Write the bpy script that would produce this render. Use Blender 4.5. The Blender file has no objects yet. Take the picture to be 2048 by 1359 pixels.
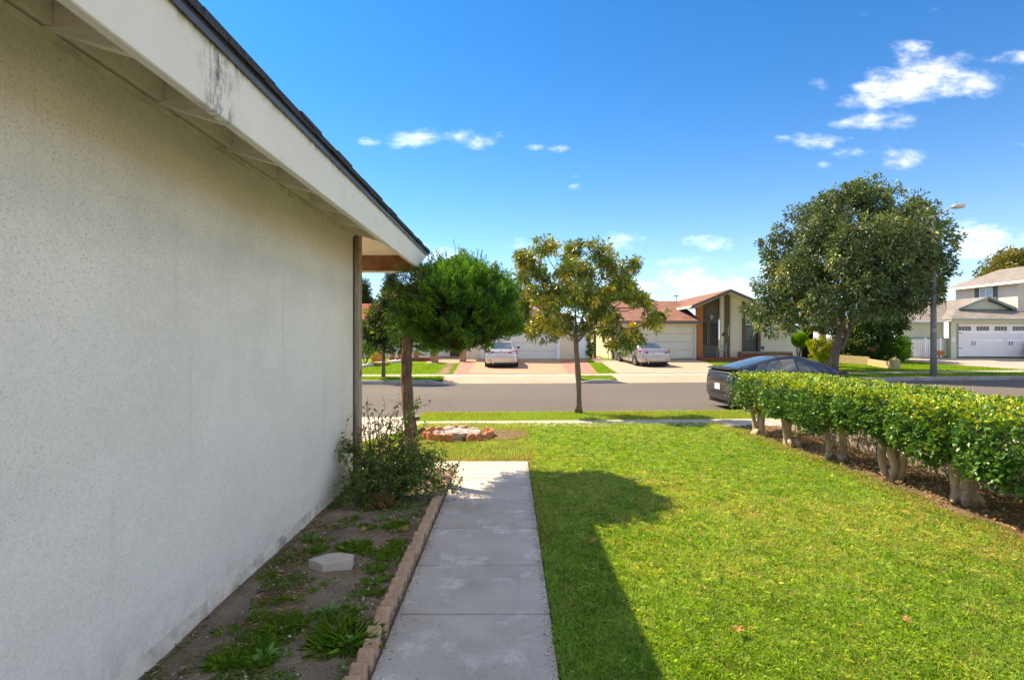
import bpy, bmesh, math, random
import numpy as np
from mathutils import Vector, Matrix, Euler

# ------------------------------------------------------------------ camera, sky, sun
scene = bpy.context.scene
CAMH, FPX, CX, CY = 1.6, 1100.0, 1020.0, 676.0
cam_d = bpy.data.cameras.new("camera"); cam = bpy.data.objects.new("camera", cam_d)
scene.collection.objects.link(cam); scene.camera = cam
cam.location = (0, 0, CAMH); cam.rotation_euler = (math.radians(90), 0, 0)
cam_d.sensor_width = 36; cam_d.lens = FPX / 2048 * 36
cam_d.shift_x = (1024 - CX) / 2048; cam_d.shift_y = -(679.5 - CY) / 2048
cam_d.clip_end = 1500; cam_d.clip_start = 0.05

SUNV = Vector((-1.82, 1.76, 2.785)).normalized()          # towards the sun
sun_el = math.asin(SUNV.z); sun_az = math.atan2(SUNV.x, SUNV.y)
sd = bpy.data.lights.new("sun", 'SUN'); sun = bpy.data.objects.new("sun", sd)
scene.collection.objects.link(sun); sd.energy = 2.0; sd.angle = math.radians(0.55); sd.color = (1.0, .975, .95)
sun.rotation_euler = SUNV.to_track_quat('Z', 'Y').to_euler()

scene.view_settings.view_transform = 'Standard'; scene.view_settings.look = 'None'
scene.view_settings.exposure = 2.25; scene.view_settings.gamma = 1
scene.view_settings.use_curve_mapping = False
scene.view_settings.use_white_balance = True; scene.view_settings.white_balance_temperature = 10000; scene.view_settings.white_balance_tint = 14
scene.cycles.max_bounces = 8; scene.cycles.transparent_max_bounces = 12

world = bpy.data.worlds.new("World"); scene.world = world; world.use_nodes = True
wn, wl = world.node_tree.nodes, world.node_tree.links
wn.clear()
def wnode(t, **k):
    n = wn.new(t)
    for a, b in k.items(): setattr(n, a, b)
    return n
def wmath(op, a, b=None, c=None):
    n = wnode('ShaderNodeMath', operation=op)
    for i, x in enumerate((a, b, c)):
        if x is None: continue
        if isinstance(x, (int, float)): n.inputs[i].default_value = x
        else: wl.new(x, n.inputs[i])
    return n.outputs[0]
sky = wnode('ShaderNodeTexSky', sky_type='NISHITA', sun_disc=False)
sky.sun_elevation = sun_el; sky.sun_rotation = sun_az
sky.air_density = 1.0; sky.dust_density = 0.3; sky.ozone_density = 4.5; sky.altitude = 0
hs = wnode('ShaderNodeHueSaturation'); hs.inputs['Saturation'].default_value = 1.6; hs.inputs['Value'].default_value = .30; hs.inputs['Hue'].default_value = .510
tin = wnode('ShaderNodeMixRGB', blend_type='MULTIPLY'); tin.inputs[0].default_value = 1; tin.inputs[2].default_value = (.28, .84, 1.18, 1)
wl.new(sky.outputs[0], tin.inputs[1]); wl.new(tin.outputs[0], hs.inputs['Color'])
tc = wnode('ShaderNodeTexCoord'); sep = wnode('ShaderNodeSeparateXYZ'); wl.new(tc.outputs['Generated'], sep.inputs[0])
hz = wmath('MULTIPLY', wmath('EXPONENT', wmath('MULTIPLY', wmath('ABSOLUTE', sep.outputs[2]), -9.5)), .85)
hzm = wnode('ShaderNodeMixRGB'); wl.new(hz, hzm.inputs[0]); wl.new(hs.outputs[0], hzm.inputs[1]); hzm.inputs[2].default_value = (2.1, 2.65, 4.1, 1)
yy = wmath('MAXIMUM', sep.outputs[1], 0.02)
uu = wmath('DIVIDE', sep.outputs[0], yy); vv = wmath('DIVIDE', sep.outputs[2], yy)
comb = wnode('ShaderNodeCombineXYZ'); wl.new(uu, comb.inputs[0]); wl.new(vv, comb.inputs[1])
nz = wnode('ShaderNodeTexNoise'); nz.inputs['Scale'].default_value = 10; nz.inputs['Detail'].default_value = 9; nz.inputs['Roughness'].default_value = .62
mapn = wnode('ShaderNodeMapping'); mapn.inputs['Scale'].default_value = (1, 2.1, 1)
wl.new(comb.outputs[0], mapn.inputs[0]); wl.new(mapn.outputs[0], nz.inputs['Vector'])
nz2 = wnode('ShaderNodeTexNoise'); nz2.inputs['Scale'].default_value = 36; nz2.inputs['Detail'].default_value = 6
wl.new(mapn.outputs[0], nz2.inputs['Vector'])
# (px, py, radius x, radius y, strength)
BL = [(1828, 112, 42, 26, .9), (1850, 148, 95, 34, 1), (1925, 162, 68, 28, 1), (1800, 182, 72, 26, 1), (1745, 205, 62, 18, .8), (1770, 236, 66, 20, .85),
      (1705, 250, 45, 10, .6), (1630, 280, 62, 15, .7), (1790, 308, 60, 24, .5), (1702, 306, 34, 14, .45), (2022, 120, 55, 16, .7), (1640, 165, 30, 16, .1),
      (828, 282, 52, 19, .85), (742, 283, 26, 9, .6), (940, 276, 46, 18, .85), (1070, 295, 20, 7, .6), (1115, 297, 25, 9, .65), (1151, 352, 15, 6, .35), (1150, 372, 15, 7, .35),
      (1262, 486, 46, 22, .85), (1430, 485, 95, 13, .5), (1350, 525, 60, 15, .45), (1440, 568, 150, 36, .8), (1300, 580, 70, 30, .6), (1965, 470, 85, 28, .75), (1080, 492, 70, 17, .5),
      (1990, 500, 90, 20, .4), (900, 515, 60, 22, .6), (640, 500, 120, 26, .6), (1503, 358, 12, 5, .3), (1650, 330, 20, 8, .1),
      (2300, 420, 160, 40, .7), (2500, 250, 120, 40, .6), (300, 300, 90, 30, .6), (-300, 420, 200, 50, .7), (2900, 480, 250, 40, .7)]
acc = None
for (px, py, rx, ry, st) in BL:
    s = wnode('ShaderNodeVectorMath', operation='SUBTRACT'); wl.new(comb.outputs[0], s.inputs[0])
    s.inputs[1].default_value = ((px - CX) / FPX, (CY - py) / FPX, 0)
    m = wnode('ShaderNodeVectorMath', operation='MULTIPLY'); wl.new(s.outputs[0], m.inputs[0])
    m.inputs[1].default_value = (FPX / rx, FPX / ry, 0)
    d = wnode('ShaderNodeVectorMath', operation='DOT_PRODUCT'); wl.new(m.outputs[0], d.inputs[0]); wl.new(m.outputs[0], d.inputs[1])
    v = wmath('MULTIPLY_ADD', d.outputs['Value'], -.62, st - .22)
    acc = v if acc is None else wmath('SMOOTH_MAX', acc, v, .25)
acc = wmath('MAXIMUM', acc, -1.2)
n1 = wmath('MULTIPLY_ADD', nz.outputs[0], 5.2, -2.45)
n2 = wmath('MULTIPLY_ADD', nz2.outputs[0], .9, -.45)
dens = wmath('ADD', wmath('ADD', acc, n1), n2)
mr = wnode('ShaderNodeMapRange', interpolation_type='SMOOTHSTEP'); wl.new(dens, mr.inputs[0])
mr.inputs[1].default_value = -.30; mr.inputs[2].default_value = 3.6; mr.inputs[3].default_value = 0; mr.inputs[4].default_value = .95
fade = wnode('ShaderNodeMapRange'); wl.new(sep.outputs[1], fade.inputs[0]); fade.inputs[1].default_value = .03; fade.inputs[2].default_value = .2
cl = wmath('MULTIPLY', mr.outputs[0], fade.outputs[0])
# unseen bright clouds added outside the frame to raise fill light in shade
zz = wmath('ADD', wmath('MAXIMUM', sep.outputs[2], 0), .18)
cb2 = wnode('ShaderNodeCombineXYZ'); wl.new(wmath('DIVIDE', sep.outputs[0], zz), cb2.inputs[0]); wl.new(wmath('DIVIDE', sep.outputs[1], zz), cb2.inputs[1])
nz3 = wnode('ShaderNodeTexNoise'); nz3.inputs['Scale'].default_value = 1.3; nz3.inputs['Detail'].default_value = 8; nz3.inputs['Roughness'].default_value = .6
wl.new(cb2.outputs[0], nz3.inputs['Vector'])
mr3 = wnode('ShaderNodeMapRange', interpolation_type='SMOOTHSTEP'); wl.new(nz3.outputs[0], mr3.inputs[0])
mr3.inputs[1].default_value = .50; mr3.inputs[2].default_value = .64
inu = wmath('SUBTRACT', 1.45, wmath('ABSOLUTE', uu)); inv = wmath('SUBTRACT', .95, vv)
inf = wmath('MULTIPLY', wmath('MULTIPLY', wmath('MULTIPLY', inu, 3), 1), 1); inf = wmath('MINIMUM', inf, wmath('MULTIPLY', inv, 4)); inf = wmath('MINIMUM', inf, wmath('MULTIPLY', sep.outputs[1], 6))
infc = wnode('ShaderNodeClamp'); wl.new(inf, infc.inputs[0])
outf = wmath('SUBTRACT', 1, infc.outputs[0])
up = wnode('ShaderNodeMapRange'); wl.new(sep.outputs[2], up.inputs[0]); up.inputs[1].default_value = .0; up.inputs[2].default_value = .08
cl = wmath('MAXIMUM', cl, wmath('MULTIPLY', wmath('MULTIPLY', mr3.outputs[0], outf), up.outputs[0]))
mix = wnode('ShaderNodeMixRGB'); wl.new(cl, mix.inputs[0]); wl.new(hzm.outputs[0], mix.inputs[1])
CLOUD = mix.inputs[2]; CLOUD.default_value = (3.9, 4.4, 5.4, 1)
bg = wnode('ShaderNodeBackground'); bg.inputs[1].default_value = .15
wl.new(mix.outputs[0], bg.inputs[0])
wo = wnode('ShaderNodeOutputWorld'); wl.new(bg.outputs[0], wo.inputs[0])

# ------------------------------------------------------------------ helpers
rng = np.random.default_rng(7); random.seed(7)
col = scene.collection
def XP(px, D): return (px - CX) * D / FPX
def ZP(py, D): return CAMH - (py - CY) * D / FPX
def wloc(o):
    v = Vector((0, 0, 0))
    while o is not None: v = v + o.location; o = o.parent
    return v
def tag(o, label=None, cat=None, group=None, kind=None):
    if label: o['label'] = label
    if cat: o['category'] = cat
    if group: o['group'] = group
    if kind: o['kind'] = kind
    return o
def thing(name, label, cat, loc=(0, 0, 0), group=None):
    o = bpy.data.objects.new(name, None); col.objects.link(o); o.location = loc; o.empty_display_size = .2
    return tag(o, label, cat, group)
def part(name, parent, loc=(0, 0, 0)):
    o = bpy.data.objects.new(name, None); col.objects.link(o); o.parent = parent; o.location = loc; return o
def mk(name, verts, faces, mat, parent=None, smooth=False, local=False, mats=None, mi=None):
    me = bpy.data.meshes.new(name)
    off = wloc(parent) if (parent is not None and not local) else Vector((0, 0, 0))
    v = np.asarray(verts, dtype=float) - np.array(off)
    me.from_pydata(v.tolist(), [], [list(f) for f in faces])
    for m in (mats or [mat]): me.materials.append(m)
    if mi is not None: me.polygons.foreach_set('material_index', mi)
    if smooth: me.polygons.foreach_set('use_smooth', [True] * len(me.polygons))
    me.update()
    o = bpy.data.objects.new(name, me); col.objects.link(o)
    if parent is not None: o.parent = parent
    return o
class MB:
    def __init__(s): s.v = []; s.f = []
    def add(s, v, f):
        b = len(s.v); s.v += [tuple(p) for p in v]; s.f += [tuple(i + b for i in q) for q in f]; return s
    def box(s, x0, x1, y0, y1, z0, z1):
        return s.add([(x0, y0, z0), (x1, y0, z0), (x1, y1, z0), (x0, y1, z0), (x0, y0, z1), (x1, y0, z1), (x1, y1, z1), (x0, y1, z1)],
                     [(0, 3, 2, 1), (4, 5, 6, 7), (0, 1, 5, 4), (1, 2, 6, 5), (2, 3, 7, 6), (3, 0, 4, 7)])
    def prism(s, poly, axis, a, b):
        """poly: 2D points; axis: 'x','y','z' extruded from a to b"""
        n = len(poly)
        def P(p, t): return (t, p[0], p[1]) if axis == 'x' else ((p[0], t, p[1]) if axis == 'y' else (p[0], p[1], t))
        v = [P(p, a) for p in poly] + [P(p, b) for p in poly]
        f = [tuple(range(n))[::-1], tuple(range(n, 2 * n))] + [(i, (i + 1) % n, n + (i + 1) % n, n + i) for i in range(n)]
        return s.add(v, f)
    def hexa(s, b4, t4):
        return s.add(list(b4) + list(t4), [(0, 3, 2, 1), (4, 5, 6, 7), (0, 1, 5, 4), (1, 2, 6, 5), (2, 3, 7, 6), (3, 0, 4, 7)])
    def slab(s, q, th):
        """quad q (4 points) thickened downwards by th"""
        return s.hexa([(p[0], p[1], p[2] - th) for p in q], q)
    def tube(s, path, rad, n=8, cap=True):
        path = [Vector(p) for p in path]; m = len(path)
        if isinstance(rad, (int, float)): rad = [rad] * m
        prev = None; b = len(s.v)
        for i, p in enumerate(path):
            t = (path[min(i + 1, m - 1)] - path[max(i - 1, 0)])
            if t.length < 1e-9: t = Vector((0, 0, 1))
            t.normalize()
            if prev is None:
                u = t.orthogonal().normalized()
            else:
                u = (prev - t * prev.dot(t)); u = u.normalized() if u.length > 1e-6 else t.orthogonal().normalized()
            prev = u; w = t.cross(u)
            for k in range(n):
                a = 2 * math.pi * k / n
                s.v.append(tuple(p + (u * math.cos(a) + w * math.sin(a)) * rad[i]))
        for i in range(m - 1):
            for k in range(n):
                s.f.append((b + i * n + k, b + i * n + (k + 1) % n, b + (i + 1) * n + (k + 1) % n, b + (i + 1) * n + k))
        if cap:
            s.f.append(tuple(b + k for k in range(n))[::-1]); s.f.append(tuple(b + (m - 1) * n + k for k in range(n)))
        return s
    def lathe(s, prof, c, n=16):
        b = len(s.v); m = len(prof)
        for (r, z) in prof:
            for k in range(n):
                a = 2 * math.pi * k / n; s.v.append((c[0] + r * math.cos(a), c[1] + r * math.sin(a), c[2] + z))
        for i in range(m - 1):
            for k in range(n):
                s.f.append((b + i * n + k, b + i * n + (k + 1) % n, b + (i + 1) * n + (k + 1) % n, b + (i + 1) * n + k))
        s.f.append(tuple(b + k for k in range(n))[::-1]); s.f.append(tuple(b + (m - 1) * n + k for k in range(n)))
        return s
    def build(s, name, mat, parent=None, smooth=False, local=False, bev=0, seg=1):
        o = mk(name, s.v, s.f, mat, parent, smooth, local)
        if bev:
            bm = bmesh.new(); bm.from_mesh(o.data)
            bmesh.ops.bevel(bm, geom=bm.edges[:], offset=bev, segments=seg, profile=.6, affect='EDGES')
            bm.to_mesh(o.data); bm.free()
        return o
def inst(o, parent=None, loc=None, rot=None, name=None):
    c = o.copy(); col.objects.link(c)
    if parent is not None: c.parent = parent
    if loc is not None: c.location = loc
    if rot is not None: c.rotation_euler = rot
    return c

# ------------------------------------------------------------------ materials
def new_mat(name):
    m = bpy.data.materials.new(name); m.use_nodes = True
    nt = m.node_tree; b = nt.nodes['Principled BSDF']; return m, nt, b
def N(nt, t, **k):
    n = nt.nodes.new(t)
    for a, b in k.items(): setattr(n, a, b)
    return n
def noise(nt, coord, scale, detail=5, rough=.55, stretch=None):
    n = N(nt, 'ShaderNodeTexNoise'); n.inputs['Scale'].default_value = scale
    n.inputs['Detail'].default_value = detail; n.inputs['Roughness'].default_value = rough
    if stretch:
        mp = N(nt, 'ShaderNodeMapping'); mp.inputs['Scale'].default_value = stretch
        nt.links.new(coord, mp.inputs[0]); nt.links.new(mp.outputs[0], n.inputs['Vector'])
    else: nt.links.new(coord, n.inputs['Vector'])
    return n.outputs['Fac']
def ramp(nt, fac, stops):
    r = N(nt, 'ShaderNodeValToRGB'); nt.links.new(fac, r.inputs[0])
    while len(r.color_ramp.elements) < len(stops): r.color_ramp.elements.new(.5)
    for e, (p, c) in zip(r.color_ramp.elements, stops):
        e.position = p; e.color = (*c, 1) if len(c) == 3 else c
    return r.outputs[0]
def mixc(nt, fac, a, b, mode='MIX'):
    m = N(nt, 'ShaderNodeMixRGB', blend_type=mode)
    for i, x in ((0, fac), (1, a), (2, b)):
        if isinstance(x, (int, float)): m.inputs[i].default_value = x
        elif isinstance(x, tuple): m.inputs[i].default_value = (*x, 1)
        else: nt.links.new(x, m.inputs[i])
    return m.outputs[0]
def bump(nt, b, h, strength, dist=.01):
    n = N(nt, 'ShaderNodeBump'); n.inputs['Strength'].default_value = strength; n.inputs['Distance'].default_value = dist
    nt.links.new(h, n.inputs['Height']); nt.links.new(n.outputs[0], b.inputs['Normal'])
def coords(nt, which='Object'):
    t = N(nt, 'ShaderNodeTexCoord'); return t.outputs[which]
def geo_pos(nt):
    return N(nt, 'ShaderNodeNewGeometry').outputs['Position']
def surf(name, c, var=.15, scale=6, rough=.8, bs=0, bscale=80, spec=.3, fine=0, fscale=120, stretch=None, world=True, metal=0, dirt=None, dscale=1.5, dlo=.5, dhi=.7):
    """plain coloured surface with broad variation, fine grain and relief"""
    m, nt, b = new_mat(name); co = geo_pos(nt) if world else coords(nt)
    f = noise(nt, co, scale, 6, .6, stretch)
    lo = tuple(x * (1 - var) for x in c); hi = tuple(min(1, x * (1 + var)) for x in c)
    cc = ramp(nt, f, [(.3, lo), (.7, hi)])
    if fine:
        g = noise(nt, co, fscale, 3, .6)
        cc = mixc(nt, 1, cc, ramp(nt, g, [(.35, (1 - fine,) * 3), (.65, (1 + fine if fine < .0 else 1,) * 3)]), 'MULTIPLY')
    if dirt:
        d = noise(nt, co, dscale, 7, .65)
        cc = mixc(nt, ramp(nt, d, [(dlo, (0, 0, 0)), (dhi, (1, 1, 1))]), cc, dirt)
    nt.links.new(cc, b.inputs['Base Color'])
    b.inputs['Roughness'].default_value = rough; b.inputs['Specular IOR Level'].default_value = spec; b.inputs['Metallic'].default_value = metal
    if bs: bump(nt, b, noise(nt, co, bscale, 4, .6), bs)
    return m
def leaf_mat(name, trans=.35, rough=.5, spec=.35, tint=(1.3, 1.25, .5)):
    m, nt, b = new_mat(name)
    a = N(nt, 'ShaderNodeAttribute'); a.attribute_name = 'Col'
    nt.links.new(a.outputs['Color'], b.inputs['Base Color']); b.inputs['Roughness'].default_value = rough
    b.inputs['Specular IOR Level'].default_value = spec
    t = N(nt, 'ShaderNodeBsdfTranslucent')
    nt.links.new(mixc(nt, 1, a.outputs['Color'], tint, 'MULTIPLY'), t.inputs[0])
    mx = N(nt, 'ShaderNodeMixShader'); mx.inputs[0].default_value = trans
    nt.links.new(b.outputs[0], mx.inputs[1]); nt.links.new(t.outputs[0], mx.inputs[2])
    nt.links.new(mx.outputs[0], nt.nodes['Material Output'].inputs[0]); return m

M = {}
# stucco of the near house
def stucco(name, c, spec_dark=.55, stain=.25, bs=.5):
    m, nt, b = new_mat(name); co = geo_pos(nt)
    base = ramp(nt, noise(nt, co, 1.3, 6, .6), [(.3, tuple(x * .93 for x in c)), (.7, c)])
    zs = N(nt, 'ShaderNodeSeparateXYZ'); nt.links.new(co, zs.inputs[0])
    zr = N(nt, 'ShaderNodeMapRange'); nt.links.new(zs.outputs[2], zr.inputs[0]); zr.inputs[1].default_value = 1.0; zr.inputs[2].default_value = 2.6; zr.inputs[3].default_value = .55; zr.inputs[4].default_value = 1
    st = noise(nt, co, .9, 9, .74, (1, .7, 1.2))
    stf = mixc(nt, 1, ramp(nt, st, [(.42, (0, 0, 0)), (.70, (stain,) * 3)]), zr.outputs[0], 'MULTIPLY')
    base = mixc(nt, stf, base, (.30, .255, .205))
    sp = noise(nt, co, 75, 3, .62, (1, 1, 1.5)); big = noise(nt, co, 1.1, 4, .6)
    spk = ramp(nt, sp, [(.335, (1, 1, 1)), (.415, (0, 0, 0))])
    spk2 = mixc(nt, 1, spk, ramp(nt, big, [(.3, (.4,) * 3), (.6, (1,) * 3)]), 'MULTIPLY')
    spk2 = mixc(nt, 1, spk2, zr.outputs[0], 'MULTIPLY')
    base = mixc(nt, 1, base, ramp(nt, noise(nt, co, 70, 4, .75), [(.36, (.89,) * 3), (.56, (1,) * 3)]), 'MULTIPLY')
    mm = mixc(nt, spk2, base, tuple(x * (1 - spec_dark) * f for x, f in zip(c, (1, .92, .8))))
    # soil splash and grime close to the ground, faint run-off streaks
    zl_ = N(nt, 'ShaderNodeMapRange'); nt.links.new(zs.outputs[2], zl_.inputs[0]); zl_.inputs[1].default_value = .36; zl_.inputs[2].default_value = .10
    gr = ramp(nt, noise(nt, co, 9, 8, .75), [(.45, (0, 0, 0)), (.72, (.5,) * 3)])
    mm = mixc(nt, mixc(nt, 1, zl_.outputs[0], gr, 'MULTIPLY'), mm, (.34, .28, .21))
    dr_ = ramp(nt, noise(nt, co, 3.0, 7, .7, (1, 2.2, .16)), [(.58, (0, 0, 0)), (.75, (.22,) * 3)])
    mm = mixc(nt, dr_, mm, (.42, .37, .30))
    nt.links.new(mm, b.inputs['Base Color']); b.inputs['Roughness'].default_value = .92; b.inputs['Specular IOR Level'].default_value = .15
    h = mixc(nt, .5, mixc(nt, .5, noise(nt, co, 90, 4, .65), noise(nt, co, 38, 3, .5)), noise(nt, co, 5, 4, .55))
    bump(nt, b, h, bs, .03); return m
M['stucco'] = stucco('cream_stucco', (.95, .885, .78))
M['stucco_far'] = surf('far_cream_stucco', (.86, .77, .63), .06, 1.0, .9, .2, 30, .1)
M['stucco_beige'] = surf('beige_stucco', (.78, .66, .47), .07, 1.0, .9, .2, 30, .1)
M['stucco_green'] = surf('sage_stucco', (.66, .68, .52), .06, 1.0, .9, .2, 30, .1)
M['stucco_tan'] = surf('tan_stucco', (.66, .58, .50), .06, 1.0, .9, .2, 30, .1)
M['footing'] = surf('painted_footing', (.80, .72, .60), .2, 6, .9, .9, 35, .1, dirt=(.36, .30, .23), dscale=5, dlo=.5, dhi=.75)
M['white_wood'] = surf('painted_fascia_wood', (.86, .79, .66), .07, 2.5, .6, .12, 30, .3, dirt=(.30, .24, .18), dscale=2.2, dlo=.60, dhi=.85)
def fascia_mat():
    m, nt, b = new_mat('weathered_fascia_paint'); co = geo_pos(nt)
    base = ramp(nt, noise(nt, co, 2.0, 7, .65), [(.3, (.80, .73, .60)), (.7, (.88, .81, .68))])
    d = noise(nt, co, 3.2, 8, .72, (1, .6, 2.2))
    base = mixc(nt, ramp(nt, d, [(.56, (0, 0, 0)), (.78, (.5,) * 3)]), base, (.38, .31, .22))
    sx = N(nt, 'ShaderNodeSeparateXYZ'); nt.links.new(co, sx.inputs[0])
    # black mildew around the board joint
    dd = N(nt, 'ShaderNodeMath', operation='SUBTRACT'); nt.links.new(sx.outputs[1], dd.inputs[0]); dd.inputs[1].default_value = 2.13
    ab = N(nt, 'ShaderNodeMath', operation='ABSOLUTE'); nt.links.new(dd.outputs[0], ab.inputs[0])
    mk_ = ramp(nt, ab.outputs[0], [(.02, (1, 1, 1)), (.17, (0, 0, 0))])
    bl = ramp(nt, noise(nt, co, 13, 8, .75, (1, 1.6, .8)), [(.47, (0, 0, 0)), (.62, (1,) * 3)])
    base = mixc(nt, mixc(nt, 1, mk_, bl, 'MULTIPLY'), base, (.16, .14, .13))
    # brown drips under the drip edge
    tz = ramp(nt, sx.outputs[2], [(0, (0, 0, 0)), (1, (1, 1, 1))])
    mz = N(nt, 'ShaderNodeMapRange'); nt.links.new(sx.outputs[2], mz.inputs[0]); mz.inputs[1].default_value = 2.66; mz.inputs[2].default_value = 2.725
    bd = ramp(nt, noise(nt, co, 6, 8, .7, (1, 3, 1)), [(.42, (0, 0, 0)), (.60, (.8,) * 3)])
    base = mixc(nt, mixc(nt, 1, mz.outputs[0], bd, 'MULTIPLY'), base, (.22, .17, .10))
    nt.links.new(base, b.inputs['Base Color']); b.inputs['Roughness'].default_value = .6
    bump(nt, b, noise(nt, co, 30, 5, .6), .15, .01); return m
M['fascia'] = fascia_mat()
M['rafter_wood'] = surf('painted_rafter_wood', (.84, .76, .62), .10, 3, .65, .2, 40, .25, stretch=(2, 12, 12), dirt=(.20, .17, .14), dscale=9, dlo=.66, dhi=.74)
M['soffit_wood'] = surf('cream_soffit_boards', (.88, .77, .62), .08, 3, .6, .1, 30, .3)
M['shingle'] = surf('black_asphalt_shingle', (.085, .082, .088), .3, 60, .95, .8, 150, .1, fine=.4)
M['drip'] = surf('painted_drip_edge', (.10, .11, .13), .2, 8, .4, 0, 1, .5)
M['post'] = surf('weathered_tan_trim', (.42, .335, .25), .25, 5, .7, .25, 40, .2, stretch=(6, 6, 1), dirt=(.09, .06, .04), dscale=4, dlo=.55, dhi=.7)
M['brown_beam'] = surf('worn_brown_beam', (.26, .115, .055), .4, 7, .6, .3, 40, .3, dirt=(.30, .18, .10), dscale=8, dlo=.58, dhi=.7)
# ground
def walk_mat(name, c, patch=(.70, .69, .68), amount=.60):
    m, nt, b = new_mat(name); co = geo_pos(nt)
    base = ramp(nt, noise(nt, co, 2.2, 8, .65), [(.25, tuple(x * .78 for x in c)), (.75, tuple(x * 1.1 for x in c))])
    e = noise(nt, co, 3.4, 9, .7)
    base = mixc(nt, ramp(nt, e, [(amount - .06, (0, 0, 0)), (amount + .02, (.6, .6, .6))]), base, patch)
    dk = noise(nt, co, 5.0, 7, .7)
    base = mixc(nt, ramp(nt, dk, [(.60, (0, 0, 0)), (.80, (.55,) * 3)]), base, tuple(x * .45 for x in c))
    g = noise(nt, co, 200, 4, .7)
    base = mixc(nt, 1, base, ramp(nt, g, [(.32, (.66,) * 3), (.55, (1,) * 3)]), 'MULTIPLY')
    base = mixc(nt, ramp(nt, noise(nt, co, 26, 2, .5), [(.70, (0, 0, 0)), (.73, (.6,) * 3)]), base, (.2, .17, .14))
    base = mixc(nt, ramp(nt, noise(nt, co, 1.3, 8, .7), [(.50, (0, 0, 0)), (.66, (.45,) * 3)]), base, tuple(x * f for x, f in zip(c, (.62, .56, .50))))
    nt.links.new(base, b.inputs['Base Color']); b.inputs['Roughness'].default_value = .88; b.inputs['Specular IOR Level'].default_value = .2
    bump(nt, b, mixc(nt, .5, noise(nt, co, 140, 5, .7), noise(nt, co, 40, 4, .6, (.3, 4, 1))), .5, .008); return m
M['walk'] = walk_mat('grey_walk_concrete', (.55, .50, .445), patch=(.74,.71,.67))
M['conc'] = surf('pale_sidewalk_concrete', (.44, .39, .33), .12, 1.4, .9, .2, 90, .15, fine=.12, dirt=(.34, .28, .22), dscale=.9, dlo=.58, dhi=.8)
M['conc_salmon'] = surf('salmon_driveway_concrete', (.43, .275, .185), .08, .8, .9, .2, 90, .15, fine=.1, dirt=(.40, .28, .20), dscale=.9, dlo=.58, dhi=.8)
M['conc_b'] = surf('tan_driveway_concrete', (.42, .335, .25), .09, .7, .9, .2, 90, .15, fine=.1, dirt=(.36, .25, .17), dscale=.6, dlo=.55, dhi=.75)
M['conc_c'] = surf('pinkish_driveway_concrete', (.42, .335, .285), .08, .8, .9, .2, 90, .15, fine=.1)
M['curb'] = surf('grey_curb_concrete', (.38, .36, .34), .2, 2.5, .9, .2, 60, .15, fine=.15, dirt=(.20, .19, .18), dscale=2, dlo=.52, dhi=.72)
def asphalt():
    m, nt, b = new_mat('worn_asphalt'); co = geo_pos(nt)
    base = ramp(nt, noise(nt, co, .35, 6, .6, (.4, 1, 1)), [(.3, (.128, .114, .100)), (.7, (.160, .142, .125))])
    g = noise(nt, co, 45, 4, .8)
    base = mixc(nt, 1, base, ramp(nt, g, [(.35, (.62,) * 3), (.66, (1.0,) * 3)]), 'MULTIPLY')
    base = mixc(nt, ramp(nt, noise(nt, co, .55, 7, .7, (.5, 1, 1)), [(.52, (0, 0, 0)), (.66, (.5,) * 3)]), base, (.12, .105, .092))
    base = mixc(nt, ramp(nt, noise(nt, co, 2.6, 3, .5), [(.70, (0, 0, 0)), (.76, (.55,) * 3)]), base, (.06, .052, .047))
    v = N(nt, 'ShaderNodeTexVoronoi', feature='DISTANCE_TO_EDGE'); v.inputs['Scale'].default_value = .22
    mp = N(nt, 'ShaderNodeVectorMath', operation='ADD'); nn = N(nt, 'ShaderNodeTexNoise'); nn.inputs['Scale'].default_value = 1.2; nn.inputs['Detail'].default_value = 6
    nt.links.new(co, nn.inputs['Vector']); nt.links.new(co, mp.inputs[0]); nt.links.new(nn.outputs['Color'], mp.inputs[1]); nt.links.new(mp.outputs[0], v.inputs['Vector'])
    base = mixc(nt, ramp(nt, v.outputs['Distance'], [(0, (.45,) * 3), (.006, (0, 0, 0))]), base, (.07, .06, .055))
    nt.links.new(base, b.inputs['Base Color']); b.inputs['Roughness'].default_value = .9; b.inputs['Specular IOR Level'].default_value = .25
    bump(nt, b, noise(nt, co, 60, 4, .75), .5, .012); return m
M['asphalt'] = asphalt()
def lawn_mat(name, dark, mid, yel, s=1.0):
    m, nt, b = new_mat(name); co = geo_pos(nt)
    base = ramp(nt, noise(nt, co, .9 * s, 7, .65), [(.3, dark), (.5, mid), (.72, yel)])
    g = noise(nt, co, 38 * s, 4, .8)
    base = mixc(nt, 1, base, ramp(nt, g, [(.3, (.55,) * 3), (.65, (1.0,) * 3)]), 'MULTIPLY')
    nt.links.new(base, b.inputs['Base Color']); b.inputs['Roughness'].default_value = .9; b.inputs['Specular IOR Level'].default_value = .1
    bump(nt, b, g, .8, .03); return m
M['lawn'] = lawn_mat('lawn_thatch', (.06, .10, .015), (.10, .13, .025), (.26, .22, .09))
M['lawn_far'] = lawn_mat('far_lawn', (.12, .25, .012), (.16, .30, .018), (.23, .32, .04), .7)
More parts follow.
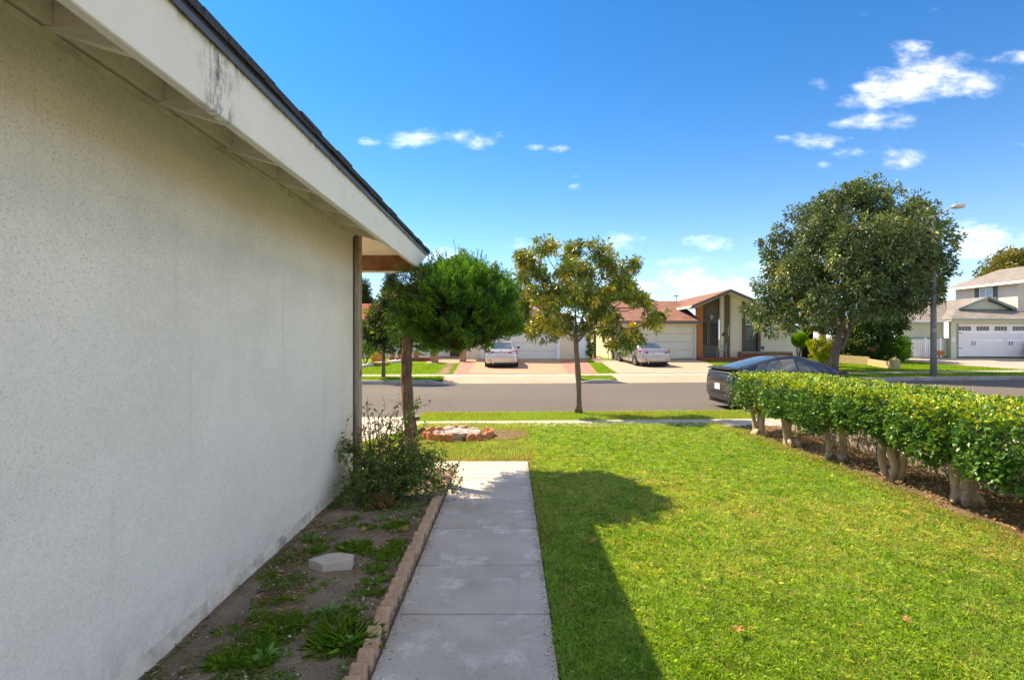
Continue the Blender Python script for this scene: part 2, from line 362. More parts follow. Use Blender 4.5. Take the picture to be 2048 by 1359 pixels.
def dirt_mat(name, c, c2):
    m, nt, b = new_mat(name); co = geo_pos(nt)
    base = ramp(nt, noise(nt, co, 3.2, 9, .7), [(.3, c2), (.7, c)])
    g = noise(nt, co, 70, 4, .8)
    base = mixc(nt, 1, base, ramp(nt, g, [(.3, (.45,) * 3), (.68, (1.05,) * 3)]), 'MULTIPLY')
    w = noise(nt, co, 130, 2, .5)
    base = mixc(nt, ramp(nt, w, [(.70, (0, 0, 0)), (.74, (.6,) * 3)]), base, (.5, .47, .42))
    nt.links.new(base, b.inputs['Base Color']); b.inputs['Roughness'].default_value = .95; b.inputs['Specular IOR Level'].default_value = .1
    bump(nt, b, mixc(nt, .5, g, noise(nt, co, 18, 5, .7)), .9, .03); return m
M['bed'] = dirt_mat('dark_bed_soil', (.46, .365, .27), (.18, .13, .09))
M['hedge_dirt'] = dirt_mat('brown_hedge_soil', (.30, .205, .135), (.19, .115, .07))
M['lot'] = surf('bare_ground', (.20, .17, .12), .2, .5, .95, .3, 20, .1)
# masonry
M['edge_brick'] = surf('tan_edging_brick', (.52, .34, .235), .2, 14, .9, .6, 70, .15, world=True, fine=.25, fscale=200)
M['terracotta'] = surf('orange_scallop_edging', (.50, .20, .10), .2, 18, .85, .3, 60, .2)
M['rock'] = surf('grey_rock', (.42, .38, .33), .4, 9, .9, .8, 40, .15, dirt=(.13, .11, .09), dscale=12, dlo=.5, dhi=.65)
M['white_rock'] = surf('white_border_rock', (.55, .52, .47), .3, 5, .9, .6, 30, .15)
M['paver'] = surf('grey_paver', (.52, .47, .41), .1, 10, .9, .4, 90, .15, fine=.15)
M['cmu'] = surf('tan_concrete_block', (.38, .30, .22), .15, 8, .92, .5, 60, .15, fine=.15)
M['cmu_y'] = surf('yellow_concrete_block', (.52, .40, .22), .12, 6, .92, .4, 50, .15)
M['mortar'] = surf('mortar', (.28, .24, .19), .15, 10, .95, .3, 60, .1)
M['brick_orange'] = surf('orange_brick', (.60, .20, .07), .25, 9, .85, .4, 50, .15)
M['brick_brown'] = surf('brown_brick', (.50, .27, .15), .35, 7, .85, .4, 50, .15)
M['brick_red'] = surf('red_brick', (.30, .09, .06), .3, 7, .85, .4, 50, .15)
M['paint_white'] = surf('white_paint', (.86, .86, .86), .04, 2, .5, .05, 20, .3)
M['paint_bluewhite'] = surf('white_gate_paint', (.84, .86, .90), .04, 2, .5, .05, 20, .3)
M['garage_cream'] = surf('cream_garage_paint', (.86, .80, .68), .03, 1, .45, 0, 20, .3)
M['garage_a'] = surf('offwhite_garage_paint', (.84, .77, .67), .03, 1, .45, 0, 20, .3)
M['dark_brown'] = surf('dark_brown_paint', (.09, .068, .06), .2, 4, .5, .1, 30, .3)
M['fascia_brown'] = surf('grey_brown_fascia', (.17, .135, .125), .15, 4, .5, .1, 30, .3)
M['screen_dark'] = surf('dark_screen_mesh', (.020, .019, .024), .2, 4, .4, 0, 30, .4)
M['post_brown'] = surf('rustic_brown_post', (.19, .12, .09), .35, 6, .8, .5, 20, .2)
M['green_trim'] = surf('grey_green_trim', (.25, .32, .27), .1, 4, .6, 0, 30, .3)
M['iron'] = surf('black_iron', (.02, .02, .022), .2, 10, .45, 0, 30, .4)
M['dark'] = surf('dark_interior', (.012, .011, .012), .2, 4, .9)
M['shutter'] = surf('slate_shutter', (.09, .11, .125), .1, 4, .6)
def roofmat(name, c, c2, sx=3.2, sy=7.0, tile=False):
    m, nt, b = new_mat(name); co = geo_pos(nt)
    mp = N(nt, 'ShaderNodeMapping'); nt.links.new(co, mp.inputs[0]); mp.inputs['Scale'].default_value = (1, 1, 1)
    br = N(nt, 'ShaderNodeTexBrick'); nt.links.new(mp.outputs[0], br.inputs[0])
    br.inputs['Color1'].default_value = (*c, 1); br.inputs['Color2'].default_value = (*c2, 1); br.inputs['Mortar'].default_value = (*tuple(x * .45 for x in c), 1)
    br.inputs['Scale'].default_value = 1; br.inputs['Brick Width'].default_value = 1 / sx; br.inputs['Row Height'].default_value = 1 / sy
    br.inputs['Mortar Size'].default_value = .012 if not tile else .03
    cc = mixc(nt, 1, br.outputs[0], ramp(nt, noise(nt, co, 1.2, 7, .7), [(.3, (.75,) * 3), (.7, (1.1,) * 3)]), 'MULTIPLY')
    cc = mixc(nt, 1, cc, ramp(nt, noise(nt, co, 14, 3, .7), [(.3, (.75,) * 3), (.65, (1.05,) * 3)]), 'MULTIPLY')
    nt.links.new(cc, b.inputs['Base Color']); b.inputs['Roughness'].default_value = .95; b.inputs['Specular IOR Level'].default_value = .1
    bump(nt, b, br.outputs['Fac'], -.6, .03); return m
M['roof_brown'] = roofmat('red_brown_shingles', (.36, .19, .145), (.27, .135, .105))
M['roof_grey'] = roofmat('grey_brown_shingles', (.33, .305, .28), (.25, .23, .21))
M['roof_tile'] = roofmat('terracotta_tiles', (.42, .14, .085), (.33, .10, .06), 3.6, 3.0, True)
def brickstrip(name, c, c2, mort):
    m, nt, b = new_mat(name); co = geo_pos(nt)
    br = N(nt, 'ShaderNodeTexBrick'); nt.links.new(co, br.inputs[0])
    br.inputs['Color1'].default_value = (*c, 1); br.inputs['Color2'].default_value = (*c2, 1); br.inputs['Mortar'].default_value = (*mort, 1)
    br.inputs['Scale'].default_value = 1; br.inputs['Brick Width'].default_value = .16; br.inputs['Row Height'].default_value = .42; br.inputs['Mortar Size'].default_value = .010
    nt.links.new(br.outputs[0], b.inputs['Base Color']); b.inputs['Roughness'].default_value = .9
    bump(nt, b, br.outputs['Fac'], -.4, .01); return m
M['brickband'] = brickstrip('pink_paving_brick', (.36, .105, .075), (.43, .16, .12), (.46, .30, .23))
M['glass'] = surf('window_glass', (.035, .045, .055), .1, 1, .06, 0, 1, .6)
M['glass_pale'] = surf('curtained_glass', (.32, .38, .42), .15, 3, .1, 0, 1, .6)
M['car_glass'] = surf('tinted_car_glass', (.05, .07, .085), .1, 1, .04, 0, 1, .9)
M['rubber'] = surf('tyre_rubber', (.02, .02, .02), .2, 8, .8)
M['rim'] = surf('alloy_rim', (.45, .46, .48), .1, 8, .3, metal=.8)
def paint(name, c, metal=.6, rough=.28, dirt=None):
    m = surf(name, c, .04, 3, rough, 0, 1, .5, world=False, metal=metal, dirt=dirt, dscale=3, dlo=.62, dhi=.75)
    b = m.node_tree.nodes['Principled BSDF']; b.inputs['Coat Weight'].default_value = .6; b.inputs['Coat Roughness'].default_value = .06; return m
M['car_silver'] = paint('champagne_silver_paint', (.58, .57, .56))
M['car_grey'] = paint('silver_grey_paint', (.40, .40, .40))
M['car_dark'] = paint('charcoal_paint', (.055, .058, .068), .7, .25)
M['car_white'] = paint('white_car_paint', (.75, .75, .75), 0, .3)
M['red_lamp'] = surf('red_lamp_lens', (.50, .012, .015), .1, 20, .15, 0, 1, .6)
M['plate'] = surf('number_plate', (.62, .64, .66), .05, 20, .5)
M['plate_ink'] = surf('plate_ink', (.03, .05, .16), .05, 20, .5)
M['black_plastic'] = surf('black_plastic', (.018, .018, .02), .1, 10, .5)
M['chrome'] = surf('chrome', (.6, .6, .62), .05, 10, .15, metal=1)
M['plastic_grey'] = surf('grey_plastic_chair', (.26, .30, .33), .05, 5, .5)
M['lamp_grey'] = surf('grey_lamp_metal', (.50, .50, .48), .1, 5, .45, metal=.2)
M['pole'] = surf('concrete_lamp_pole', (.22, .21, .20), .15, 4, .8, .3, 40, .2)
M['orange'] = surf('terracotta_pot', (.48, .16, .06), .15, 8, .7)
M['amber'] = surf('amber_clay', (.55, .24, .05), .25, 8, .7)
M['blue'] = surf('blue_sign', (.03, .14, .50), .1, 5, .4)
# plants
def bark(name, c, c2, s=(18, 18, 2.5), bs=1.0, dist=.03):
    m, nt, b = new_mat(name); co = coords(nt)
    f = noise(nt, co, 1.0, 8, .7, s)
    nt.links.new(ramp(nt, f, [(.3, c2), (.65, c)]), b.inputs['Base Color']); b.inputs['Roughness'].default_value = .95; b.inputs['Specular IOR Level'].default_value = .1
    bump(nt, b, f, bs, dist); return m
M['bark_jun'] = bark('shredding_juniper_bark', (.31, .185, .12), (.08, .045, .03), (26, 26, 3))
M['bark_mid'] = bark('smooth_brown_bark', (.23, .165, .12), (.12, .08, .06), (14, 14, 5), .5)
M['bark_big'] = bark('grey_brown_bark', (.20, .15, .12), (.11, .08, .065), (6, 6, 1.5), .6)
M['bark_hedge'] = bark('pale_tan_hedge_bark', (.64, .47, .31), (.30, .20, .125), (20, 20, 7), .6, .012)
M['twig'] = surf('thin_twig', (.15, .095, .065), .3, 20, .9, world=False)
M['leaf'] = leaf_mat('broad_leaf')
M['leaf_gloss'] = leaf_mat('glossy_leaf', .20, .42, .40)
M['leaf_jun'] = leaf_mat('juniper_foliage', .16, .6, .25, (1.2, 1.3, .5))
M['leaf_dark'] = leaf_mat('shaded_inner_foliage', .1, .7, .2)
M['grass'] = leaf_mat('grass_blade', .42, .55, .25, (1.25, 1.2, .45))
M['dryleaf'] = surf('fallen_dry_leaf', (.60, .36, .13), .35, 30, .8, world=False)
# ------------------------------------------------------------------ terrain
def sC(X): return .055 * X + (.0022 * X * X if X > 0 else 0)
def nearY(X): return 13.4 + .8 * sC(X)
def farY(X): return 23.0 + sC(X)
ROADZ = -.31
def interp(x, xs, ys):
    return float(np.interp(x, xs, ys))
def zfar(X, Y):
    d = Y - farY(X)
    z = interp(d, [0, .15, 1.6, 2.8, 6.5, 10, 13, 60], [-.16, -.15, -.09, -.08, -.02, .12, .25, .4])
    return z + interp(X, [20, 30], [0, .13]) * interp(d, [3, 9], [0, 1])
def znear(X, Y):
    n = Y - nearY(X)
    return interp(n, [-8, -2.95, -2.85, -1.6, -.15, 0], [0, -.03, -.155, -.165, -.185, -.19]) if n > -8 else 0.0
def strip(name, x0, x1, ya, yb, zf, mat, off=0, nx=None, ny=2, parent=None, kind='structure', th=0):
    """sheet between curves ya(X) and yb(X), draped on zf(X, Y)"""
    nx = nx or max(2, int(abs(x1 - x0) / 1.0) + 1)
    v, f = [], []
    for i in range(nx + 1):
        X = x0 + (x1 - x0) * i / nx
        a, b = ya(X), yb(X)
        for j in range(ny + 1):
            Y = a + (b - a) * j / ny
            v.append((X, Y, zf(X, Y) + off))
    for i in range(nx):
        for j in range(ny):
            a = i * (ny + 1) + j
            f.append((a, a + ny + 1, a + ny + 2, a + 1))
    o = mk(name, v, f, mat, parent)
    if kind: o['kind'] = kind
    return o
def ribbon(name, L, R, zf, mat, off=.006, n=3, parent=None, kind='structure', sub=3):
    """sheet between polylines L and R [(x,y)...] of equal length"""
    v, f = [], []
    pts = []
    for k in range(len(L) - 1):
        for s in range(sub):
            t = s / sub
            pts.append(((L[k][0] + (L[k + 1][0] - L[k][0]) * t, L[k][1] + (L[k + 1][1] - L[k][1]) * t),
                        (R[k][0] + (R[k + 1][0] - R[k][0]) * t, R[k][1] + (R[k + 1][1] - R[k][1]) * t)))
    pts.append((L[-1], R[-1]))
    for (a, b) in pts:
        for j in range(n + 1):
            x = a[0] + (b[0] - a[0]) * j / n; y = a[1] + (b[1] - a[1]) * j / n
            v.append((x, y, zf(x, y) + off))
    for i in range(len(pts) - 1):
        for j in range(n):
            a = i * (n + 1) + j; f.append((a, a + 1, a + n + 2, a + n + 1))
    o = mk(name, v, f, mat, parent)
    if kind: o['kind'] = kind
    return o

# base sheet to the horizon, under everything
tag(mk('ground', [(-500, -120, -.62), (500, -120, -.62), (500, 900, -.62), (-500, 900, -.62)], [(0, 1, 2, 3)], M['lot']), kind='structure')
# road
strip('road', -70, 80, lambda X: nearY(X) - .02, lambda X: farY(X) + .02, lambda X, Y: ROADZ + .05 * math.sin(math.pi * (Y - nearY(X)) / (farY(X) - nearY(X))), M['asphalt'], ny=8)
# ---- near side
FACE = lambda z: (lambda X, Y: z)
strip('near_verge', -2.0, 60, lambda X: nearY(X) - 1.6, lambda X: nearY(X) - .15, znear, M['lawn_far'], ny=3, nx=60)
strip('sidewalk', -70, 60, lambda X: nearY(X) - 2.85, lambda X: nearY(X) - 1.6, znear, M['conc'], off=.0, nx=100, ny=2)
strip('driveway_apron', -12, -2.0, lambda X: nearY(X) - 1.6, lambda X: nearY(X) + .02, lambda X, Y: interp(Y - nearY(X), [-1.6, 0.02], [-.165, ROADZ + .012]), M['conc'], ny=3)
strip('near_verge', -70, -12, lambda X: nearY(X) - 1.6, lambda X: nearY(X) - .15, znear, M['lawn_far'], ny=3)
# curbs: swept section with a height that drops at the driveways
def curb(name, Y0, inner, ranges, x0, x1, ztop, off=0):
    v, f = [], []
    n = int((x1 - x0) * 4)
    for i in range(n + 1):
        X = x0 + (x1 - x0) * i / n
        h = 1.0
        for (a, b) in ranges:
            if a < X < b: h = min(h, max(0, min(1, 1 - min(X - a, b - X) / 1.0)))
        zt = ROADZ + .018 + (ztop - ROADZ - .018) * (h * h * (3 - 2 * h))
        y = Y0(X)
        s = inner
        v += [(X, y - s * .02, ROADZ - .1), (X, y - s * .012, zt - .02), (X, y + s * .012, zt), (X, y + s * .16, zt + .002), (X, y + s * .16, ROADZ - .1)]
    for i in range(n):
        for j in range(4):
            a = i * 5 + j; f.append((a, a + 5, a + 6, a + 1))
    o = mk(name, v, f, M['curb']); o['kind'] = 'structure'; return o
curb('near_kerb', nearY, -1, [(-12.5, -1.5)], -70, 60, -.188)
FAR_APR = [(-2.9, 3.1), (4.6, 10.6), (27.0, 34.5)]
curb('far_kerb', farY, 1, [(a - .5, b + .5) for a, b in FAR_APR], -70, 80, -.145)
for i in range(14):
    X = -3.2 + i * 1.24
    strip('sidewalk_joint', X, X + .02, lambda X: nearY(X) - 2.84, lambda X: nearY(X) - 1.61, znear, M['mortar'], off=.004, nx=1, ny=2)
for i in range(22):
    X = -9.4 + i * 1.9
    strip('far_sidewalk_joint', X, X + .03, lambda X: farY(X) + 1.61, lambda X: farY(X) + 2.79, zfar, M['mortar'], off=.004, nx=1, ny=2)
# ---- far side
xs = [-70] + [x for r in FAR_APR for x in r] + [80]
for i in range(0, len(xs), 2):
    strip('far_verge', xs[i], xs[i + 1], lambda X: farY(X) + .15, lambda X: farY(X) + 1.6, zfar, M['lawn_far'], ny=2)
for (a, b) in FAR_APR:
    strip('driveway_apron', a, b, lambda X: farY(X) + .01, lambda X: farY(X) + 1.6,
          lambda X, Y: interp(Y - farY(X), [0.01, 1.6], [ROADZ + .02, -.09]), M['conc_b'], ny=3)
strip('far_sidewalk', -70, 80, lambda X: farY(X) + 1.6, lambda X: farY(X) + 2.8, zfar, M['conc'], nx=100)
strip('far_lots', -70, 80, lambda X: farY(X) + 2.8, lambda X: farY(X) + 60, zfar, M['lawn_far'], nx=150, ny=30)
Y28 = lambda X: farY(X) + 2.78
def fp(px, D): return (XP(px, D), D)
# drive A: salmon middle, brick bands
kA = dict(zf=zfar, off=.012)
ribbon('driveway', [(-1.95, 25.68), (-2.1, 30), (-2.3, 35.9)], [(2.75, 26.05), (2.95, 30), (3.2, 35.9)], zfar, M['conc_salmon'], off=.010, n=4)
ribbon('brick_band', [(-2.66, 25.66), (-2.84, 30), (-3.05, 34.4)], [(-1.955, 25.68), (-2.105, 30), (-2.255, 34.4)], zfar, M['brickband'], off=.012)
ribbon('brick_band', [(2.755, 26.05), (2.955, 30), (3.205, 35.9)], [(4.14, 26.1), (4.5, 30), (4.9, 35.9)], zfar, M['brickband'], off=.012)
ribbon('entry_path', [(-3.05, 34.41), (-3.1, 38)], [(-2.31, 34.41), (-2.35, 38)], zfar, M['conc_salmon'], off=.010)
ribbon('entry_path', [(-5.0, 32.6), (-5.4, 38)], [(-3.05, 32.6), (-3.1, 38)], zfar, M['conc_salmon'], off=.014)
ribbon('driveway', [(5.15, 26.15), (5.4, 30), (5.65, 35.8)], [(10.9, 26.6), (11.6, 30), (12.3, 35.8)], zfar, M['conc_b'], off=.010, n=5)
ribbon('side_path', [(5.2, 33.5), (5.5, 42)], [(5.66, 33.5), (6.6, 42)], zfar, M['conc_b'], off=.018)
ribbon('driveway', [(27.4, 29.0), (25.6, 34.0), (25.2, 37.2)], [(34.8, 30.4), (36.0, 34.0), (36.5, 37.2)], zfar, M['conc_c'], off=.010, n=5)
ribbon('driveway_joint', [(-2.0, 25.72), (-2.0, 25.78)], [(10.9, 26.52), (10.9, 26.58)], zfar, M['mortar'], off=.018, n=8)

# ---- our lot
LAWN_R = 4.22
def drive_edge(Y): return interp(Y, [6.0, 7.6, 8.6, 9.6, 10.6], [-4.6, -3.2, -2.36, -1.9, -1.68])
def zlot(X, Y): return znear(X, Y)
lotY1 = lambda X: nearY(X) - 2.86
# under sheet of the lot and the neighbour's side
strip('lot_ground', -30, -1.7, lambda X: -14, lotY1, zlot, M['conc'], off=-.03, ny=40, nx=20)
strip('lot_ground', 5.3, 60, lambda X: -14, lotY1, zlot, M['conc'], off=-.05, ny=30, nx=40)
# lawn sheet
v = []; f = []
rows = [(-14 + i) for i in range(15)] + [1 + .5 * i for i in range(13)] + [7.25 + .25 * i for i in range(14)]
rows = [r for r in rows if r < 10.5] + [10.52]
NXL = 14
for Y in rows:
    if Y < 7.22: xl = .235
    else: xl = drive_edge(Y)
    for j in range(NXL + 1):
        X = xl + (LAWN_R - xl) * j / NXL
        yy = Y if Y != 10.52 else lotY1(X)
        v.append((X, yy, zlot(X, yy) - .012))
for i in range(len(rows) - 1):
    for j in range(NXL):
        a = i * (NXL + 1) + j; f.append((a, a + 1, a + NXL + 2, a + NXL + 1))
tag(mk('lawn', v, f, M['lawn']), kind='structure')
tag(mk('lawn_edge_soil', [(.235, -14, -.05), (.30, -14, -.05), (.30, 7.3, -.05), (.235, 7.3, -.05)], [(0, 1, 2, 3)], M['bed']), kind='structure')
# lumpy soil sheets
def lumpy(name, x0, x1, y0, y1, mat, amp, base=0., step=.05, edge=None):
    nx = int((x1 - x0) / step); ny = int((y1 - y0) / step)
    gx, gy = np.meshgrid(np.linspace(x0, x1, nx + 1), np.linspace(y0, y1, ny + 1))
    ph = rng.uniform(0, 6.28, (12, 2)); kk = rng.normal(0, 1, (12, 2)) * np.linspace(2, 22, 12)[:, None]
    z = sum(np.sin(gx * kk[i, 0] + gy * kk[i, 1] + ph[i, 0]) / (1 + i * .5) for i in range(12)) * amp
    z += rng.normal(0, amp * .25, z.shape)
    e = np.minimum(np.minimum(gx - x0, x1 - gx) / .08, 1)
    z = base + z * np.clip(e, 0, 1)
    if edge is not None: z += edge(gx, gy)
    v = np.stack([gx, gy, z], -1).reshape(-1, 3)
    idx = np.arange((nx + 1) * (ny + 1)).reshape(ny + 1, nx + 1)
    f = np.stack([idx[:-1, :-1], idx[:-1, 1:], idx[1:, 1:], idx[1:, :-1]], -1).reshape(-1, 4)
    o = mk(name, v, f.tolist(), mat, smooth=True); o['kind'] = 'structure'; return o
lumpy('planting_bed', -1.74, -.76, .3, 6.52, M['bed'], .012, .015)
lumpy('hedge_bed', 4.08, 5.12, .5, 10.55, M['hedge_dirt'], .014, -.02, .06, edge=lambda gx, gy: np.interp(gy, [5, 10.55], [0, -.055]))
# walkway: one slab object for each slab
walk = thing('walkway', None, None, (-.2, 4, 0)); walk['kind'] = 'structure'
WL, WR = -.655, .232
ys = [-3.0, -1.2, -.35, .45, 1.2, 1.85, 2.50, 3.20, 3.885, 4.65, 5.45, 6.30, 7.18]
for i in range(len(ys) - 1):
    g = .006
    MB().box(WL, WR, ys[i] + g, ys[i + 1] - g, -.10, .0 + random.uniform(-.002, .002)).build('slab', M['walk'], walk, bev=.007, seg=2)
tag(mk('walkway_joint', [(WL - .1, -3, -.02), (WR - .004, -3, -.02), (WR - .004, 7.16, -.02), (WL - .1, 7.16, -.02)], [(0, 1, 2, 3)], M['bed']), kind='structure')
xb = [-.665, -1.6, -2.6, -3.7]
for i in range(3):
    MB().box(xb[i + 1] + .005, xb[i] - .005, 6.63, 7.175, -.10, .0).build('slab', M['walk'], walk, bev=.007, seg=2)

# ------------------------------------------------------------------ our house
HX = -1.72; HY = 6.02; WT = 2.735
house = thing('stucco_house', 'cream stucco house wall with deep eave rising along the left of the walkway', 'house', (HX, HY, 0))
m = MB(); m.box(-11, HX, -5, HY, .115, WT); m.build('wall', M['stucco'], house)
# footing, slightly recessed and uneven
v = []; f = []
n = 150
for i in range(n + 1):
    Y = -5 + (HY + 5 - .01) * i / n
    j = random.uniform(-.006, .006)
    v += [(HX - .012 + j * .4, Y, -.1), (HX - .006 + j, Y, .04 + j), (HX - .014 + j * .5, Y, .1145)]
for i in range(n):
    for j in range(2):
        a = i * 3 + j; f.append((a, a + 3, a + 4, a + 1))
mk('footing', v, f, M['footing'], house, smooth=True)
MB().box(-11, HX - .02, HY - .04, HY - .002, -.1, .1145).build('footing', M['footing'], house)
# corner trim post (brown inner + tan outer)
MB().box(HX - .02, HX + .010, HY + .001, HY + .035, .02, WT + .02).build('corner_trim', M['dark_brown'], house, bev=.004)
MB().box(HX - .10, HX + .062, HY + .036, HY + .15, .0, WT + .03).build('corner_post', M['post'], house, bev=.006)
# roof: shingles slab rising to the left
XE, ZE = -1.12, 2.46          # fascia outer face x, bottom z
PIT = .30
YEND = 7.42
FT = 2.725
def roofz(x): return FT + .012 + (XE - x) * PIT
MB().prism([(XE + .02, roofz(XE + .02) + 0.0), (XE + .02, roofz(XE + .02) + .03), (-6.5, roofz(-6.5) + .03), (-6.5, roofz(-6.5))], 'y', -5.5, YEND).build('roof_deck', M['shingle'], house)
MB().prism([(-6.5, roofz(-6.5)), (-6.5, roofz(-6.5) + .03), (-12, roofz(-6.5) - 1.6)], 'y', -5.5, YEND).build('roof_deck', M['shingle'], house)
# soffit boards (underside of deck), run along Y, one object for each
xb = np.linspace(HX - 1.6, XE - .042, 16)
for i in range(15):
    a, b = xb[i], xb[i + 1] - .004
    y0 = -5.4 if a > HX - .05 else HY + .0
    MB().prism([(a, roofz(a) - .02), (b, roofz(b) - .02), (b, roofz(b) - .003), (a, roofz(a) - .003)], 'y', y0, YEND - .08).build('soffit_board', M['soffit_wood'] if a < HX else M['rafter_wood'], house)
# rafters
rsp = .65
ry = [HY + .10 - .10 - rsp * k for k in range(0, 17)]
raft = None
for k, y in enumerate(ry):
    y0 = y - .10
    if k == 0: y0 = HY - .06
    a, b = HX + .001, XE - .042
    mb = MB().prism([(a, WT + .005), (b, WT + .005 - (b - a) * PIT), (b, roofz(b) - .022), (a, roofz(a) - .022)], 'y', y0, y0 + .045)
    mb.build('rafter', M['rafter_wood'], house, bev=.003)
# frieze blocks between rafters: set against the wall
for k in range(len(ry) - 1):
    y1 = (ry[k] - .10) if k else HY - .06
    y0 = ry[k + 1] - .10 + .045
    a = HX + .002
    MB().box(a, a + .04, y0 + .002, y1 - .002, WT + .012, roofz(a) - .03).build('frieze_block', M['rafter_wood'], house)
MB().box(HX + .0005, HX + .014, -5, HY, WT - .028, WT + .003).build('wall_trim', M['footing'], house)
# fascia in two boards with a butt joint, the far end cut on the slant
JY = 2.06
mb = MB(); mb.prism([(-5.5, ZE), (JY - .002, ZE), (JY - .002, FT), (-5.5, FT)], 'x', XE - .04, XE); mb.build('fascia_board', M['fascia'], house, bev=.004)
mb = MB(); mb.prism([(JY + .002, ZE), (6.72, ZE), (7.46, FT), (JY + .002, FT)], 'x', XE - .04, XE + .002); mb.build('fascia_board', M['fascia'], house, bev=.004)
MB().box(XE - .02, XE + .018, -5.5, 7.49, FT + .001, FT + .012).box(XE + .012, XE + .018, -5.5, 7.49, FT - .022, FT + .001).build('drip_edge', M['drip'], house)
# edge shingles, one object each, two layers
y = -5.5; k = 0
while y < 7.42:
    L = .305
    for lay in range(2):
        jx = random.uniform(-.006, .008); z0 = FT + .014 + lay * .026 + random.uniform(0, .002)
        yo = y + (.15 if lay else 0)
        if y < .3 and lay == 0:
            pass
        x1 = XE + .036 - lay * .008 + jx
        mb = MB().hexa([(XE - .34, yo + .002, z0 + .36 * PIT), (x1, yo + .002 + random.uniform(0, .006), z0), (x1 + random.uniform(-.004, .004), min(yo + L, 7.5) - .002, z0), (XE - .34, min(yo + L, 7.5) - .002, z0 + .36 * PIT)],
                       [(XE - .34, yo + .002, z0 + .02 + .36 * PIT), (x1 - .003, yo + .002, z0 + .024), (x1 - .003, min(yo + L, 7.5) - .002, z0 + .024 + random.uniform(0, .004)), (XE - .34, min(yo + L, 7.5) - .002, z0 + .02 + .36 * PIT)])
        mb.build('shingle', M['shingle'], house)
    y += L; k += 1
for k in range(3):
    ya = HY + .24 + k * .26 - (.20 if k == 0 else 0); yb_ = HY + .24 + k * .26 + .256
    zA = lambda Y: 2.775 - (Y - 6.2) * .135
    MB().hexa([(-4.6, ya, zA(ya) - .018), (-1.24, ya, zA(ya) - .018), (-1.24, yb_, zA(yb_) - .018), (-4.6, yb_, zA(yb_) - .018)], [(-4.6, ya, zA(ya)), (-1.24, ya, zA(ya)), (-1.24, yb_, zA(yb_)), (-4.6, yb_, zA(yb_))]).build('porch_soffit_board', M['soffit_wood'], house)
# rake board / brown beam at the far end of the overhang
MB().box(-4.6, XE - .045, 6.98, 7.04, 2.455, 2.665).build('beam', M['brown_beam'], house, bev=.006)
MB().box(-4.6, XE - .16, 6.975, 7.05, 2.435, 2.4545).build('beam_strip', M['white_wood'], house)

# garden edging: leaning bricks
edg = thing('brick_edging', 'row of small leaning tan bricks between the planting bed and the walkway', 'brick edging', (-.71, 4.3, 0))
y = .6; proto = []
while y < 6.35:
    zt = .066 + random.uniform(-.010, .010); ti = random.uniform(.05, .085)
    xo = random.uniform(-.006, .006)
    x0, x1 = -.752 + xo, -.672 + xo
    th = .068 + random.uniform(-.004, .004); lean = random.uniform(.012, .030)
    b4 = [(x0, y, -.05), (x1, y, -.05), (x1, y + th, -.05), (x0, y + th, -.05)]
    t4 = [(x0, y - lean, zt - .036), (x1, y - lean, zt - .036), (x1, y + th - lean, zt + random.uniform(.006, .014)), (x0, y + th - lean, zt + .010)]
    MB().hexa(b4, t4).build('brick', M['edge_brick'], edg, bev=.013, seg=3)
    y += .103
# ------------------------------------------------------------------ vegetation
def setcol(me, cols):
    a = me.color_attributes.new('Col', 'FLOAT_COLOR', 'POINT')
    c = np.ones((len(cols), 4)); c[:, :3] = cols
    a.data.foreach_set('color', c.ravel())
def raw(name, verts, tris, cols, mat, parent=None, smooth=False):
    """fast mesh from arrays of triangles"""
    if parent is not None: verts = verts - np.array(wloc(parent))
    me = bpy.data.meshes.new(name); nv, nf = len(verts), len(tris)
    me.vertices.add(nv); me.vertices.foreach_set('co', verts.astype(np.float32).ravel())
    me.loops.add(nf * 3); me.loops.foreach_set('vertex_index', tris.astype(np.int32).ravel())
    me.polygons.add(nf); me.polygons.foreach_set('loop_start', np.arange(0, nf * 3, 3, dtype=np.int32))
    me.polygons.foreach_set('loop_total', np.full(nf, 3, dtype=np.int32))
    me.materials.append(mat); me.update(calc_edges=True); me.validate()
    setcol(me, cols)
    o = bpy.data.objects.new(name, me); col.objects.link(o)
    if parent is not None: o.parent = parent
    return o
def unit(a): return a / (np.linalg.norm(a, axis=1, keepdims=True) + 1e-9)
def leafset(name, P, D, L, W, cols, mat, parent, fold=.35, droop=.15):
    """rhombic folded leaves: P base points, D directions, L lengths, W widths"""
    n = len(P); D = unit(D); S = unit(np.cross(D, rng.normal(0, 1, (n, 3)))); U = np.cross(S, D)
    L = np.broadcast_to(L, (n,))[:, None]; W = np.broadcast_to(W, (n,))[:, None]
    mid = P + D * L * .48
    a = mid + S * W * .5 + U * W * fold; b = mid - S * W * .5 + U * W * fold; t = P + D * L - np.array([0, 0, 1]) * L * droop
    V = np.stack([P, a, t, b], 1).reshape(-1, 3)
    i = np.arange(n)[:, None] * 4
    T = np.concatenate([i + [0, 1, 2], i + [0, 2, 3]], 0)
    return raw(name, V, T, np.repeat(cols, 4, 0), mat, parent)
LEAFGAIN = 1.55
def pick(palette, n, jitter=.18, w=None):
    p = np.array(palette) * LEAFGAIN; k = rng.choice(len(p), n, p=w)
    c = p[k] * (1 + rng.normal(0, jitter, (n, 1))); return np.clip(c * (1 + rng.normal(0, .05, (n, 3))), .003, 1)
def sph(n): return unit(rng.normal(0, 1, (n, 3)))
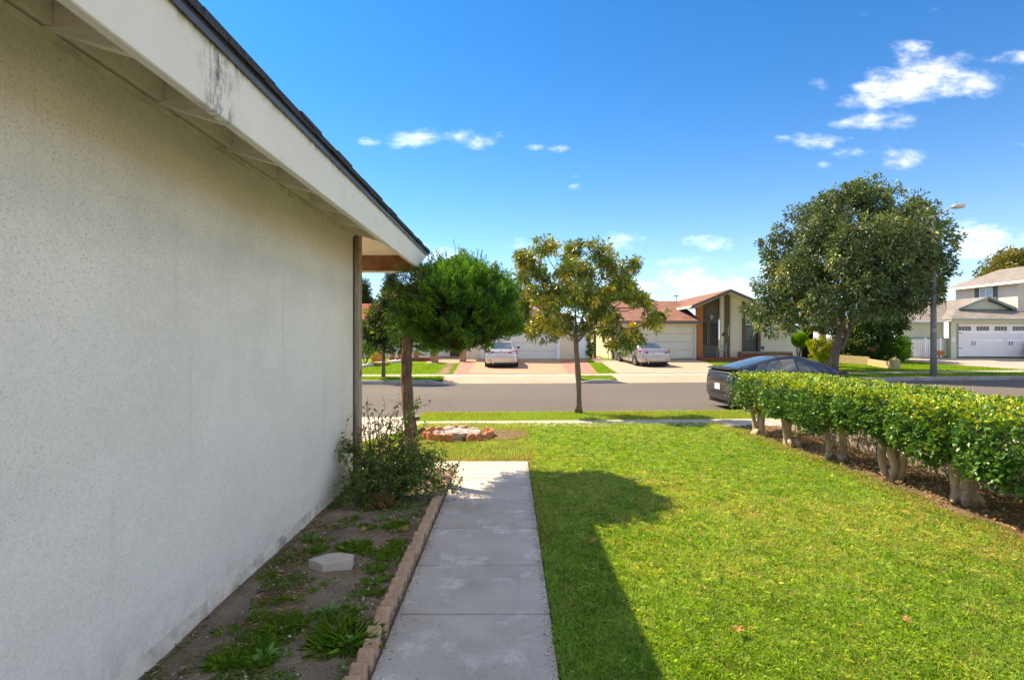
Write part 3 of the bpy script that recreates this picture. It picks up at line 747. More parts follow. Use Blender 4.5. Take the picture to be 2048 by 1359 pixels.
def limb(mb, a, b, r0, r1, seg=7, bend=.08, n=8, up=0):
    a, b = Vector(a), Vector(b); d = (b - a).length; pts = []; rs = []
    o1 = Vector(rng.normal(0, 1, 3)) * d * bend; o2 = Vector(rng.normal(0, 1, 3)) * d * bend * .4
    for i in range(seg + 1):
        t = i / seg; p = a.lerp(b, t) + o1 * math.sin(math.pi * t) + o2 * math.sin(2 * math.pi * t) + Vector((0, 0, up * d * math.sin(math.pi * t)))
        pts.append(p); rs.append(r0 + (r1 - r0) * t)
    mb.tube(pts, rs, n); return pts
def barky(o, amp, freq=9):
    """roughen a trunk mesh"""
    me = o.data; n = len(me.vertices); c = np.empty(n * 3); me.vertices.foreach_get('co', c); c = c.reshape(-1, 3)
    nn = np.empty(n * 3); me.vertices.foreach_get('normal', nn); nn = nn.reshape(-1, 3)
    k = np.zeros(n)
    for i in range(8):
        w = rng.normal(0, 1, 3) * np.array([freq, freq, freq * .25]) * (1 + i * .6); k += np.sin(c @ w + rng.uniform(0, 6)) / (1 + .4 * i)
    c += nn * (k * amp * .5 + rng.normal(0, amp * .15, n))[:, None]
    me.vertices.foreach_set('co', c.ravel()); me.update()
def lobes_px(lst, D, cz=None):
    """[(px,py,rpx,dy)] seen at distance D -> centres, radii (metres)"""
    C = []; R = []
    for (px, py, r, dy) in lst:
        d = D + dy
        C.append((XP(px, D), d, ZP(py, D))); R.append(r * D / FPX)
    return np.array(C), np.array(R)
def clump_crown(name, C, R, nclump, nper, cr, L, W, palette, mat, parent, seed, up=.1, shell=(.55, 1.0), w=None, jit=.2, clumpjit=.18, flat=1., droop=.2):
    global rng
    rng = np.random.default_rng(seed)
    k = rng.choice(len(C), nclump, p=R ** 2 / np.sum(R ** 2))
    dirs = sph(nclump); rad = rng.uniform(shell[0], shell[1], nclump)
    cc = C[k] + dirs * (R[k] * rad)[:, None] * np.array([1, 1, flat])
    crr = cr * rng.uniform(.7, 1.3, nclump)
    n = nclump * nper
    kk = np.repeat(np.arange(nclump), nper)
    off = sph(n) * (rng.uniform(0, 1, n) ** .5)[:, None]
    P = cc[kk] + off * crr[kk][:, None]
    D = off * 1.0 + dirs[kk] * .5 + np.array([0, 0, up]) + rng.normal(0, .35, (n, 3))
    cl = pick(palette, nclump, clumpjit, w); base = cl[kk] * (1 + rng.normal(0, jit, (n, 1)))
    lv = L * rng.uniform(.7, 1.25, n)
    return leafset(name, P, D, lv, lv * (W / L), np.clip(base, .003, 1), mat, parent, droop=droop), cc

# ---- lollipop juniper in the bed
jun = thing('juniper_tree', 'lollipop-clipped juniper with round green crown on a bare stubby trunk beside the house corner', 'tree', (-1.20, 6.4, 0))
rng = np.random.default_rng(3)
mb = MB()
tp = []
for i in range(30):
    t = i / 29; z = -.05 + 1.85 * t
    Y = 6.4 + .35 * t * t
    px = np.interp(z, [0, .5, .9, 1.3, 1.8], [826, 822, 815, 812, 820])
    tp.append(((px - CX) * Y / FPX, Y, z))
mb.tube(tp, [.074 - .016 * (i / 29) + (.03 if i < 2 else 0) for i in range(30)], 26)
o = mb.build('trunk', M['bark_jun'], jun, smooth=True); barky(o, .009, 22)
stubs = [(.52, .09, .10, .035), (.66, .05, .02, .03), (.80, .05, .02, .028), (.36, .04, .05, .02)]
for (z, dx, dz, r) in stubs:
    i = min(29, int((z + .05) / 1.85 * 29)); p = Vector(tp[i])
    MB().tube([p + Vector((.03, -.02, 0)), p + Vector((.06 + dx * .5, -.04, dz * .5)), p + Vector((.07 + dx, -.05, dz))], [r * .9, r * .75, r * .7], 9).build('branch_stub', M['bark_jun'], jun, smooth=False)
JC = np.array([-.64, 6.98, 1.95]); JR = np.array([.78, .86, .62])
mb = MB(); top = Vector(tp[-1])
for i in range(16):
    d = sph(1)[0]; d[2] = abs(d[2]) * .6 + .12
    e = JC + d * JR * .75; e[2] = max(e[2], 1.85); limb(mb, top + Vector((0, 0, random.uniform(-.12, 0))), Vector(e), .028, .008, 6, .05, 6)
mb.build('limbs', M['bark_jun'], jun, smooth=True)
def surf_r(d):
    """lumpy crown radius factor"""
    return 1 + .07 * np.sin(d[:, 0] * 5 + 1) * np.sin(d[:, 1] * 6) + .05 * np.sin(d[:, 2] * 9 + d[:, 0] * 7) + .035 * np.sin(d[:, 0] * 17 + d[:, 2] * 13)
cl = sph(430); clr = 1 + rng.normal(0, .055, 430)
ns = 6000; kc = rng.integers(0, 430, ns); d = unit(cl[kc] + rng.normal(0, .075, (ns, 3)))
# bare dead patch towards the house
hole = np.array([-.68, -.66, .42]); hole /= np.linalg.norm(hole)
keep = (d @ hole < .975) | (rng.random(len(d)) < .12); d = d[keep]; kc = kc[keep]; ns = len(d)
q4 = 1 / (np.abs(d[:, 0]) ** 2.7 + np.abs(d[:, 1]) ** 2.7 + np.abs(d[:, 2]) ** 2.7) ** (1 / 2.7)
dc = np.linalg.norm(d - cl[kc], axis=1)
rr = np.where(d[:, 2] > 0, 1, .35 + .65 * q4) * surf_r(d) * clr[kc] * (rng.uniform(.80, 1.0, ns) - .7 * dc); JRb = np.where(d[:, 2:3] < 0, JR * [1, 1, .80], JR)
sp = JC + d * JRb * rr[:, None]
sdir = unit(d * .75 + np.array([0, 0, .75]) + rng.normal(0, .22, (ns, 3)))
per = 34; kk = np.repeat(np.arange(ns), per); n = len(kk)
t = rng.uniform(0, 1, n); L0 = rng.uniform(.07, .14, ns)
side = unit(np.cross(sdir[kk], rng.normal(0, 1, (n, 3))))
P = sp[kk] + sdir[kk] * (t * L0[kk])[:, None] + side * (.028 * (1 - t))[:, None]
D = sdir[kk] * .9 + side * .55
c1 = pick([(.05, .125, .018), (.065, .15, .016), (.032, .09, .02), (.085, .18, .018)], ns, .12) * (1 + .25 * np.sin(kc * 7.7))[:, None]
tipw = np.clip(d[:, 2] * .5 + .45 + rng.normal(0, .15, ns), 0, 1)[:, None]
c1 = c1 * np.where(d[:, 2:3] > .3, 1.4, 1)  # sunlit crown top painted in: upper sprays get a brighter leaf colour
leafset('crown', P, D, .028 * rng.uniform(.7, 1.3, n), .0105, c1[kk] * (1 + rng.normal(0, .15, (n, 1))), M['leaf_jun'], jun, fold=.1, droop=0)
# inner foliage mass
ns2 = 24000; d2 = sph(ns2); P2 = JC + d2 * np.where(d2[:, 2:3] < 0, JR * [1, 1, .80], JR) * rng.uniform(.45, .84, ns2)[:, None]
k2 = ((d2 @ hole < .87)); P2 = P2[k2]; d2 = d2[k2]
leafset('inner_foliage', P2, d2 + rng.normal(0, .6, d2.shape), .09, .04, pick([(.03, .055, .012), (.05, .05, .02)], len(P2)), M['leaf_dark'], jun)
# upright shoots on top
mb_p = []; mb_d = []
for i in range(60):
    a = rng.uniform(-.8, .55); b = rng.uniform(-.6, .6)
    zz = math.sqrt(max(0, 1 - (a / 1.0) ** 2 - b * b)); base = JC + JR * np.array([a, b, zz]) * .95
    h = rng.uniform(.10, .24) * (1.3 - abs(a))
    ln = rng.normal(0, .12, 2)
    for q in range(26):
        t = q / 26; mb_p.append(base + np.array([ln[0] * t * h, ln[1] * t * h, t * h]) + rng.normal(0, .004 * (1.3 - t), 3) * 2)
        mb_d.append(np.array([rng.normal(0, .35), rng.normal(0, .35), 1]))
mb_p = np.array(mb_p); leafset('top_shoots', mb_p, np.array(mb_d), .03, .008, pick([(.07, .15, .02)], len(mb_p)), M['leaf_jun'], jun, fold=.1, droop=0)
# ragged foliage lobe on the house side + dead twigs
hp = JC + hole * JR * .8
mb = MB()
for i in range(70):
    a = hp + rng.normal(0, .13, 3); b = a + (hole * .5 + rng.normal(0, .5, 3)) * .16
    limb(mb, a, b, .004, .0015, 3, .15, 4)
mb.build('dead_twigs', M['post_brown'], jun)['kind'] = 'stuff'
pp = []; dd = []
for i in range(34):
    t = i / 33; c = np.array([XP(798 - 8 * math.sin(t * 5), 6.7), 6.7, ZP(690 - 150 * t, 6.7)])
    for q in range(60):
        o3 = rng.normal(0, .045, 3); pp.append(c + o3); dd.append(o3 * 8 + np.array([0, 0, .5]))
pp = np.array(pp); keep = (pp[:, 2] > 1.50)
leafset('side_shoot', pp[keep], np.array(dd)[keep], .035, .011, pick([(.03, .085, .010), (.045, .12, .012)], int(keep.sum())), M['leaf_jun'], jun, fold=.1)

# ---- thorny shrub at its foot
shr = thing('sprawling_shrub', 'straggly thorny shrub with arching bare stems and small leaves at the foot of the juniper', 'shrub', (-1.30, 5.35, 0))
rng = np.random.default_rng(11)
mb = MB(); LP = []; LD = []
def stem(a, b, arch, r, leafy, out=True, n=12):
    a = Vector(a); b = Vector(b); pts = []
    w = Vector(rng.normal(0, .035, 3)); w2 = Vector(rng.normal(0, .02, 3))
    for i in range(n + 1):
        t = i / n; p = a.lerp(b, t) + Vector((0, 0, arch * math.sin(math.pi * min(1, t * 1.05)))) + w * math.sin(5 * t) + w2 * math.sin(13 * t); pts.append(p)
    mb.tube(pts, [r * (1 - .75 * i / n) for i in range(n + 1)], 5)
    for i in range(2, n):
        for q in range(leafy):
            if rng.random() < .9:
                p = pts[i].lerp(pts[i + 1], rng.random()); LP.append(np.array(p) + rng.normal(0, .022, 3)); LD.append(rng.normal(0, 1, 3) + np.array([0, 0, .3]))
    for q in range(3):      # side twigs
        i = rng.integers(3, n); p = pts[i]; e = p + Vector(rng.normal(0, .09, 3)) + Vector((0, 0, .02))
        mb.tube([p, p.lerp(e, .5) + Vector(rng.normal(0, .01, 3)), e], [r * .35, r * .25, r * .12], 4)
        for s in range(leafy * 2): LP.append(np.array(p.lerp(e, rng.random())) + rng.normal(0, .015, 3)); LD.append(rng.normal(0, 1, 3))
    return pts
root = (-1.28, 5.35, 0)
def rt(): return (root[0] + rng.normal(0, .05), root[1] + rng.normal(0, .06), 0)
for (px, py, D, arch, lf) in [(650, 930, 5.6, .35, 5), (662, 900, 5.5, .25, 4), (700, 870, 5.6, .1, 3), (690, 960, 5.2, .2, 4), (745, 800, 5.9, .1, 1), (765, 835, 5.9, .15, 2),
                              (800, 810, 6.0, .1, 3), (840, 805, 6.1, .08, 4), (850, 850, 6.1, .1, 4), (880, 880, 6.0, .15, 6), (905, 915, 5.9, .2, 7), (917, 960, 5.8, .35, 7), (900, 1000, 5.4, .30, 8),
                              (720, 1000, 5.1, .15, 6), (780, 870, 5.8, .2, 2), (820, 900, 5.7, .2, 7), (860, 930, 5.6, .2, 8), (840, 980, 5.3, .2, 8), (770, 960, 5.3, .25, 6), (690, 1010, 5.0, .2, 6),
                              (870, 1000, 5.3, .2, 8), (740, 900, 5.7, .2, 1), (725, 860, 5.9, .25, 1), (800, 860, 5.9, .15, 1), (885, 955, 5.8, .1, 8), (750, 850, 5.6, .3, 1)]:
    for s in range(3):
        e = (XP(px, D) + rng.normal(0, .05), D + rng.normal(0, .08), max(.06, ZP(py, D) + rng.normal(0, .05)))
        stem(rt(), e, arch + rng.normal(0, .05), .0075, lf)
for s in range(60):      # thicket low
    a = rng.uniform(0, 6.28); r = rng.uniform(.1, .42)
    e = (root[0] + .05 + r * math.cos(a) * 1.05, root[1] + .25 + r * math.sin(a), rng.uniform(.08, .48))
    stem(rt(), e, rng.uniform(.02, .15), .005, 2)
mb.build('stems', M['twig'], shr)
LP = np.array(LP); LD = np.array(LD); k = LP[:, 0] > HX + .02
k &= LP[:, 2] > .015
leafset('foliage', LP[k], LD[k], .036 * rng.uniform(.6, 1.35, int(k.sum())), .023, pick([(.055, .13, .022), (.075, .17, .025), (.04, .09, .02), (.13, .15, .04)], int(k.sum()), .2), M['leaf'], shr)
# dry grassy clump in its middle
pp = np.array([[-1.2 + rng.normal(0, .04), 5.15 + rng.normal(0, .04), 0] for _ in range(260)]); dd = np.stack([rng.normal(0, .35, 260), rng.normal(0, .35, 260), np.ones(260)], 1)
leafset('dry_blades', pp, dd, .22, .006, pick([(.25, .15, .07), (.12, .12, .04)], 260), M['leaf'], shr, droop=.2)

# ---- hedge
HP = [(4.25, 9.41), (4.33, 8.5), (4.40, 7.46), (4.50, 6.47), (4.55, 5.5), (4.60, 4.5), (4.60, 3.5), (4.6, 2.5)]
hl = ['hedge shrub with short stout trunk at the street end, beside the parked charcoal car',
      'hedge shrub with pale double trunk, second from the street end of the clipped hedge',
      'hedge shrub with gnarled grey leaning trunk, third from the street end of the hedge',
      'hedge shrub with three shaded stems in the middle of the clipped hedge',
      'hedge shrub with thick pale forked trunk and buttress root nearest the lawn corner',
      'hedge shrub with leaves hanging low at the right edge of the photo',
      'hedge shrub just outside the right edge, next after the low hanging leaves', 'last hedge shrub nearest the camera, outside the right edge']
for i, (hx, hy) in enumerate(HP):
    rng = np.random.default_rng(100 + i); random.seed(100 + i)
    zb = -.02 + interp(hy, [5, 10.5], [0, -.05])
    h = thing('hedge_shrub', hl[i], 'hedge', (hx, hy, zb), 'clipped hedge shrubs along the right side of the lawn')
    mb = MB()
    ns = [3, 2, 3, 4, 2, 3, 3, 3][i]
    for s in range(ns):
        a = 6.28 * s / ns + rng.uniform(0, 1.) + (1.2 if i == 4 else 0); sp = .045 if ns > 2 else .04
        p0 = Vector((hx + sp * math.cos(a), hy + sp * math.sin(a) * 1.2, zb - .04)); p1 = Vector((hx + .13 * math.cos(a), hy + .13 * math.sin(a), zb + .52))
        r = .040 if i not in (3,) else .034
        if i == 4: r = .054
        pts = []; rs = []
        w = Vector(rng.normal(0, .02, 3))
        for q in range(15):
            t = q / 14; p = p0.lerp(p1, t) + w * math.sin(4 * t); pts.append(p); rs.append(r * (1.35 - .5 * t + (.55 * max(0, 1 - t * 6))))
        mb.tube(pts, rs, 14)
    for s in range(4):
        a = rng.uniform(0, 6.28); p0 = Vector((hx + .05 * math.cos(a), hy + .05 * math.sin(a), zb + .09)); p1 = Vector((hx + .17 * math.cos(a), hy + .17 * math.sin(a), zb - .03))
        mb.tube([p0, p0.lerp(p1, .6) + Vector((0, 0, .015)), p1], [.05, .035, .012], 9)
    o = mb.build('trunk', M['bark_hedge'], h, smooth=True); barky(o, .012, 16)
    mb = MB()
    for s in range(16):
        a = rng.uniform(0, 6.28); e = (hx + .15 + rng.uniform(-.45, .5), hy + rng.uniform(-.5, .5), rng.uniform(.5, .82))
        limb(mb, (hx + .12 * math.cos(a), hy + .14 * math.sin(a), zb + .42), e, .02, .006, 5, .08, 6)
    mb.build('branches', M['bark_hedge'], h)
    # foliage: clipped box with a rounded ragged underside
    y0, y1 = hy - .54, hy + .54
    if i == 0: y1 = hy + .72
    x0, x1 = 3.97, 5.22
    def low(x, y): return .37 + .05 * math.sin(3 * y + i) + (-.05 if i == 4 else 0)
    n = 11000 if i > 2 else 8500
    P = []; D = []
    U = rng.random((n, 6))
    for q in range(n):
        u = U[q]
        y = y0 + (y1 - y0) * u[0]
        if i == 0 and y > hy + .45: sq = (y - hy - .45) / .27
        else: sq = 0
        zt = .975 + .018 * math.sin(y * 5.1) + .015 * math.sin(y * 13 + 2); gapy = max(0, (abs(y - hy) - .36) / .18); zl = (.43 if i > 2 else .37) + .05 * math.sin(2.9 * y + 1) + .06 * gapy + .05 * math.sin(y * 9) + .03 * math.sin(y * 23)
        if i == 5: zl = .34 + .03 * math.sin(11 * y)
        if i == 0: zl = .33
        if i == 1: zl = .36
        xl = x0 + .05 * math.sin(y * 2.2) + .04 * math.sin(y * 6.3 + 1) + .13 * gapy ** 1.5
        face = u[1]
        zt -= .035 * gapy
        if face < .42:      # top
            x = xl + .08 + (x1 - xl - .1) * u[2]; z = zt - .10 * u[3] ** 1.5 + .03 * (u[5] ** 4)
            ed = min(1, (x - xl) / .14); z -= .05 * (1 - ed); nrm = (0, 0, 1)
        elif face < .80:    # side facing the lawn
            z = zl + (zt - zl) * u[2]; bulge = .07 * math.sin(math.pi * (z - zl) / (zt - zl)); x = xl + .08 - bulge + .12 * u[3] ** 1.3 + .11 * max(0, math.sin(y * 17 + 3 * math.sin(z * 11)) * math.sin(z * 19 + 2 * math.sin(y * 7)) + .1 * math.sin(y * 41)); nrm = (-1, 0, .15)
            if u[2] < .2: x += .22 * (1 - u[2] / .2) * u[4]
        elif face < .90:    # inside / underside
            x = xl + .1 + (x1 - xl - .1) * u[2]; z = zl + .05 + .2 * u[3]; nrm = (0, 0, -.6)
        else:
            x = x1 - .14 * u[3]; z = zl + (zt - zl) * u[2]; nrm = (1, 0, .15)
        if sq: x = x0 + .15 * sq + (x - x0) * (1 - .25 * sq); z = z
        if i == 0 and u[4] < .10: y = hy + .74 - .08 * u[3]; nrm = (0, 1, 0); 
        P.append((x, y, z)); D.append(nrm)
    P = np.array(P); Dn = np.array(D)
    Dd = Dn * .75 + rng.normal(0, .6, (n, 3)) + np.array([0, 0, .25])
    topw = np.clip((P[:, 2] - .80) / .14, 0, 1) * (Dn[:, 2] > -.1)
    patch = np.clip(.5 + .9 * np.sin(P[:, 1] * 7 + P[:, 2] * 9) * np.sin(P[:, 2] * 11 + P[:, 1] * 3.3), 0, 1)
    young = (rng.random(n) < np.clip(topw * .72 + patch * .20, 0, 1))
    cold = pick([(.045, .120, .030), (.065, .165, .035), (.035, .095, .030), (.10, .19, .045)], n, .2)
    cnew = pick([(.20, .30, .03), (.29, .33, .035), (.13, .26, .03), (.36, .32, .04)], n, .15, [.33, .30, .22, .15])
    cc = np.where(young[:, None], cnew, cold)
    lv = np.where(young, .040, .052) * rng.uniform(.7, 1.25, n)
    leafset('foliage', P, Dd, lv, lv * .62, cc, M['leaf_gloss'], h, fold=.22, droop=.1)
# low hanging spray at the right edge
# ---- street tree in the near verge
rng = np.random.default_rng(21); random.seed(21)
TD = 13.0
st = thing('young_street_tree', 'young slender street tree with airy olive and yellow leaves on the near verge', 'tree', (XP(1155, TD), TD, -.15))
mb = MB(); pts = []; rs = []
for i in range(14):
    t = i / 13; py = 824 - (824 - 662) * t; px = 1157 + 1.8 * math.sin(t * 5.2) - 4 * t
    pts.append((XP(px, TD), TD, ZP(py, TD))); rs.append(.070 - .014 * t + (.03 if i == 0 else 0))
mb.tube(pts, rs, 12); o = mb.build('trunk', M['bark_mid'], st, smooth=True); barky(o, .008, 14)
mb = MB()
LB = [(1048, 520, 18, .1), (1047, 548, 18, .2), (1050, 600, 22, .1), (1048, 640, 18, .2), (1062, 517, 26, .3), (1088, 500, 24, -.3), (1080, 545, 30, .5), (1065, 590, 26, -.3), (1132, 545, 32, -.4), (1145, 505, 20, .4), (1152, 492, 16, .2), (1190, 505, 26, -.4), (1217, 500, 18, .3),
      (1175, 540, 32, .5), (1205, 535, 26, -.5), (1245, 545, 22, .2), (1263, 530, 15, -.2), (1240, 572, 22, -.5), (1215, 580, 24, .6), (1120, 585, 40, .3), (1160, 595, 38, -.6), (1262, 590, 24, .4), (1280, 600, 18, 0),
      (1060, 640, 24, .2), (1090, 650, 30, -.5), (1125, 640, 34, .6), (1060, 665, 14, -.1), (1165, 650, 26, .4), (1195, 620, 30, -.3), (1225, 650, 30, .3), (1245, 680, 26, -.3), (1270, 665, 22, .5),
      (1298, 640, 22, -.2), (1315, 633, 18, 0), (1285, 680, 12, .2), (1225, 690, 15, -.3), (1300, 605, 16, .2), (1098, 610, 26, -.6), (1260, 686, 16, .1)]
C, R = lobes_px(LB, TD)
fork = Vector(pts[-1])
mains = []
for tgt in [(1100, 600, .1), (1080, 640, -.2), (1150, 560, .2), (1200, 560, -.3), (1225, 615, .3), (1240, 655, -.1)]:
    e = Vector((XP(tgt[0], TD), TD + tgt[2], ZP(tgt[1], TD))); b = Vector(pts[-1 - random.randint(0, 2)])
    ps = limb(mb, b, e, .030, .015, 8, .05, 8, up=.05); mains += ps[3:]
for c in C:
    cv = Vector(c); b = min(mains, key=lambda p: (p - cv).length + .0)
    limb(mb, b, cv, .017, .005, 6, .08, 6, up=-.03)
mb.build('limbs', M['bark_mid'], st, smooth=True)
_, cc = clump_crown('crown', C, R, 900, 28, .10, .098, .036, [(.11, .165, .035), (.17, .21, .04), (.27, .255, .035), (.42, .31, .03), (.07, .12, .035)], M['leaf_gloss'], st, 5, up=.0, shell=(.15, 1.0), w=[.28, .26, .20, .12, .14], droop=.25)
mb = MB(); 
for c in cc[::3]:
    k = int(np.argmin(np.linalg.norm(C - c, axis=1))); limb(mb, C[k], c, .005, .002, 3, .1, 4)
mb.build('twigs', M['bark_mid'], st)

# ---- large broadleaf tree across the street
rng = np.random.default_rng(31); random.seed(31)
BD = 28.2
bt = thing('large_broadleaf_tree', 'large dense dark green tree with wide dome crown and forked trunk across the street', 'tree', (XP(1665, BD), BD, zfar(XP(1665, BD), BD)))
mb = MB()
def bp(px, py, dy=0): return Vector((XP(px, BD), BD + dy, ZP(py, BD)))
T1 = [bp(1664, 745), bp(1666, 725), bp(1671, 700), bp(1678, 670), bp(1683, 640), bp(1690, 610), bp(1688, 570), bp(1695, 520)]
mb.tube(T1, [.31, .245, .21, .155, .13, .12, .10, .06], 14)
mb.tube([bp(1673, 703, .05), bp(1685, 696, .1), bp(1694, 675, .1), bp(1703, 640, .1), bp(1712, 610, .2), bp(1740, 560, .4)], [.16, .14, .12, .105, .09, .05], 12)
mb.tube([bp(1700, 655, .1), bp(1712, 640, -.2), bp(1735, 622, -.5), bp(1770, 605, -.8)], [.09, .08, .07, .04], 8)
mb.tube([bp(1682, 660), bp(1668, 652, -.3), bp(1648, 636, -.6), bp(1620, 610, -1)], [.10, .085, .07, .04], 8)
mb.tube([bp(1685, 640), bp(1670, 620, .4), bp(1655, 590, .8)], [.10, .09, .06], 8)
mb.tube([bp(1688, 640), bp(1676, 622, -.3), bp(1668, 600, -.6)], [.09, .08, .05], 8)
o = mb.build('trunk', M['bark_big'], bt, smooth=True); barky(o, .02, 5)
LB = [(1700, 420, 55, 0), (1730, 395, 38, -.6), (1718, 378, 22, .4), (1770, 410, 40, .6), (1650, 440, 50, .4), (1620, 470, 52, -1.2), (1795, 440, 48, -.8), (1822, 470, 42, .7), (1842, 500, 32, 0), (1822, 415, 20, 0),
      (1585, 510, 50, .6), (1570, 545, 42, -1.4), (1620, 550, 62, 1.8), (1640, 520, 60, -2.6), (1700, 500, 75, 2.2), (1700, 510, 70, -3.0), (1765, 500, 60, -2.6), (1790, 520, 62, 1.8), (1825, 545, 40, -1.2),
      (1545, 600, 36, 0), (1525, 620, 26, .6), (1560, 635, 30, -1.0), (1600, 610, 46, -2.2), (1610, 600, 46, 2.0), (1650, 600, 50, -3.0), (1700, 580, 60, 2.8), (1710, 590, 50, -3.2), (1760, 585, 50, -2.4), (1780, 590, 44, 2),
      (1815, 588, 26, .4), (1845, 582, 18, -.8), (1868, 582, 13, 0), (1888, 577, 8, .2), (1520, 572, 14, 0), (1592, 645, 20, .2), (1640, 632, 18, 1.4), (1745, 618, 26, -1.4), (1775, 612, 24, .8), (1862, 465, 14, 0), (1866, 538, 12, .3), (1525, 650, 16, 0), (1550, 660, 14, .3),
      (1560, 470, 20, 0), (1540, 490, 16, .4), (1605, 425, 20, .5), (1590, 430, 12, -.2), (1640, 410, 20, -.5), (1680, 395, 20, 0), (1790, 385, 18, .3)]
C, R = lobes_px(LB, BD)
R = R * .93
clump_crown('crown', C, R, 2700, 27, .24, .18, .085, [(.060, .095, .038), (.078, .118, .042), (.10, .145, .045), (.050, .080, .040), (.17, .19, .05)], M['leaf_gloss'], bt, 6, up=.05, shell=(.5, 1.04), w=[.3, .3, .16, .18, .06])
mb = MB()
for c in C:
    b = min(T1[4:] + [bp(1712, 610, .2), bp(1735, 575, .4), bp(1648, 636, -.6), bp(1655, 590, .8), bp(1770, 605, -.8)], key=lambda p: (p - Vector(c)).length)
    limb(mb, b, Vector(c), .055, .02, 6, .06, 6)
mb.build('limbs', M['bark_big'], bt, smooth=True)

def tree(name, label, D, trunk, lobes, nclump, nper, cr, L, W, pal, w=None, tr=.12, base=None, group=None, mat='leaf', bk='bark_big', seed=1, shell=(.4, 1.0), droop=.2):
    """background tree: trunk [(px,py)...] and lobes [(px,py,r,dy)] seen at D"""
    global rng
    rng = np.random.default_rng(seed)
    pts = [Vector((XP(p[0], D), D, ZP(p[1], D))) for p in trunk]
    o = thing(name, label, 'tree', tuple(pts[0]), group)
    mb = MB(); mb.tube(pts, [tr * (1 - .4 * i / (len(pts) - 1)) for i in range(len(pts))], 10)
    C, R = lobes_px(lobes, D)
    for c in C: limb(mb, pts[-1], Vector(c), tr * .35, tr * .1, 5, .06, 6)
    mb.build('trunk', M[bk], o, smooth=True)
    clump_crown('crown', C, R, nclump, nper, cr, L, W, pal, M[mat], o, seed, shell=shell, w=w, droop=droop)
    return o
DKP = [(.035, .06, .02), (.05, .08, .022), (.07, .10, .025)]
tree('verge_tree', 'small round dark tree with thin trunk on the far verge left of the juniper', 24.1, [(767, 754), (767, 720), (768, 690)],
     [(770, 650, 40, 0), (745, 660, 30, .4), (800, 650, 35, -.4), (740, 640, 22, 0), (760, 620, 26, .2), (790, 615, 22, 0), (770, 600, 16, 0), (750, 680, 20, 0), (800, 680, 24, 0), (820, 660, 24, .3), (775, 690, 14, 0)],
     420, 26, .20, .14, .065, [(.03, .05, .02), (.05, .075, .022), (.14, .17, .025)], [.5, .3, .2], .09, bk='bark_mid', seed=41)
def conetree(name, label, D, px, ytop, ybase, rpx, seed, pal, tr=.15):
    lob = []
    n = 9
    for i in range(n):
        t = i / (n - 1); py = ytop + (ybase - ytop) * t * .9; r = rpx * (.25 + .75 * t)
        lob += [(px + random.uniform(-1, 1) * r * .6, py, r * .55, 0), (px + random.uniform(-1, 1) * r * .5, py, r * .5, r * .02), (px, py + 3, r * .6, -r * .02)]
    return tree(name, label, D, [(px, 716), (px, ybase), (px, ytop + 12)], lob, 500, 22, .34, .30, .06, pal, seed=seed, tr=tr)
conetree('dark_pine', 'dark pine rising above the left house roof behind the juniper', 48, 785, 535, 640, 34, 42, [(.015, .035, .014), (.025, .05, .018)])
conetree('dark_pine', 'low dark evergreen at the corner post of the near house, beyond the street', 46, 727, 566, 640, 26, 43, [(.018, .042, .014), (.03, .06, .018)])
conetree('dark_pine', 'tall dark evergreen hidden mostly behind the juniper crown', 52, 850, 540, 640, 44, 44, [(.018, .042, .014), (.03, .06, .018)])
tree('backyard_tree', 'round green tree rising behind the red brown shingle roof', 50, [(1250, 716), (1250, 620)], [(1235, 600, 26, 0), (1262, 590, 24, 1), (1275, 605, 18, 0), (1225, 590, 18, -1), (1245, 575, 14, 0), (1282, 595, 10, 0), (1200, 600, 20, 0)],
     380, 24, .42, .30, .14, [(.03, .085, .025), (.05, .12, .03), (.06, .10, .03)], seed=45)
tree('backyard_tree', 'olive tree crown rising behind the two storey house at the right edge', 56, [(2010, 716), (2010, 560)], [(2010, 545, 36, 0), (2040, 530, 36, 1), (1975, 560, 24, 0), (1955, 572, 16, 0), (2075, 530, 40, 0), (2045, 512, 18, 0), (2015, 525, 18, 0), (2110, 540, 40, 1)],
     600, 24, .45, .32, .15, [(.12, .11, .03), (.08, .09, .028), (.15, .14, .04)], seed=46)
tree('side_yard_tree', 'dark glossy tree behind the picket fence between the two right houses', 35.5, [(1760, 712), (1760, 670)], [(1755, 660, 36, 0), (1785, 650, 30, .6), (1725, 665, 34, -.4), (1770, 630, 24, 0), (1735, 635, 24, .3), (1800, 640, 16, 0), (1700, 675, 24, .5), (1745, 690, 26, -.3)],
     520, 24, .30, .20, .10, [(.018, .045, .016), (.03, .065, .02), (.045, .09, .025)], seed=47)
tree('side_yard_tree', 'small pale green tree over the arched entry between cream house and picket fence', 36.5, [(1650, 712), (1650, 670)], [(1625, 648, 15, 0), (1650, 645, 18, 0), (1675, 650, 18, .3), (1640, 640, 12, 0), (1690, 645, 16, 0)],
     160, 22, .22, .16, .08, [(.10, .17, .03), (.08, .13, .03), (.17, .20, .04)], seed=48)
def bush(name, label, D, lobes, n, per, cr, L, W, pal, seed, cat='bush', stem=True, flat=1., group=None, w=None, shell=(.6, 1.0)):
    global rng
    rng = np.random.default_rng(seed)
    C, R = lobes_px(lobes, D)
    c0 = C.mean(0); zb = zfar(c0[0], D) if D > 20 else 0
    o = thing(name, label, cat, (c0[0], D, zb), group)
    mb = MB()
    for c in C: limb(mb, (c0[0] + random.uniform(-.05, .05), D, zb - .05), Vector(c), .035, .012, 5, .08, 6)
    mb.build('stem', M['bark_mid'], o, smooth=True)
    clump_crown('foliage', C, R, n, per, cr, L, W, pal, M['leaf'], o, seed, shell=shell, flat=flat, w=w); return o
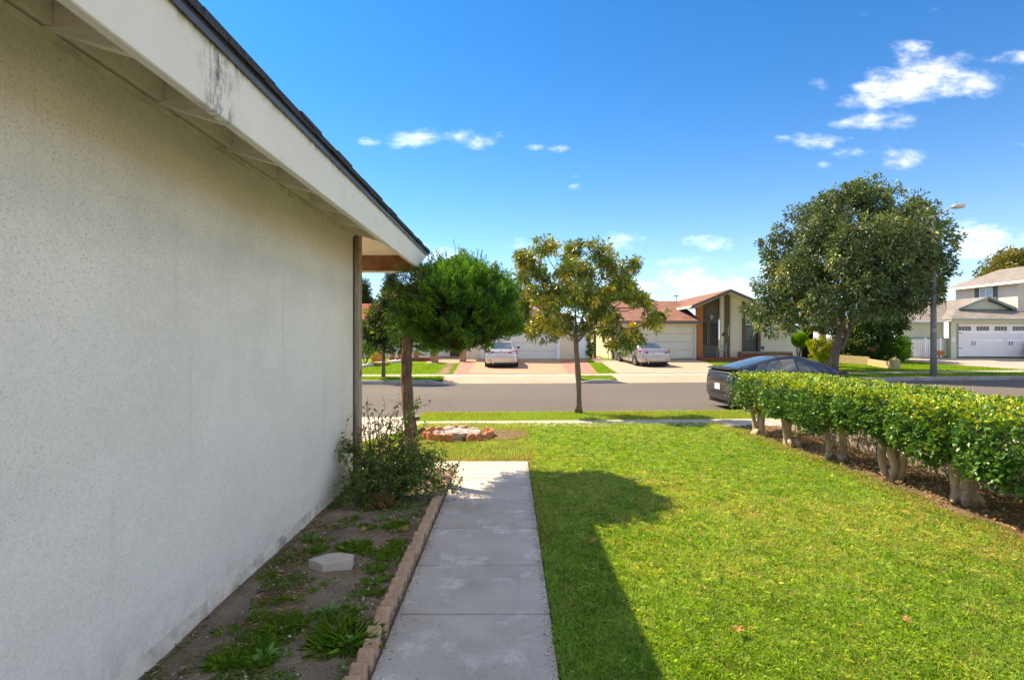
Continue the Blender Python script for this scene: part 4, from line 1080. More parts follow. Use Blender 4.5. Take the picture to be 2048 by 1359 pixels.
bush('rounded_shrub', 'yellow green rounded shrub beside the large tree trunk', 31.5, [(1643, 697, 22, 0), (1630, 690, 12, .3), (1655, 690, 14, -.3), (1640, 680, 10, 0), (1630, 708, 13, 0), (1656, 708, 13, 0), (1643, 712, 13, -.3), (1660, 700, 10, 0)],
     260, 26, .11, .09, .045, [(.20, .24, .02), (.13, .19, .02), (.28, .27, .03)], 50)
# topiary
tpX = XP(1600, 33.6)
tz = zfar(tpX, 33.6)
top_ = thing('topiary_ball', 'bright green clipped topiary ball on a crooked stem by the cream wall', 'topiary', (tpX, 33.6, tz))
mb = MB(); mb.tube([(tpX, 33.6, tz - .05), (XP(1597, 33.6), 33.6, tz + .25), (XP(1602, 33.6), 33.6, ZP(693, 33.6)), (XP(1600, 33.6), 33.6, ZP(684, 33.6))], [.07, .05, .05, .04], 8)
mb.tube([(XP(1597, 33.6), 33.6, tz + .25), (XP(1592, 33.6), 33.5, ZP(700, 33.6)), (XP(1596, 33.6), 33.6, ZP(690, 33.6))], [.04, .035, .03], 8)
mb.build('stem', M['bark_mid'], top_, smooth=True)
C, R = lobes_px([(1600, 679, 14.5, 0)], 33.6)
clump_crown('foliage', C, R, 900, 20, .05, .06, .02, [(.10, .24, .012), (.13, .28, .015)], M['leaf'], top_, 51, shell=(.85, 1.0), jit=.12)
bush('hedge_bush', 'dark green clipped bush left of the bright bush by the picket gate', 34.8, [(1765, 692, 18, 0), (1750, 700, 16, .3), (1785, 692, 16, 0), (1770, 704, 16, -.3), (1790, 704, 12, 0)], 300, 26, .14, .09, .04, [(.03, .08, .02), (.045, .11, .02)], 52)
bush('hedge_bush', 'bright green bush beside the white picket gate', 34.4, [(1806, 685, 13, 0), (1815, 695, 12, .3), (1800, 698, 14, -.2), (1814, 706, 10, 0), (1796, 684, 8, 0), (1806, 708, 10, 0)], 260, 26, .12, .09, .045, [(.10, .24, .02), (.17, .30, .03), (.06, .15, .02)], 53)
bush('hedge_bush', 'dark shrub mass with reddish tips behind the low yellow block wall', 34.8, [(1710, 695, 16, 0), (1690, 698, 14, .4), (1730, 698, 18, -.2), (1700, 688, 10, 0), (1745, 704, 14, 0)], 300, 24, .15, .10, .05, [(.025, .06, .02), (.04, .085, .02), (.25, .05, .04)], 54, w=[.5, .42, .08])
# low plants of the left front garden
bush('garden_plant', 'low green plant among the white border rocks at the left', 31.5, [(735, 695, 10, 0), (728, 685, 8, 0), (742, 702, 8, 0), (722, 700, 8, .2)], 110, 22, .12, .10, .04, [(.10, .20, .03), (.15, .24, .04)], 55, cat='plant')
bush('garden_plant', 'leafy plant on the porch behind the brick planter left of the entry', 36.0, [(840, 690, 12, 0), (828, 684, 8, 0), (850, 685, 8, 0), (812, 690, 8, .2)], 110, 22, .12, .10, .04, [(.05, .12, .03), (.10, .17, .04)], 56, cat='plant')
bush('garden_plant', 'climbing plant on the trellis post left of the tan garage', 36.3, [(1181, 675, 6, 0), (1182, 690, 6, 0), (1180, 704, 6, 0), (1183, 660, 6, 0)], 110, 20, .10, .09, .045, [(.04, .10, .02), (.07, .14, .03)], 57, cat='plant')

# ---- grass blades
def nz2d(x, y, seed, f=1.0, oct=5):
    r = np.random.default_rng(seed); s = np.zeros_like(x); a = 1
    for o_ in range(oct):
        for _ in range(3):
            k = r.normal(0, 1, 2) * f * 2 ** o_; s += a * np.sin(x * k[0] + y * k[1] + r.uniform(0, 6.28))
        a *= .62
    return s / 4
def blades(name, X, Y, Z, h, w, cols, mat, lean=.7, label=None, cat='grass', parent=None):
    n = len(X); a = rng.uniform(0, 6.28, n); la = rng.uniform(0, 6.28, n); ln = np.abs(rng.normal(0, lean, n))
    B = np.stack([X, Y, Z], 1); s = np.stack([np.cos(a), np.sin(a), np.zeros(n)], 1) * (w / 2)[:, None]
    d = np.stack([np.cos(la) * ln, np.sin(la) * ln, np.ones(n)], 1); d = unit(d) * h[:, None]
    V = np.stack([B - s, B + s, B + d], 1).reshape(-1, 3); T = np.arange(n * 3).reshape(-1, 3)
    o = raw(name, V, T, np.repeat(cols, 3, 0), mat, parent)
    if parent is None: tag(o, label, cat, kind='stuff')
    return o
rng = np.random.default_rng(77)
def grasscol(X, Y, green, yellow, dry, seed=5, bias=0.):
    n = len(X); p = .45 * nz2d(X, Y, seed, .9) + .22 * nz2d(X, Y, seed + 1, 5, 3) + bias + .02 + rng.normal(0, .42, n)
    c = np.where((p < .25)[:, None], np.array(green)[rng.integers(0, len(green), n)], np.array(yellow)[rng.integers(0, len(yellow), n)])
    p = np.where(nz2d(X, Y, seed + 7, 5.5, 3) > 1.25, p + .8 * (rng.random(n) < .6), p)
    c = np.where((p > .92)[:, None], np.array(dry)[rng.integers(0, len(dry), n)], c)
    return np.clip(c * (1 + rng.normal(0, .15, (n, 1))), .004, 1)
GR = [(.23, .43, .085), (.29, .50, .11), (.17, .36, .07), (.34, .53, .17)]; YE = [(.44, .54, .15), (.51, .55, .20), (.38, .51, .13)]; DR = [(.55, .43, .18), (.62, .50, .25), (.46, .33, .13)]
# sampling density falls with distance
def lawn_samples(n, y0, y1, p=1.6):
    u = rng.random(n); a, b = y0 ** (1 - p), y1 ** (1 - p); Y = (a + (b - a) * u) ** (1 / (1 - p))
    return Y
n = 330000
Y = lawn_samples(n, 2.25, 10.62, 1.7); X = rng.uniform(.24, LAWN_R + .06, n)
# tufts: blades fan out from common centres and share a colour
nt_ = 21000; per = 17
Yt = lawn_samples(nt_, 2.25, 10.62, 1.7); Xt = rng.uniform(.24, LAWN_R + .06, nt_)
nl = 70000; Yl = rng.uniform(7.2, 10.6, nl); Xl = rng.uniform(-3.3, .24, nl)
de = np.interp(Yl, [6.0, 7.6, 8.6, 9.6, 10.6], [-4.6, -3.2, -2.36, -1.9, -1.68]); k = Xl > de + rng.normal(0, .01, nl)
X = np.concatenate([X, Xl[k]]); Y = np.concatenate([Y, Yl[k]])
aT = rng.uniform(0, 6.283, nt_ * per); qT = rng.uniform(0, 1, nt_ * per) * np.repeat(rng.uniform(.012, .034, nt_), per)
XT = np.repeat(Xt, per) + qT * np.cos(aT); YT = np.repeat(Yt, per) + qT * np.sin(aT)
def lawnmask(X, Y):
    wob = .05 * np.sin(Y * 2.1) + .03 * np.sin(Y * 7) + rng.normal(0, .035, len(Y))
    k = (X < LAWN_R - .06 + wob) & (Y < 10.59 + .044 * np.maximum(X, 0) + rng.normal(0, .015, len(Y)))
    k &= (X > .245) | (Y > 7.19)
    ring = ((X + .86) / .66) ** 2 + ((Y - 9.15) / .56) ** 2
    bare2 = ((X + .15) / .36) ** 2 + ((Y - 9.3) / .36) ** 2
    k &= ring > 1
    k &= (bare2 > 1) | (rng.random(len(X)) < .4)
    k &= (rng.random(len(X)) < np.clip((LAWN_R - .05 - X) / .25, .25, 1))
    return k, ring, bare2
def lawncols(X, Y, cols, ring, bare2, edge=1.):
    dr = np.array([(.46, .33, .13), (.36, .27, .10), (.52, .40, .18), (.26, .30, .07)])[rng.integers(0, 4, len(X))]
    edge_dry = (Y > 7.18) & (Y < 7.42) & (X < .32)
    wb = (edge_dry & (rng.random(len(X)) < .75)) | ((X < .33) & (Y > 4.2) & (rng.random(len(X)) < .35)) | ((X > LAWN_R - .35) & (rng.random(len(X)) < .35)) | ((bare2 < 1.8) & (rng.random(len(X)) < .6)) | ((ring < 1.5) & (rng.random(len(X)) < .4))
    return np.where(wb[:, None], dr, cols)
k, ring, bare2 = lawnmask(X, Y); X, Y, ring, bare2 = X[k], Y[k], ring[k], bare2[k]
hn = nz2d(X, Y, 15, 4.5, 3)
h = np.clip(rng.normal(.026, .009, len(X)) + .007 * hn, .010, .06) * np.where(X < .36, 1.25, 1)
cols = lawncols(X, Y, grasscol(X, Y, GR, YE, DR) * (1 + rng.normal(0, .16, (len(X), 1))), ring, bare2)
cols = np.clip(cols * (1 + .16 * nz2d(X, Y, 16, 8, 3))[:, None], .004, 1)
Z = np.interp(Y, [5.5, 10.5], [0, -.03]) - .012
blades('lawn_grass', X, Y, Z, h, np.clip(.0022 + .0008 * Y, .003, .012), cols, M['grass'], 1.1, 'short green and yellow mown grass of the front lawn', 'grass')
tc_ = grasscol(Xt, Yt, [(.20, .40, .045), (.28, .47, .06), (.14, .31, .045), (.36, .52, .14)], YE + [(.52, .52, .14)], DR)
kk = np.repeat(np.arange(nt_), per)
k, ring, bare2 = lawnmask(XT, YT); XT, YT, kk, aT, ring, bare2 = XT[k], YT[k], kk[k], aT[k], ring[k], bare2[k]; nT = len(XT)
cT = np.clip(lawncols(XT, YT, tc_[kk] * (1 + rng.normal(0, .14, (nT, 1))), ring, bare2), .004, 1)
hT = np.clip(rng.normal(.035, .011, nT), .015, .07) * rng.uniform(.7, 1.2, nt_)[kk]
P = np.stack([XT, YT, np.interp(YT, [5.5, 10.5], [0, -.03]) - .010], 1)
ln = rng.uniform(.25, 1.6, nT); D = np.stack([np.cos(aT) * ln, np.sin(aT) * ln, np.ones(nT)], 1) + rng.normal(0, .25, (nT, 3))
leafset('lawn_tufts', P, D, hT, np.clip(.0020 + .0007 * YT, .003, .010), cT, M['grass'], None, fold=.1, droop=.35)
tag(bpy.context.scene.objects['lawn_tufts'], 'coarser brighter tufts of grass all over the front lawn', 'grass', kind='stuff')

# near verge and far lawns
def verge(n, x0, x1, ya, yb, zf, hh, ww, label, seed, gr=GR, ye=YE, bias=0., excl=None):
    X = rng.uniform(x0, x1, n); t = rng.random(n)
    Ya = ya(X); Y = Ya + (yb(X) - Ya) * t
    if excl is not None: k = excl(X, Y); X, Y = X[k], Y[k]
    Z = zf(X, Y)
    return blades('verge_grass', X, Y, Z - .005, np.clip(rng.normal(hh, hh * .3, len(X)), .01, .2), np.full(len(X), ww), grasscol(X, Y, gr, ye, DR, seed, bias), M['grass'], .7, label, 'grass')
NX = lambda X: 13.4 + .8 * (.055 * X + .0022 * np.where(X > 0, X * X, 0))
FX = lambda X: 23.0 + (.055 * X + .0022 * np.where(X > 0, X * X, 0))
verge(60000, -2.05, 9, lambda X: NX(X) - 1.62, lambda X: NX(X) - .12, lambda X, Y: np.interp(Y - NX(X), [-2.85, -1.6, -.15, 0], [-.155, -.165, -.185, -.19]), .045, .010, 'strip of green and golden grass between near sidewalk and road', 8, ye=[(.30, .30, .03), (.36, .30, .04)], bias=.15)
def zf_np(X, Y):
    d = Y - FX(X)
    return np.interp(d, [0, .15, 1.6, 2.8, 6.5, 10, 13, 60], [-.16, -.15, -.09, -.08, -.02, .12, .25, .4]) + np.interp(X, [20, 30], [0, .13]) * np.interp(d, [3, 9], [0, 1])
FG = [(.15, .30, .015), (.18, .34, .02), (.12, .25, .015)]; FY = [(.24, .36, .03), (.20, .33, .03)]
def exv(X, Y):
    ok = np.ones(len(X), bool)
    for (a, b) in FAR_APR: ok &= ~((X > a - .05) & (X < b + .05))
    return ok
verge(60000, -14, 34, lambda X: FX(X) + .16, lambda X: FX(X) + 1.6, zf_np, .05, .022, 'strip of bright grass along the far kerb', 9, FG, FY, excl=exv)
def exl(X, Y):
    ok = ~((X > -2.7 - (Y - 25.6) * .045) & (X < 4.16 + (Y - 26) * .09)) & ~((X > 5.12 + (Y - 26) * .055) & (X < 10.95 + (Y - 26.6) * .15)) & ~((X > 27.4 - (Y - 29) * .4))
    ok &= ~((X > -5.3) & (X < -2.8) & (Y > 32.6))
    ok &= Y < np.interp(X, [-14, -3, 4, 5.2, 12, 20, 26, 30], [32.8, 32.8, 33.6, 33.5, 33, 33.5, 34.2, 34.4])
    return ok
verge(120000, -14, 30, lambda X: FX(X) + 2.82, lambda X: FX(X) + 11.5, zf_np, .05, .030, 'bright mown grass of the lawns across the street', 10, FG, FY, excl=exl)
# soil at the scallop ring
# weeds in the bed: tufts and rosettes
rng = np.random.default_rng(91)
def px_ground(px, py): D = CAMH * FPX / (py - CY); return XP(px, D), D
TU = [(700, 1290, .16, 1), (655, 1300, .12, 1), (670, 1265, .12, 1), (560, 1265, .10, 1), (520, 1330, .10, 1), (450, 1330, .10, 1), (610, 1245, .08, 1), (705, 1105, .11, 1), (718, 1095, .10, 1), (735, 1110, .08, 1),
      (775, 1120, .09, 1), (785, 1105, .09, 1), (795, 1090, .08, 1), (750, 1145, .08, 1), (718, 1195, .07, 1), (745, 1170, .07, 1), (660, 1175, .07, 1), (640, 1185, .07, 1), (600, 1205, .06, 1), (690, 1235, .09, 1),
      (625, 1085, .07, 1), (640, 1100, .06, 1), (700, 1045, .09, 1), (735, 1060, .08, 1), (800, 1050, .08, 1), (680, 1060, .08, 1), (450, 1270, .07, 1), (520, 1240, .07, 1), (560, 1205, .06, 1), (850, 1035, .06, 1)]
TL = {(700, 1290): 'big bright grass tuft against the brick edging at the bottom of the bed', (655, 1300): 'bright grass tuft left of the biggest tuft at the bottom of the bed', (560, 1265): 'grass tuft in the lower middle of the bed, above the rosette weed',
      (450, 1330): 'grass tuft nearest the wall footing in the bottom corner of the bed', (705, 1105): 'leafy grass tuft just behind the angular paver', (775, 1120): 'grass tuft beside the brick edging, right of the paver', (750, 1145): 'small grass tuft between paver and brick edging, on bare soil',
      (660, 1175): 'flat grass tuft just in front of the paver', (625, 1085): 'grass tuft against the wall footing beyond the paver', (700, 1045): 'grass tuft at the left foot of the sprawling shrub'}
SP, SDD, SL, SW, SCc = [], [], [], [], []
for i, (px, py, r, kind) in enumerate(TU + [(int(rng.uniform(420, 800)), int(rng.uniform(1050, 1340)), rng.uniform(.04, .08), 1) for _ in range(46)]):
    x, y = px_ground(px, py)
    if x < HX + .05 or x > -.79:
        if i >= len(TU): continue
        x = min(max(x, HX + .06), -.80)
    n = int(60 + 1100 * r)
    a = rng.uniform(0, 6.28, n); q = rng.uniform(0, 1, n) ** .7 * r * .55
    P = np.stack([x + q * np.cos(a), y + q * np.sin(a), np.full(n, .01)], 1)
    D = np.stack([np.cos(a) * 1.0 + rng.normal(0, .4, n), np.sin(a) + rng.normal(0, .4, n), rng.uniform(.35, 1.4, n)], 1)
    L = r * rng.uniform(.5, 1.1, n); W = np.full(n, .003 + .009 * r); cc = pick([(.09, .20, .02), (.12, .26, .025), (.07, .16, .02), (.16, .25, .04)], n, .15)
    if (px, py) in TL:
        t = thing('grass_tuft', TL[(px, py)], 'weed', (x, y, .01), 'grass tufts in the planting bed')
        leafset('blades', P, D, L, W, cc, M['grass'], t, fold=.15, droop=.25)
    else: SP.append(P); SDD.append(D); SL.append(L); SW.append(W); SCc.append(cc)
leafset('weed_grass', np.concatenate(SP), np.concatenate(SDD), np.concatenate(SL), np.concatenate(SW), np.concatenate(SCc), M['grass'], None, fold=.15, droop=.25)
tag(bpy.context.scene.objects['weed_grass'], 'small scattered grass weeds over the planting bed', 'weeds', kind='stuff')
def rosette(px, py, r, n, label):
    x, y = px_ground(px, py); x = max(x, HX + .07)
    P = []; D = []
    for k in range(n):
        a = 2.4 * k; P.append((x + .01 * math.cos(a), y + .01 * math.sin(a), .02 + .01 * k / n)); D.append((math.cos(a), math.sin(a), .25 + .9 * k / n))
    t = thing('broadleaf_weed', label, 'weed', (x, y, 0))
    leafset('leaves', np.array(P), np.array(D), r * rng.uniform(.7, 1.1, n), r * .30, pick([(.07, .17, .05), (.09, .20, .05)], n, .1), M['leaf'], t, fold=.15, droop=.15)
rosette(530, 1325, .085, 12, 'dark green rosette weed with long leaves at the bottom of the bed')
rosette(570, 1320, .07, 14, 'small leafy weed right of the long-leaved rosette')
rosette(655, 1235, .09, 16, 'broad-leaved weed in the bed below the paver, nearest the edging')
rosette(620, 1085, .10, 18, 'broad-leaved weed against the wall footing beyond the paver')
rosette(765, 1045, .08, 12, 'broad-leaved weed at the foot of the sprawling shrub')
rosette(715, 1290, .08, 14, 'pale leafy weed between grass tufts and brick edging at the bottom')
rosette(820, 1100, .06, 12, 'tiny leafy weed touching the brick edging near the tufts')
# low mat of ground cover
n = 70000; X = rng.uniform(HX + .02, -.78, n); Y = 2.0 + 4.4 * rng.random(n) ** 1.2
p = nz2d(X, Y, 33, 3.2, 4) + .9 * np.exp(-((X + 1.25) / .25) ** 2 - ((Y - 2.7) / .35) ** 2) - .9 * np.exp(-((X + 1.0) / .22) ** 2 - ((Y - 3.5) / .35) ** 2)
k = p > rng.uniform(-.1, .5, n); X, Y = X[k], Y[k]; n = len(X)
leafset('ground_cover', np.stack([X, Y, np.full(n, .018)], 1), np.stack([rng.normal(0, 1, n), rng.normal(0, 1, n), rng.uniform(.1, .8, n)], 1), .017 * rng.uniform(.6, 1.4, n), .011,
        pick([(.07, .15, .022), (.10, .19, .03), (.06, .11, .025)], n, .2), M['leaf'], None); gc = bpy.context.scene.objects['ground_cover']
tag(gc, 'low mat of tiny green weeds spreading over the bed soil', 'weeds', kind='stuff')
n = 20000; X = rng.uniform(HX + .02, -.78, n); Y = 2.0 + 4.3 * rng.random(n) ** 1.1
w = np.exp(-((X - HX - .1) / .35) ** 2); k = rng.random(n) < .25 + .75 * w; X, Y = X[k], Y[k]; n = len(X)
leafset('dry_litter', np.stack([X, Y, np.full(n, .022)], 1), np.stack([rng.normal(0, 1, n), rng.normal(0, 1, n), rng.normal(0, .15, n)], 1), .045 * rng.uniform(.3, 1.5, n), .004,
        pick([(.22, .13, .07), (.30, .21, .13), (.12, .07, .04), (.40, .30, .20)], n, .25), M['leaf'], None)
tag(bpy.context.scene.objects['dry_litter'], 'dry straw and twig litter scattered on the bed soil', 'litter', kind='stuff')
n = 5000; X = rng.uniform(4.1, 5.1, n); Y = rng.uniform(2.5, 10.4, n)
leafset('leaf_litter', np.stack([X, Y, .0 + np.interp(Y, [5, 10.5], [0, -.05]) + rng.uniform(-.005, .01, n)], 1), np.stack([rng.normal(0, 1, n), rng.normal(0, 1, n), rng.normal(0, .3, n)], 1), .035 * rng.uniform(.4, 1.5, n), .014,
        pick([(.30, .20, .10), (.20, .13, .07), (.36, .28, .16), (.10, .12, .04)], n, .2), M['leaf'], None)
tag(bpy.context.scene.objects['leaf_litter'], 'dry leaf litter on the brown soil under the hedge', 'litter', kind='stuff')

# pebbles and crumbs on the bed soil
rng = np.random.default_rng(123)
n = 1500; X = rng.uniform(HX + .03, -.78, n); Y = 2.0 + 4.3 * rng.random(n) ** 1.1
sz = .004 + .008 * rng.random(n) ** 3; X[:160] = rng.normal(-.93, .05, 160); Y[:160] = rng.normal(3.1, .3, 160); sz[:160] *= 1.3
base = np.array([(1, 0, 0), (0, 1, 0), (-1, 0, 0), (0, -1, 0), (0, 0, 1), (0, 0, -1)], float)
tri = np.array([(0, 1, 4), (1, 2, 4), (2, 3, 4), (3, 0, 4), (1, 0, 5), (2, 1, 5), (3, 2, 5), (0, 3, 5)])
V = (base[None] * rng.uniform(.6, 1.3, (n, 6, 1)) * sz[:, None, None] + np.stack([X, Y, np.full(n, .022)], 1)[:, None]).reshape(-1, 3)
T = (tri[None] + (np.arange(n) * 6)[:, None, None]).reshape(-1, 3)
c = np.array([(.45, .40, .33), (.62, .58, .52), (.25, .19, .14), (.16, .12, .09)])[rng.integers(0, 4, n)]
o = raw('soil_crumbs', V, T, np.repeat(c, 6, 0), M['leaf_dark']); tag(o, 'small pale pebbles and soil crumbs on the planting bed', 'pebbles', kind='stuff')
# crumbs and clippings along the walkway edges and the far gutter
n = 2600; side = rng.random(n) < .5; Y = rng.uniform(2.2, 7.1, n); X = np.where(side, rng.normal(.215, .02, n), rng.normal(-.64, .02, n)); X = np.clip(X, -.66, .235)
leafset('path_clippings', np.stack([X, Y, np.full(n, .004)], 1), np.stack([rng.normal(0, 1, n), rng.normal(0, 1, n), rng.normal(0, .05, n)], 1), .018 * rng.uniform(.3, 1.5, n), .003,
        pick([(.16, .10, .05), (.24, .18, .09), (.09, .10, .03), (.05, .035, .025)], n, .25), M['leaf'], None, fold=.05, droop=0)
tag(bpy.context.scene.objects['path_clippings'], 'dry clippings and soil crumbs along the walkway edges', 'litter', kind='stuff')
# ------------------------------------------------------------------ far houses
rng = np.random.default_rng(5); random.seed(5)
def gx(px, D=36.0): return XP(px, D)
def gz(py, D=36.0): return ZP(py, D)
def quad_roof(mb, pts, th=.12): mb.slab(pts, th)
def panel_grid(parent, mat, x0, x1, z0, z1, Y, nx, nz, name='door_panel', recess=.03, raised=True):
    """garage door: backing leaf + raised panels"""
    w = (x1 - x0) / nx; h = (z1 - z0) / nz
    base = None
    for j in range(nz):
        sec = MB().box(x0, x1, Y, Y + .05, z0 + j * h + .006, z0 + (j + 1) * h - .006).build('door_section', mat, parent)
        if raised:
            for i in range(nx):
                a = x0 + i * w + .08; b = x0 + (i + 1) * w - .08; c = z0 + j * h + .10; d = z0 + (j + 1) * h - .10
                o = MB().hexa([(a, Y - .002, c), (b, Y - .002, c), (b, Y - .002, d), (a, Y - .002, d)][::-1], [(a + .03, Y - .022, c + .03), (b - .03, Y - .022, c + .03), (b - .03, Y - .022, d - .03), (a + .03, Y - .022, d - .03)][::-1])
                o.build(name, mat, sec)
    MB().box(x0, x1, Y + .051, Y + .08, z0, z1).build('door_backing', M['dark'], parent)

# ---- house B: brown roof, entry gable
D0 = 36.0
zb = .24
hb = thing('ranch_house', 'cream ranch house with red brown shingle roof, orange brick column and tall dark entry doors', 'house', (9.0, 38, zb))
xg0, xg1 = gx(1224), gx(1393)
xd0, xd1 = gx(1239.5), gx(1387); zt = gz(652); ze = 2.74
# garage front wall pieces
MB().box(xg0 + .16, xd0 - .05, D0, D0 + .2, zb - .3, ze).build('wall', M['stucco_beige'], hb)
MB().box(xd1 + .05, xg1, D0, D0 + .2, zb - .3, ze).build('wall', M['stucco_far'], hb)
MB().box(xd0 - .05, xd1 + .05, D0, D0 + .2, zt + .06, ze).build('wall', M['stucco_far'], hb)
for (a, b) in ((xd0 - .13, xd0 - .05), (xd1 + .05, xd1 + .13)):
    MB().box(a, b, D0 - .02, D0 - .001, zb, zt + .1).build('door_trim', M['white_wood'], hb)
MB().box(xd0 - .05, xd1 + .05, D0 - .02, D0 - .001, zt + .02, zt + .1).build('door_trim', M['white_wood'], hb)
gd = part('garage_door', hb, (0, 0, 0))
panel_grid(gd, M['garage_cream'], xd0 - .03, xd1 + .03, zb + .01, zt + .05, D0 + .10, 4, 4)
MB().box(xg0, xg0 + .155, D0 - .03, D0 + .1, zb - .1, ze).build('corner_post', M['post_brown'], hb)
# side wall receding with gable top
MB().prism([(D0 + .1, zb - .3), (46, zb - .3), (46, 2.74), (40.6, 4.30), (D0 + .1, 2.86)], 'x', xg0, xg0 + .2).build('side_wall', M['stucco_beige'], hb)
MB().box(xg0, 17, 45.8, 46, zb, 3).build('rear_wall', M['stucco_beige'], hb)
# garage roof: shingled slopes
ex0, ex1 = gx(1212, 35.3), gx(1403, 35.3); ye = 35.3; ze2 = gz(641, 35.3); yr, zr = 40.4, ZP(601.5, 40.4)
mb = MB(); quad_roof(mb, [(ex0, ye, ze2), (ex1, ye, ze2), (ex1, yr, zr), (ex0, yr, zr)]); quad_roof(mb, [(ex0, yr + .01, zr), (ex1, yr + .01, zr), (ex1, 45.6, ze2), (ex0, 45.6, ze2)]); mb.build('roof', M['roof_brown'], hb)
MB().box(ex0 + .02, ex1 - .02, ye - .05, ye - .001, ze2 - .19, ze2 - .01).build('fascia', M['fascia_brown'], hb)
MB().hexa([(ex0 - .05, ye, ze2 - .22), (ex0 - .002, ye, ze2 - .22), (ex0 - .002, yr, zr - .22), (ex0 - .05, yr, zr - .22)], [(ex0 - .05, ye, ze2 - .01), (ex0 - .002, ye, ze2 - .01), (ex0 - .002, yr, zr - .01), (ex0 - .05, yr, zr - .01)]).build('rake_board', M['white_wood'], hb)
MB().box(ex0, ex1, ye + .01, D0 - .01, ze2 - .20, ze2 - .16).build('soffit', M['white_wood'], hb)
# entry gable
GY = 35.0
ax, az = gx(1462, GY), gz(577.5, GY)
lx, lz = gx(1384, GY), gz(610, GY)
rx, rz = gx(1602, GY), gz(637, GY)
mb = MB(); quad_roof(mb, [(lx, GY, lz), (ax, GY, az), (ax, 46, az), (lx, 46, lz)], .10); mb.build('entry_roof', M['roof_brown'], hb)
mb = MB(); quad_roof(mb, [(ax + .001, GY, az), (rx, GY, rz), (rx, 46, rz), (ax + .001, 46, az)], .10); mb.build('entry_roof', M['roof_brown'], hb)
def rakeb(a, b, h, Y0, Y1, mat, name='rake_board', dz=0, **k):
    MB().hexa([(a[0], Y0, a[1] - h + dz), (b[0], Y0, b[1] - h + dz), (b[0], Y1, b[1] - h + dz), (a[0], Y1, a[1] - h + dz)], [(a[0], Y0, a[1] + dz), (b[0], Y0, b[1] + dz), (b[0], Y1, b[1] + dz), (a[0], Y1, a[1] + dz)]).build(name, mat, hb)
rakeb((lx, lz), (ax - .001, az), .20, GY - .05, GY - .002, M['fascia_brown'], dz=-.02)
rakeb((ax + .001, az), (rx, rz), .20, GY - .05, GY - .002, M['fascia_brown'], dz=-.02)
rakeb((lx + .1, lz), (ax - .001, az), .10, GY + .02, D0 - .01, M['stucco_far'], name='soffit', dz=-.13)
rakeb((ax + .001, az), (rx - .1, rz), .10, GY + .02, D0 - .01, M['stucco_far'], name='soffit', dz=-.13)
MB().box(lx - .02, lx + .03, GY, 40, lz - .16, lz - .02).build('gutter', M['white_wood'], hb)
MB().tube([(lx - .03, GY - .03, lz - .12), (lx - .03, GY + .1, lz - .12)], .07, 8).build('gutter_end', M['lamp_grey'], hb)
def ztop(x): return (az - (ax - x) * (az - lz) / (ax - lx) if x < ax else az - (x - ax) * (az - rz) / (rx - ax)) - .15
def gwall(name, x0, x1, mat, y0=D0, y1=D0 + .2, z0=zb - .1, zt_=None):
    if zt_ is not None: MB().box(x0, x1, y0, y1, z0, zt_).build(name, mat, hb)
    elif x0 < ax < x1: MB().prism([(x0, z0), (x1, z0), (x1, ztop(x1)), (ax, ztop(ax)), (x0, ztop(x0))], 'y', y0, y1).build(name, mat, hb)
    else: MB().prism([(x0, z0), (x1, z0), (x1, ztop(x1)), (x0, ztop(x0))], 'y', y0, y1).build(name, mat, hb)
bx0, bx1 = gx(1393.5), gx(1405)
# brick column
colm = MB().prism([(bx0 + .01, zb - .1), (bx1 - .01, zb - .1), (bx1 - .01, ztop(bx1) - .03), (bx0 + .01, ztop(bx0) - .03)], 'y', D0 - .09, D0 + .3).build('brick_column', M['mortar'], hb)
z = zb - .02; r = 0
while z < ztop(bx0) - .14:
    nb = 2
    w = (bx1 - bx0) / nb
    for i in range(nb):
        sh = (w * .5 if r % 2 else 0)
        a = bx0 + i * w - sh * (1 if i else 0); b = min(bx1, a + w)
        if r % 2 and i == 0: b = bx0 + w * .5
        if r % 2 and i == 1: b = bx1
        MB().box(a + .006, b - .006, D0 - .105 - random.uniform(0, .008), D0 - .05, z + .006, z + .088).build('brick', M['brick_orange'], colm)
    z += .098; r += 1
# dark entry
ex_a, ex_b = gx(1405) + .005, gx(1441)
gwall('entry_panel', ex_a, ex_b, M['fascia_brown'], D0 + .32, D0 + .40, z0=gz(639))
gwall('entry_back', ex_a, ex_b, M['dark'], D0 + .5, D0 + .6)
zd0, zd1 = zb + .14, gz(640)
MB().box(gx(1405) + .005, gx(1441), D0 + .25, D0 + .45, zd1, zd1 + .06).build('door_header', M['fascia_brown'], hb)
for s, (a, b) in enumerate(((gx(1405.5), gx(1419.5)), (gx(1420), gx(1440.5)))):
    dr = part('entry_door', hb, (a, D0 + .28, zd0))
    fw = .10
    MB().box(a, a + fw, D0 + .25, D0 + .31, zd0, zd1).box(b - fw, b, D0 + .25, D0 + .31, zd0, zd1).box(a + fw, b - fw, D0 + .25, D0 + .31, zd1 - .14, zd1).box(a + fw, b - fw, D0 + .25, D0 + .31, zd0, zd0 + .75).build('door_frame', M['fascia_brown'], dr)
    MB().box(a + fw, b - fw, D0 + .29, D0 + .30, zd0 + .75, zd1 - .14).build('screen', M['screen_dark'], dr)
    n = 3 if s else 2
    for i in range(1, n + 1):
        xx = a + fw + (b - a - 2 * fw) * i / (n + 1)
        MB().box(xx - .02, xx + .02, D0 + .262, D0 + .28, zd0 + .75, zd1 - .14).build('bar', M['fascia_brown'], dr)
    for i in range(1, 4):
        zz = zd0 + .75 + (zd1 - .14 - zd0 - .75) * i / 4
        MB().box(a + fw, b - fw, D0 + .262, D0 + .28, zz - .018, zz + .018).build('bar', M['fascia_brown'], dr)
gwall('wall', gx(1441) + .002, gx(1448.5), M['stucco_far'])
gwall('timber_post', gx(1449), gx(1458.2), M['post_brown'], D0 - .14, D0 + .18)
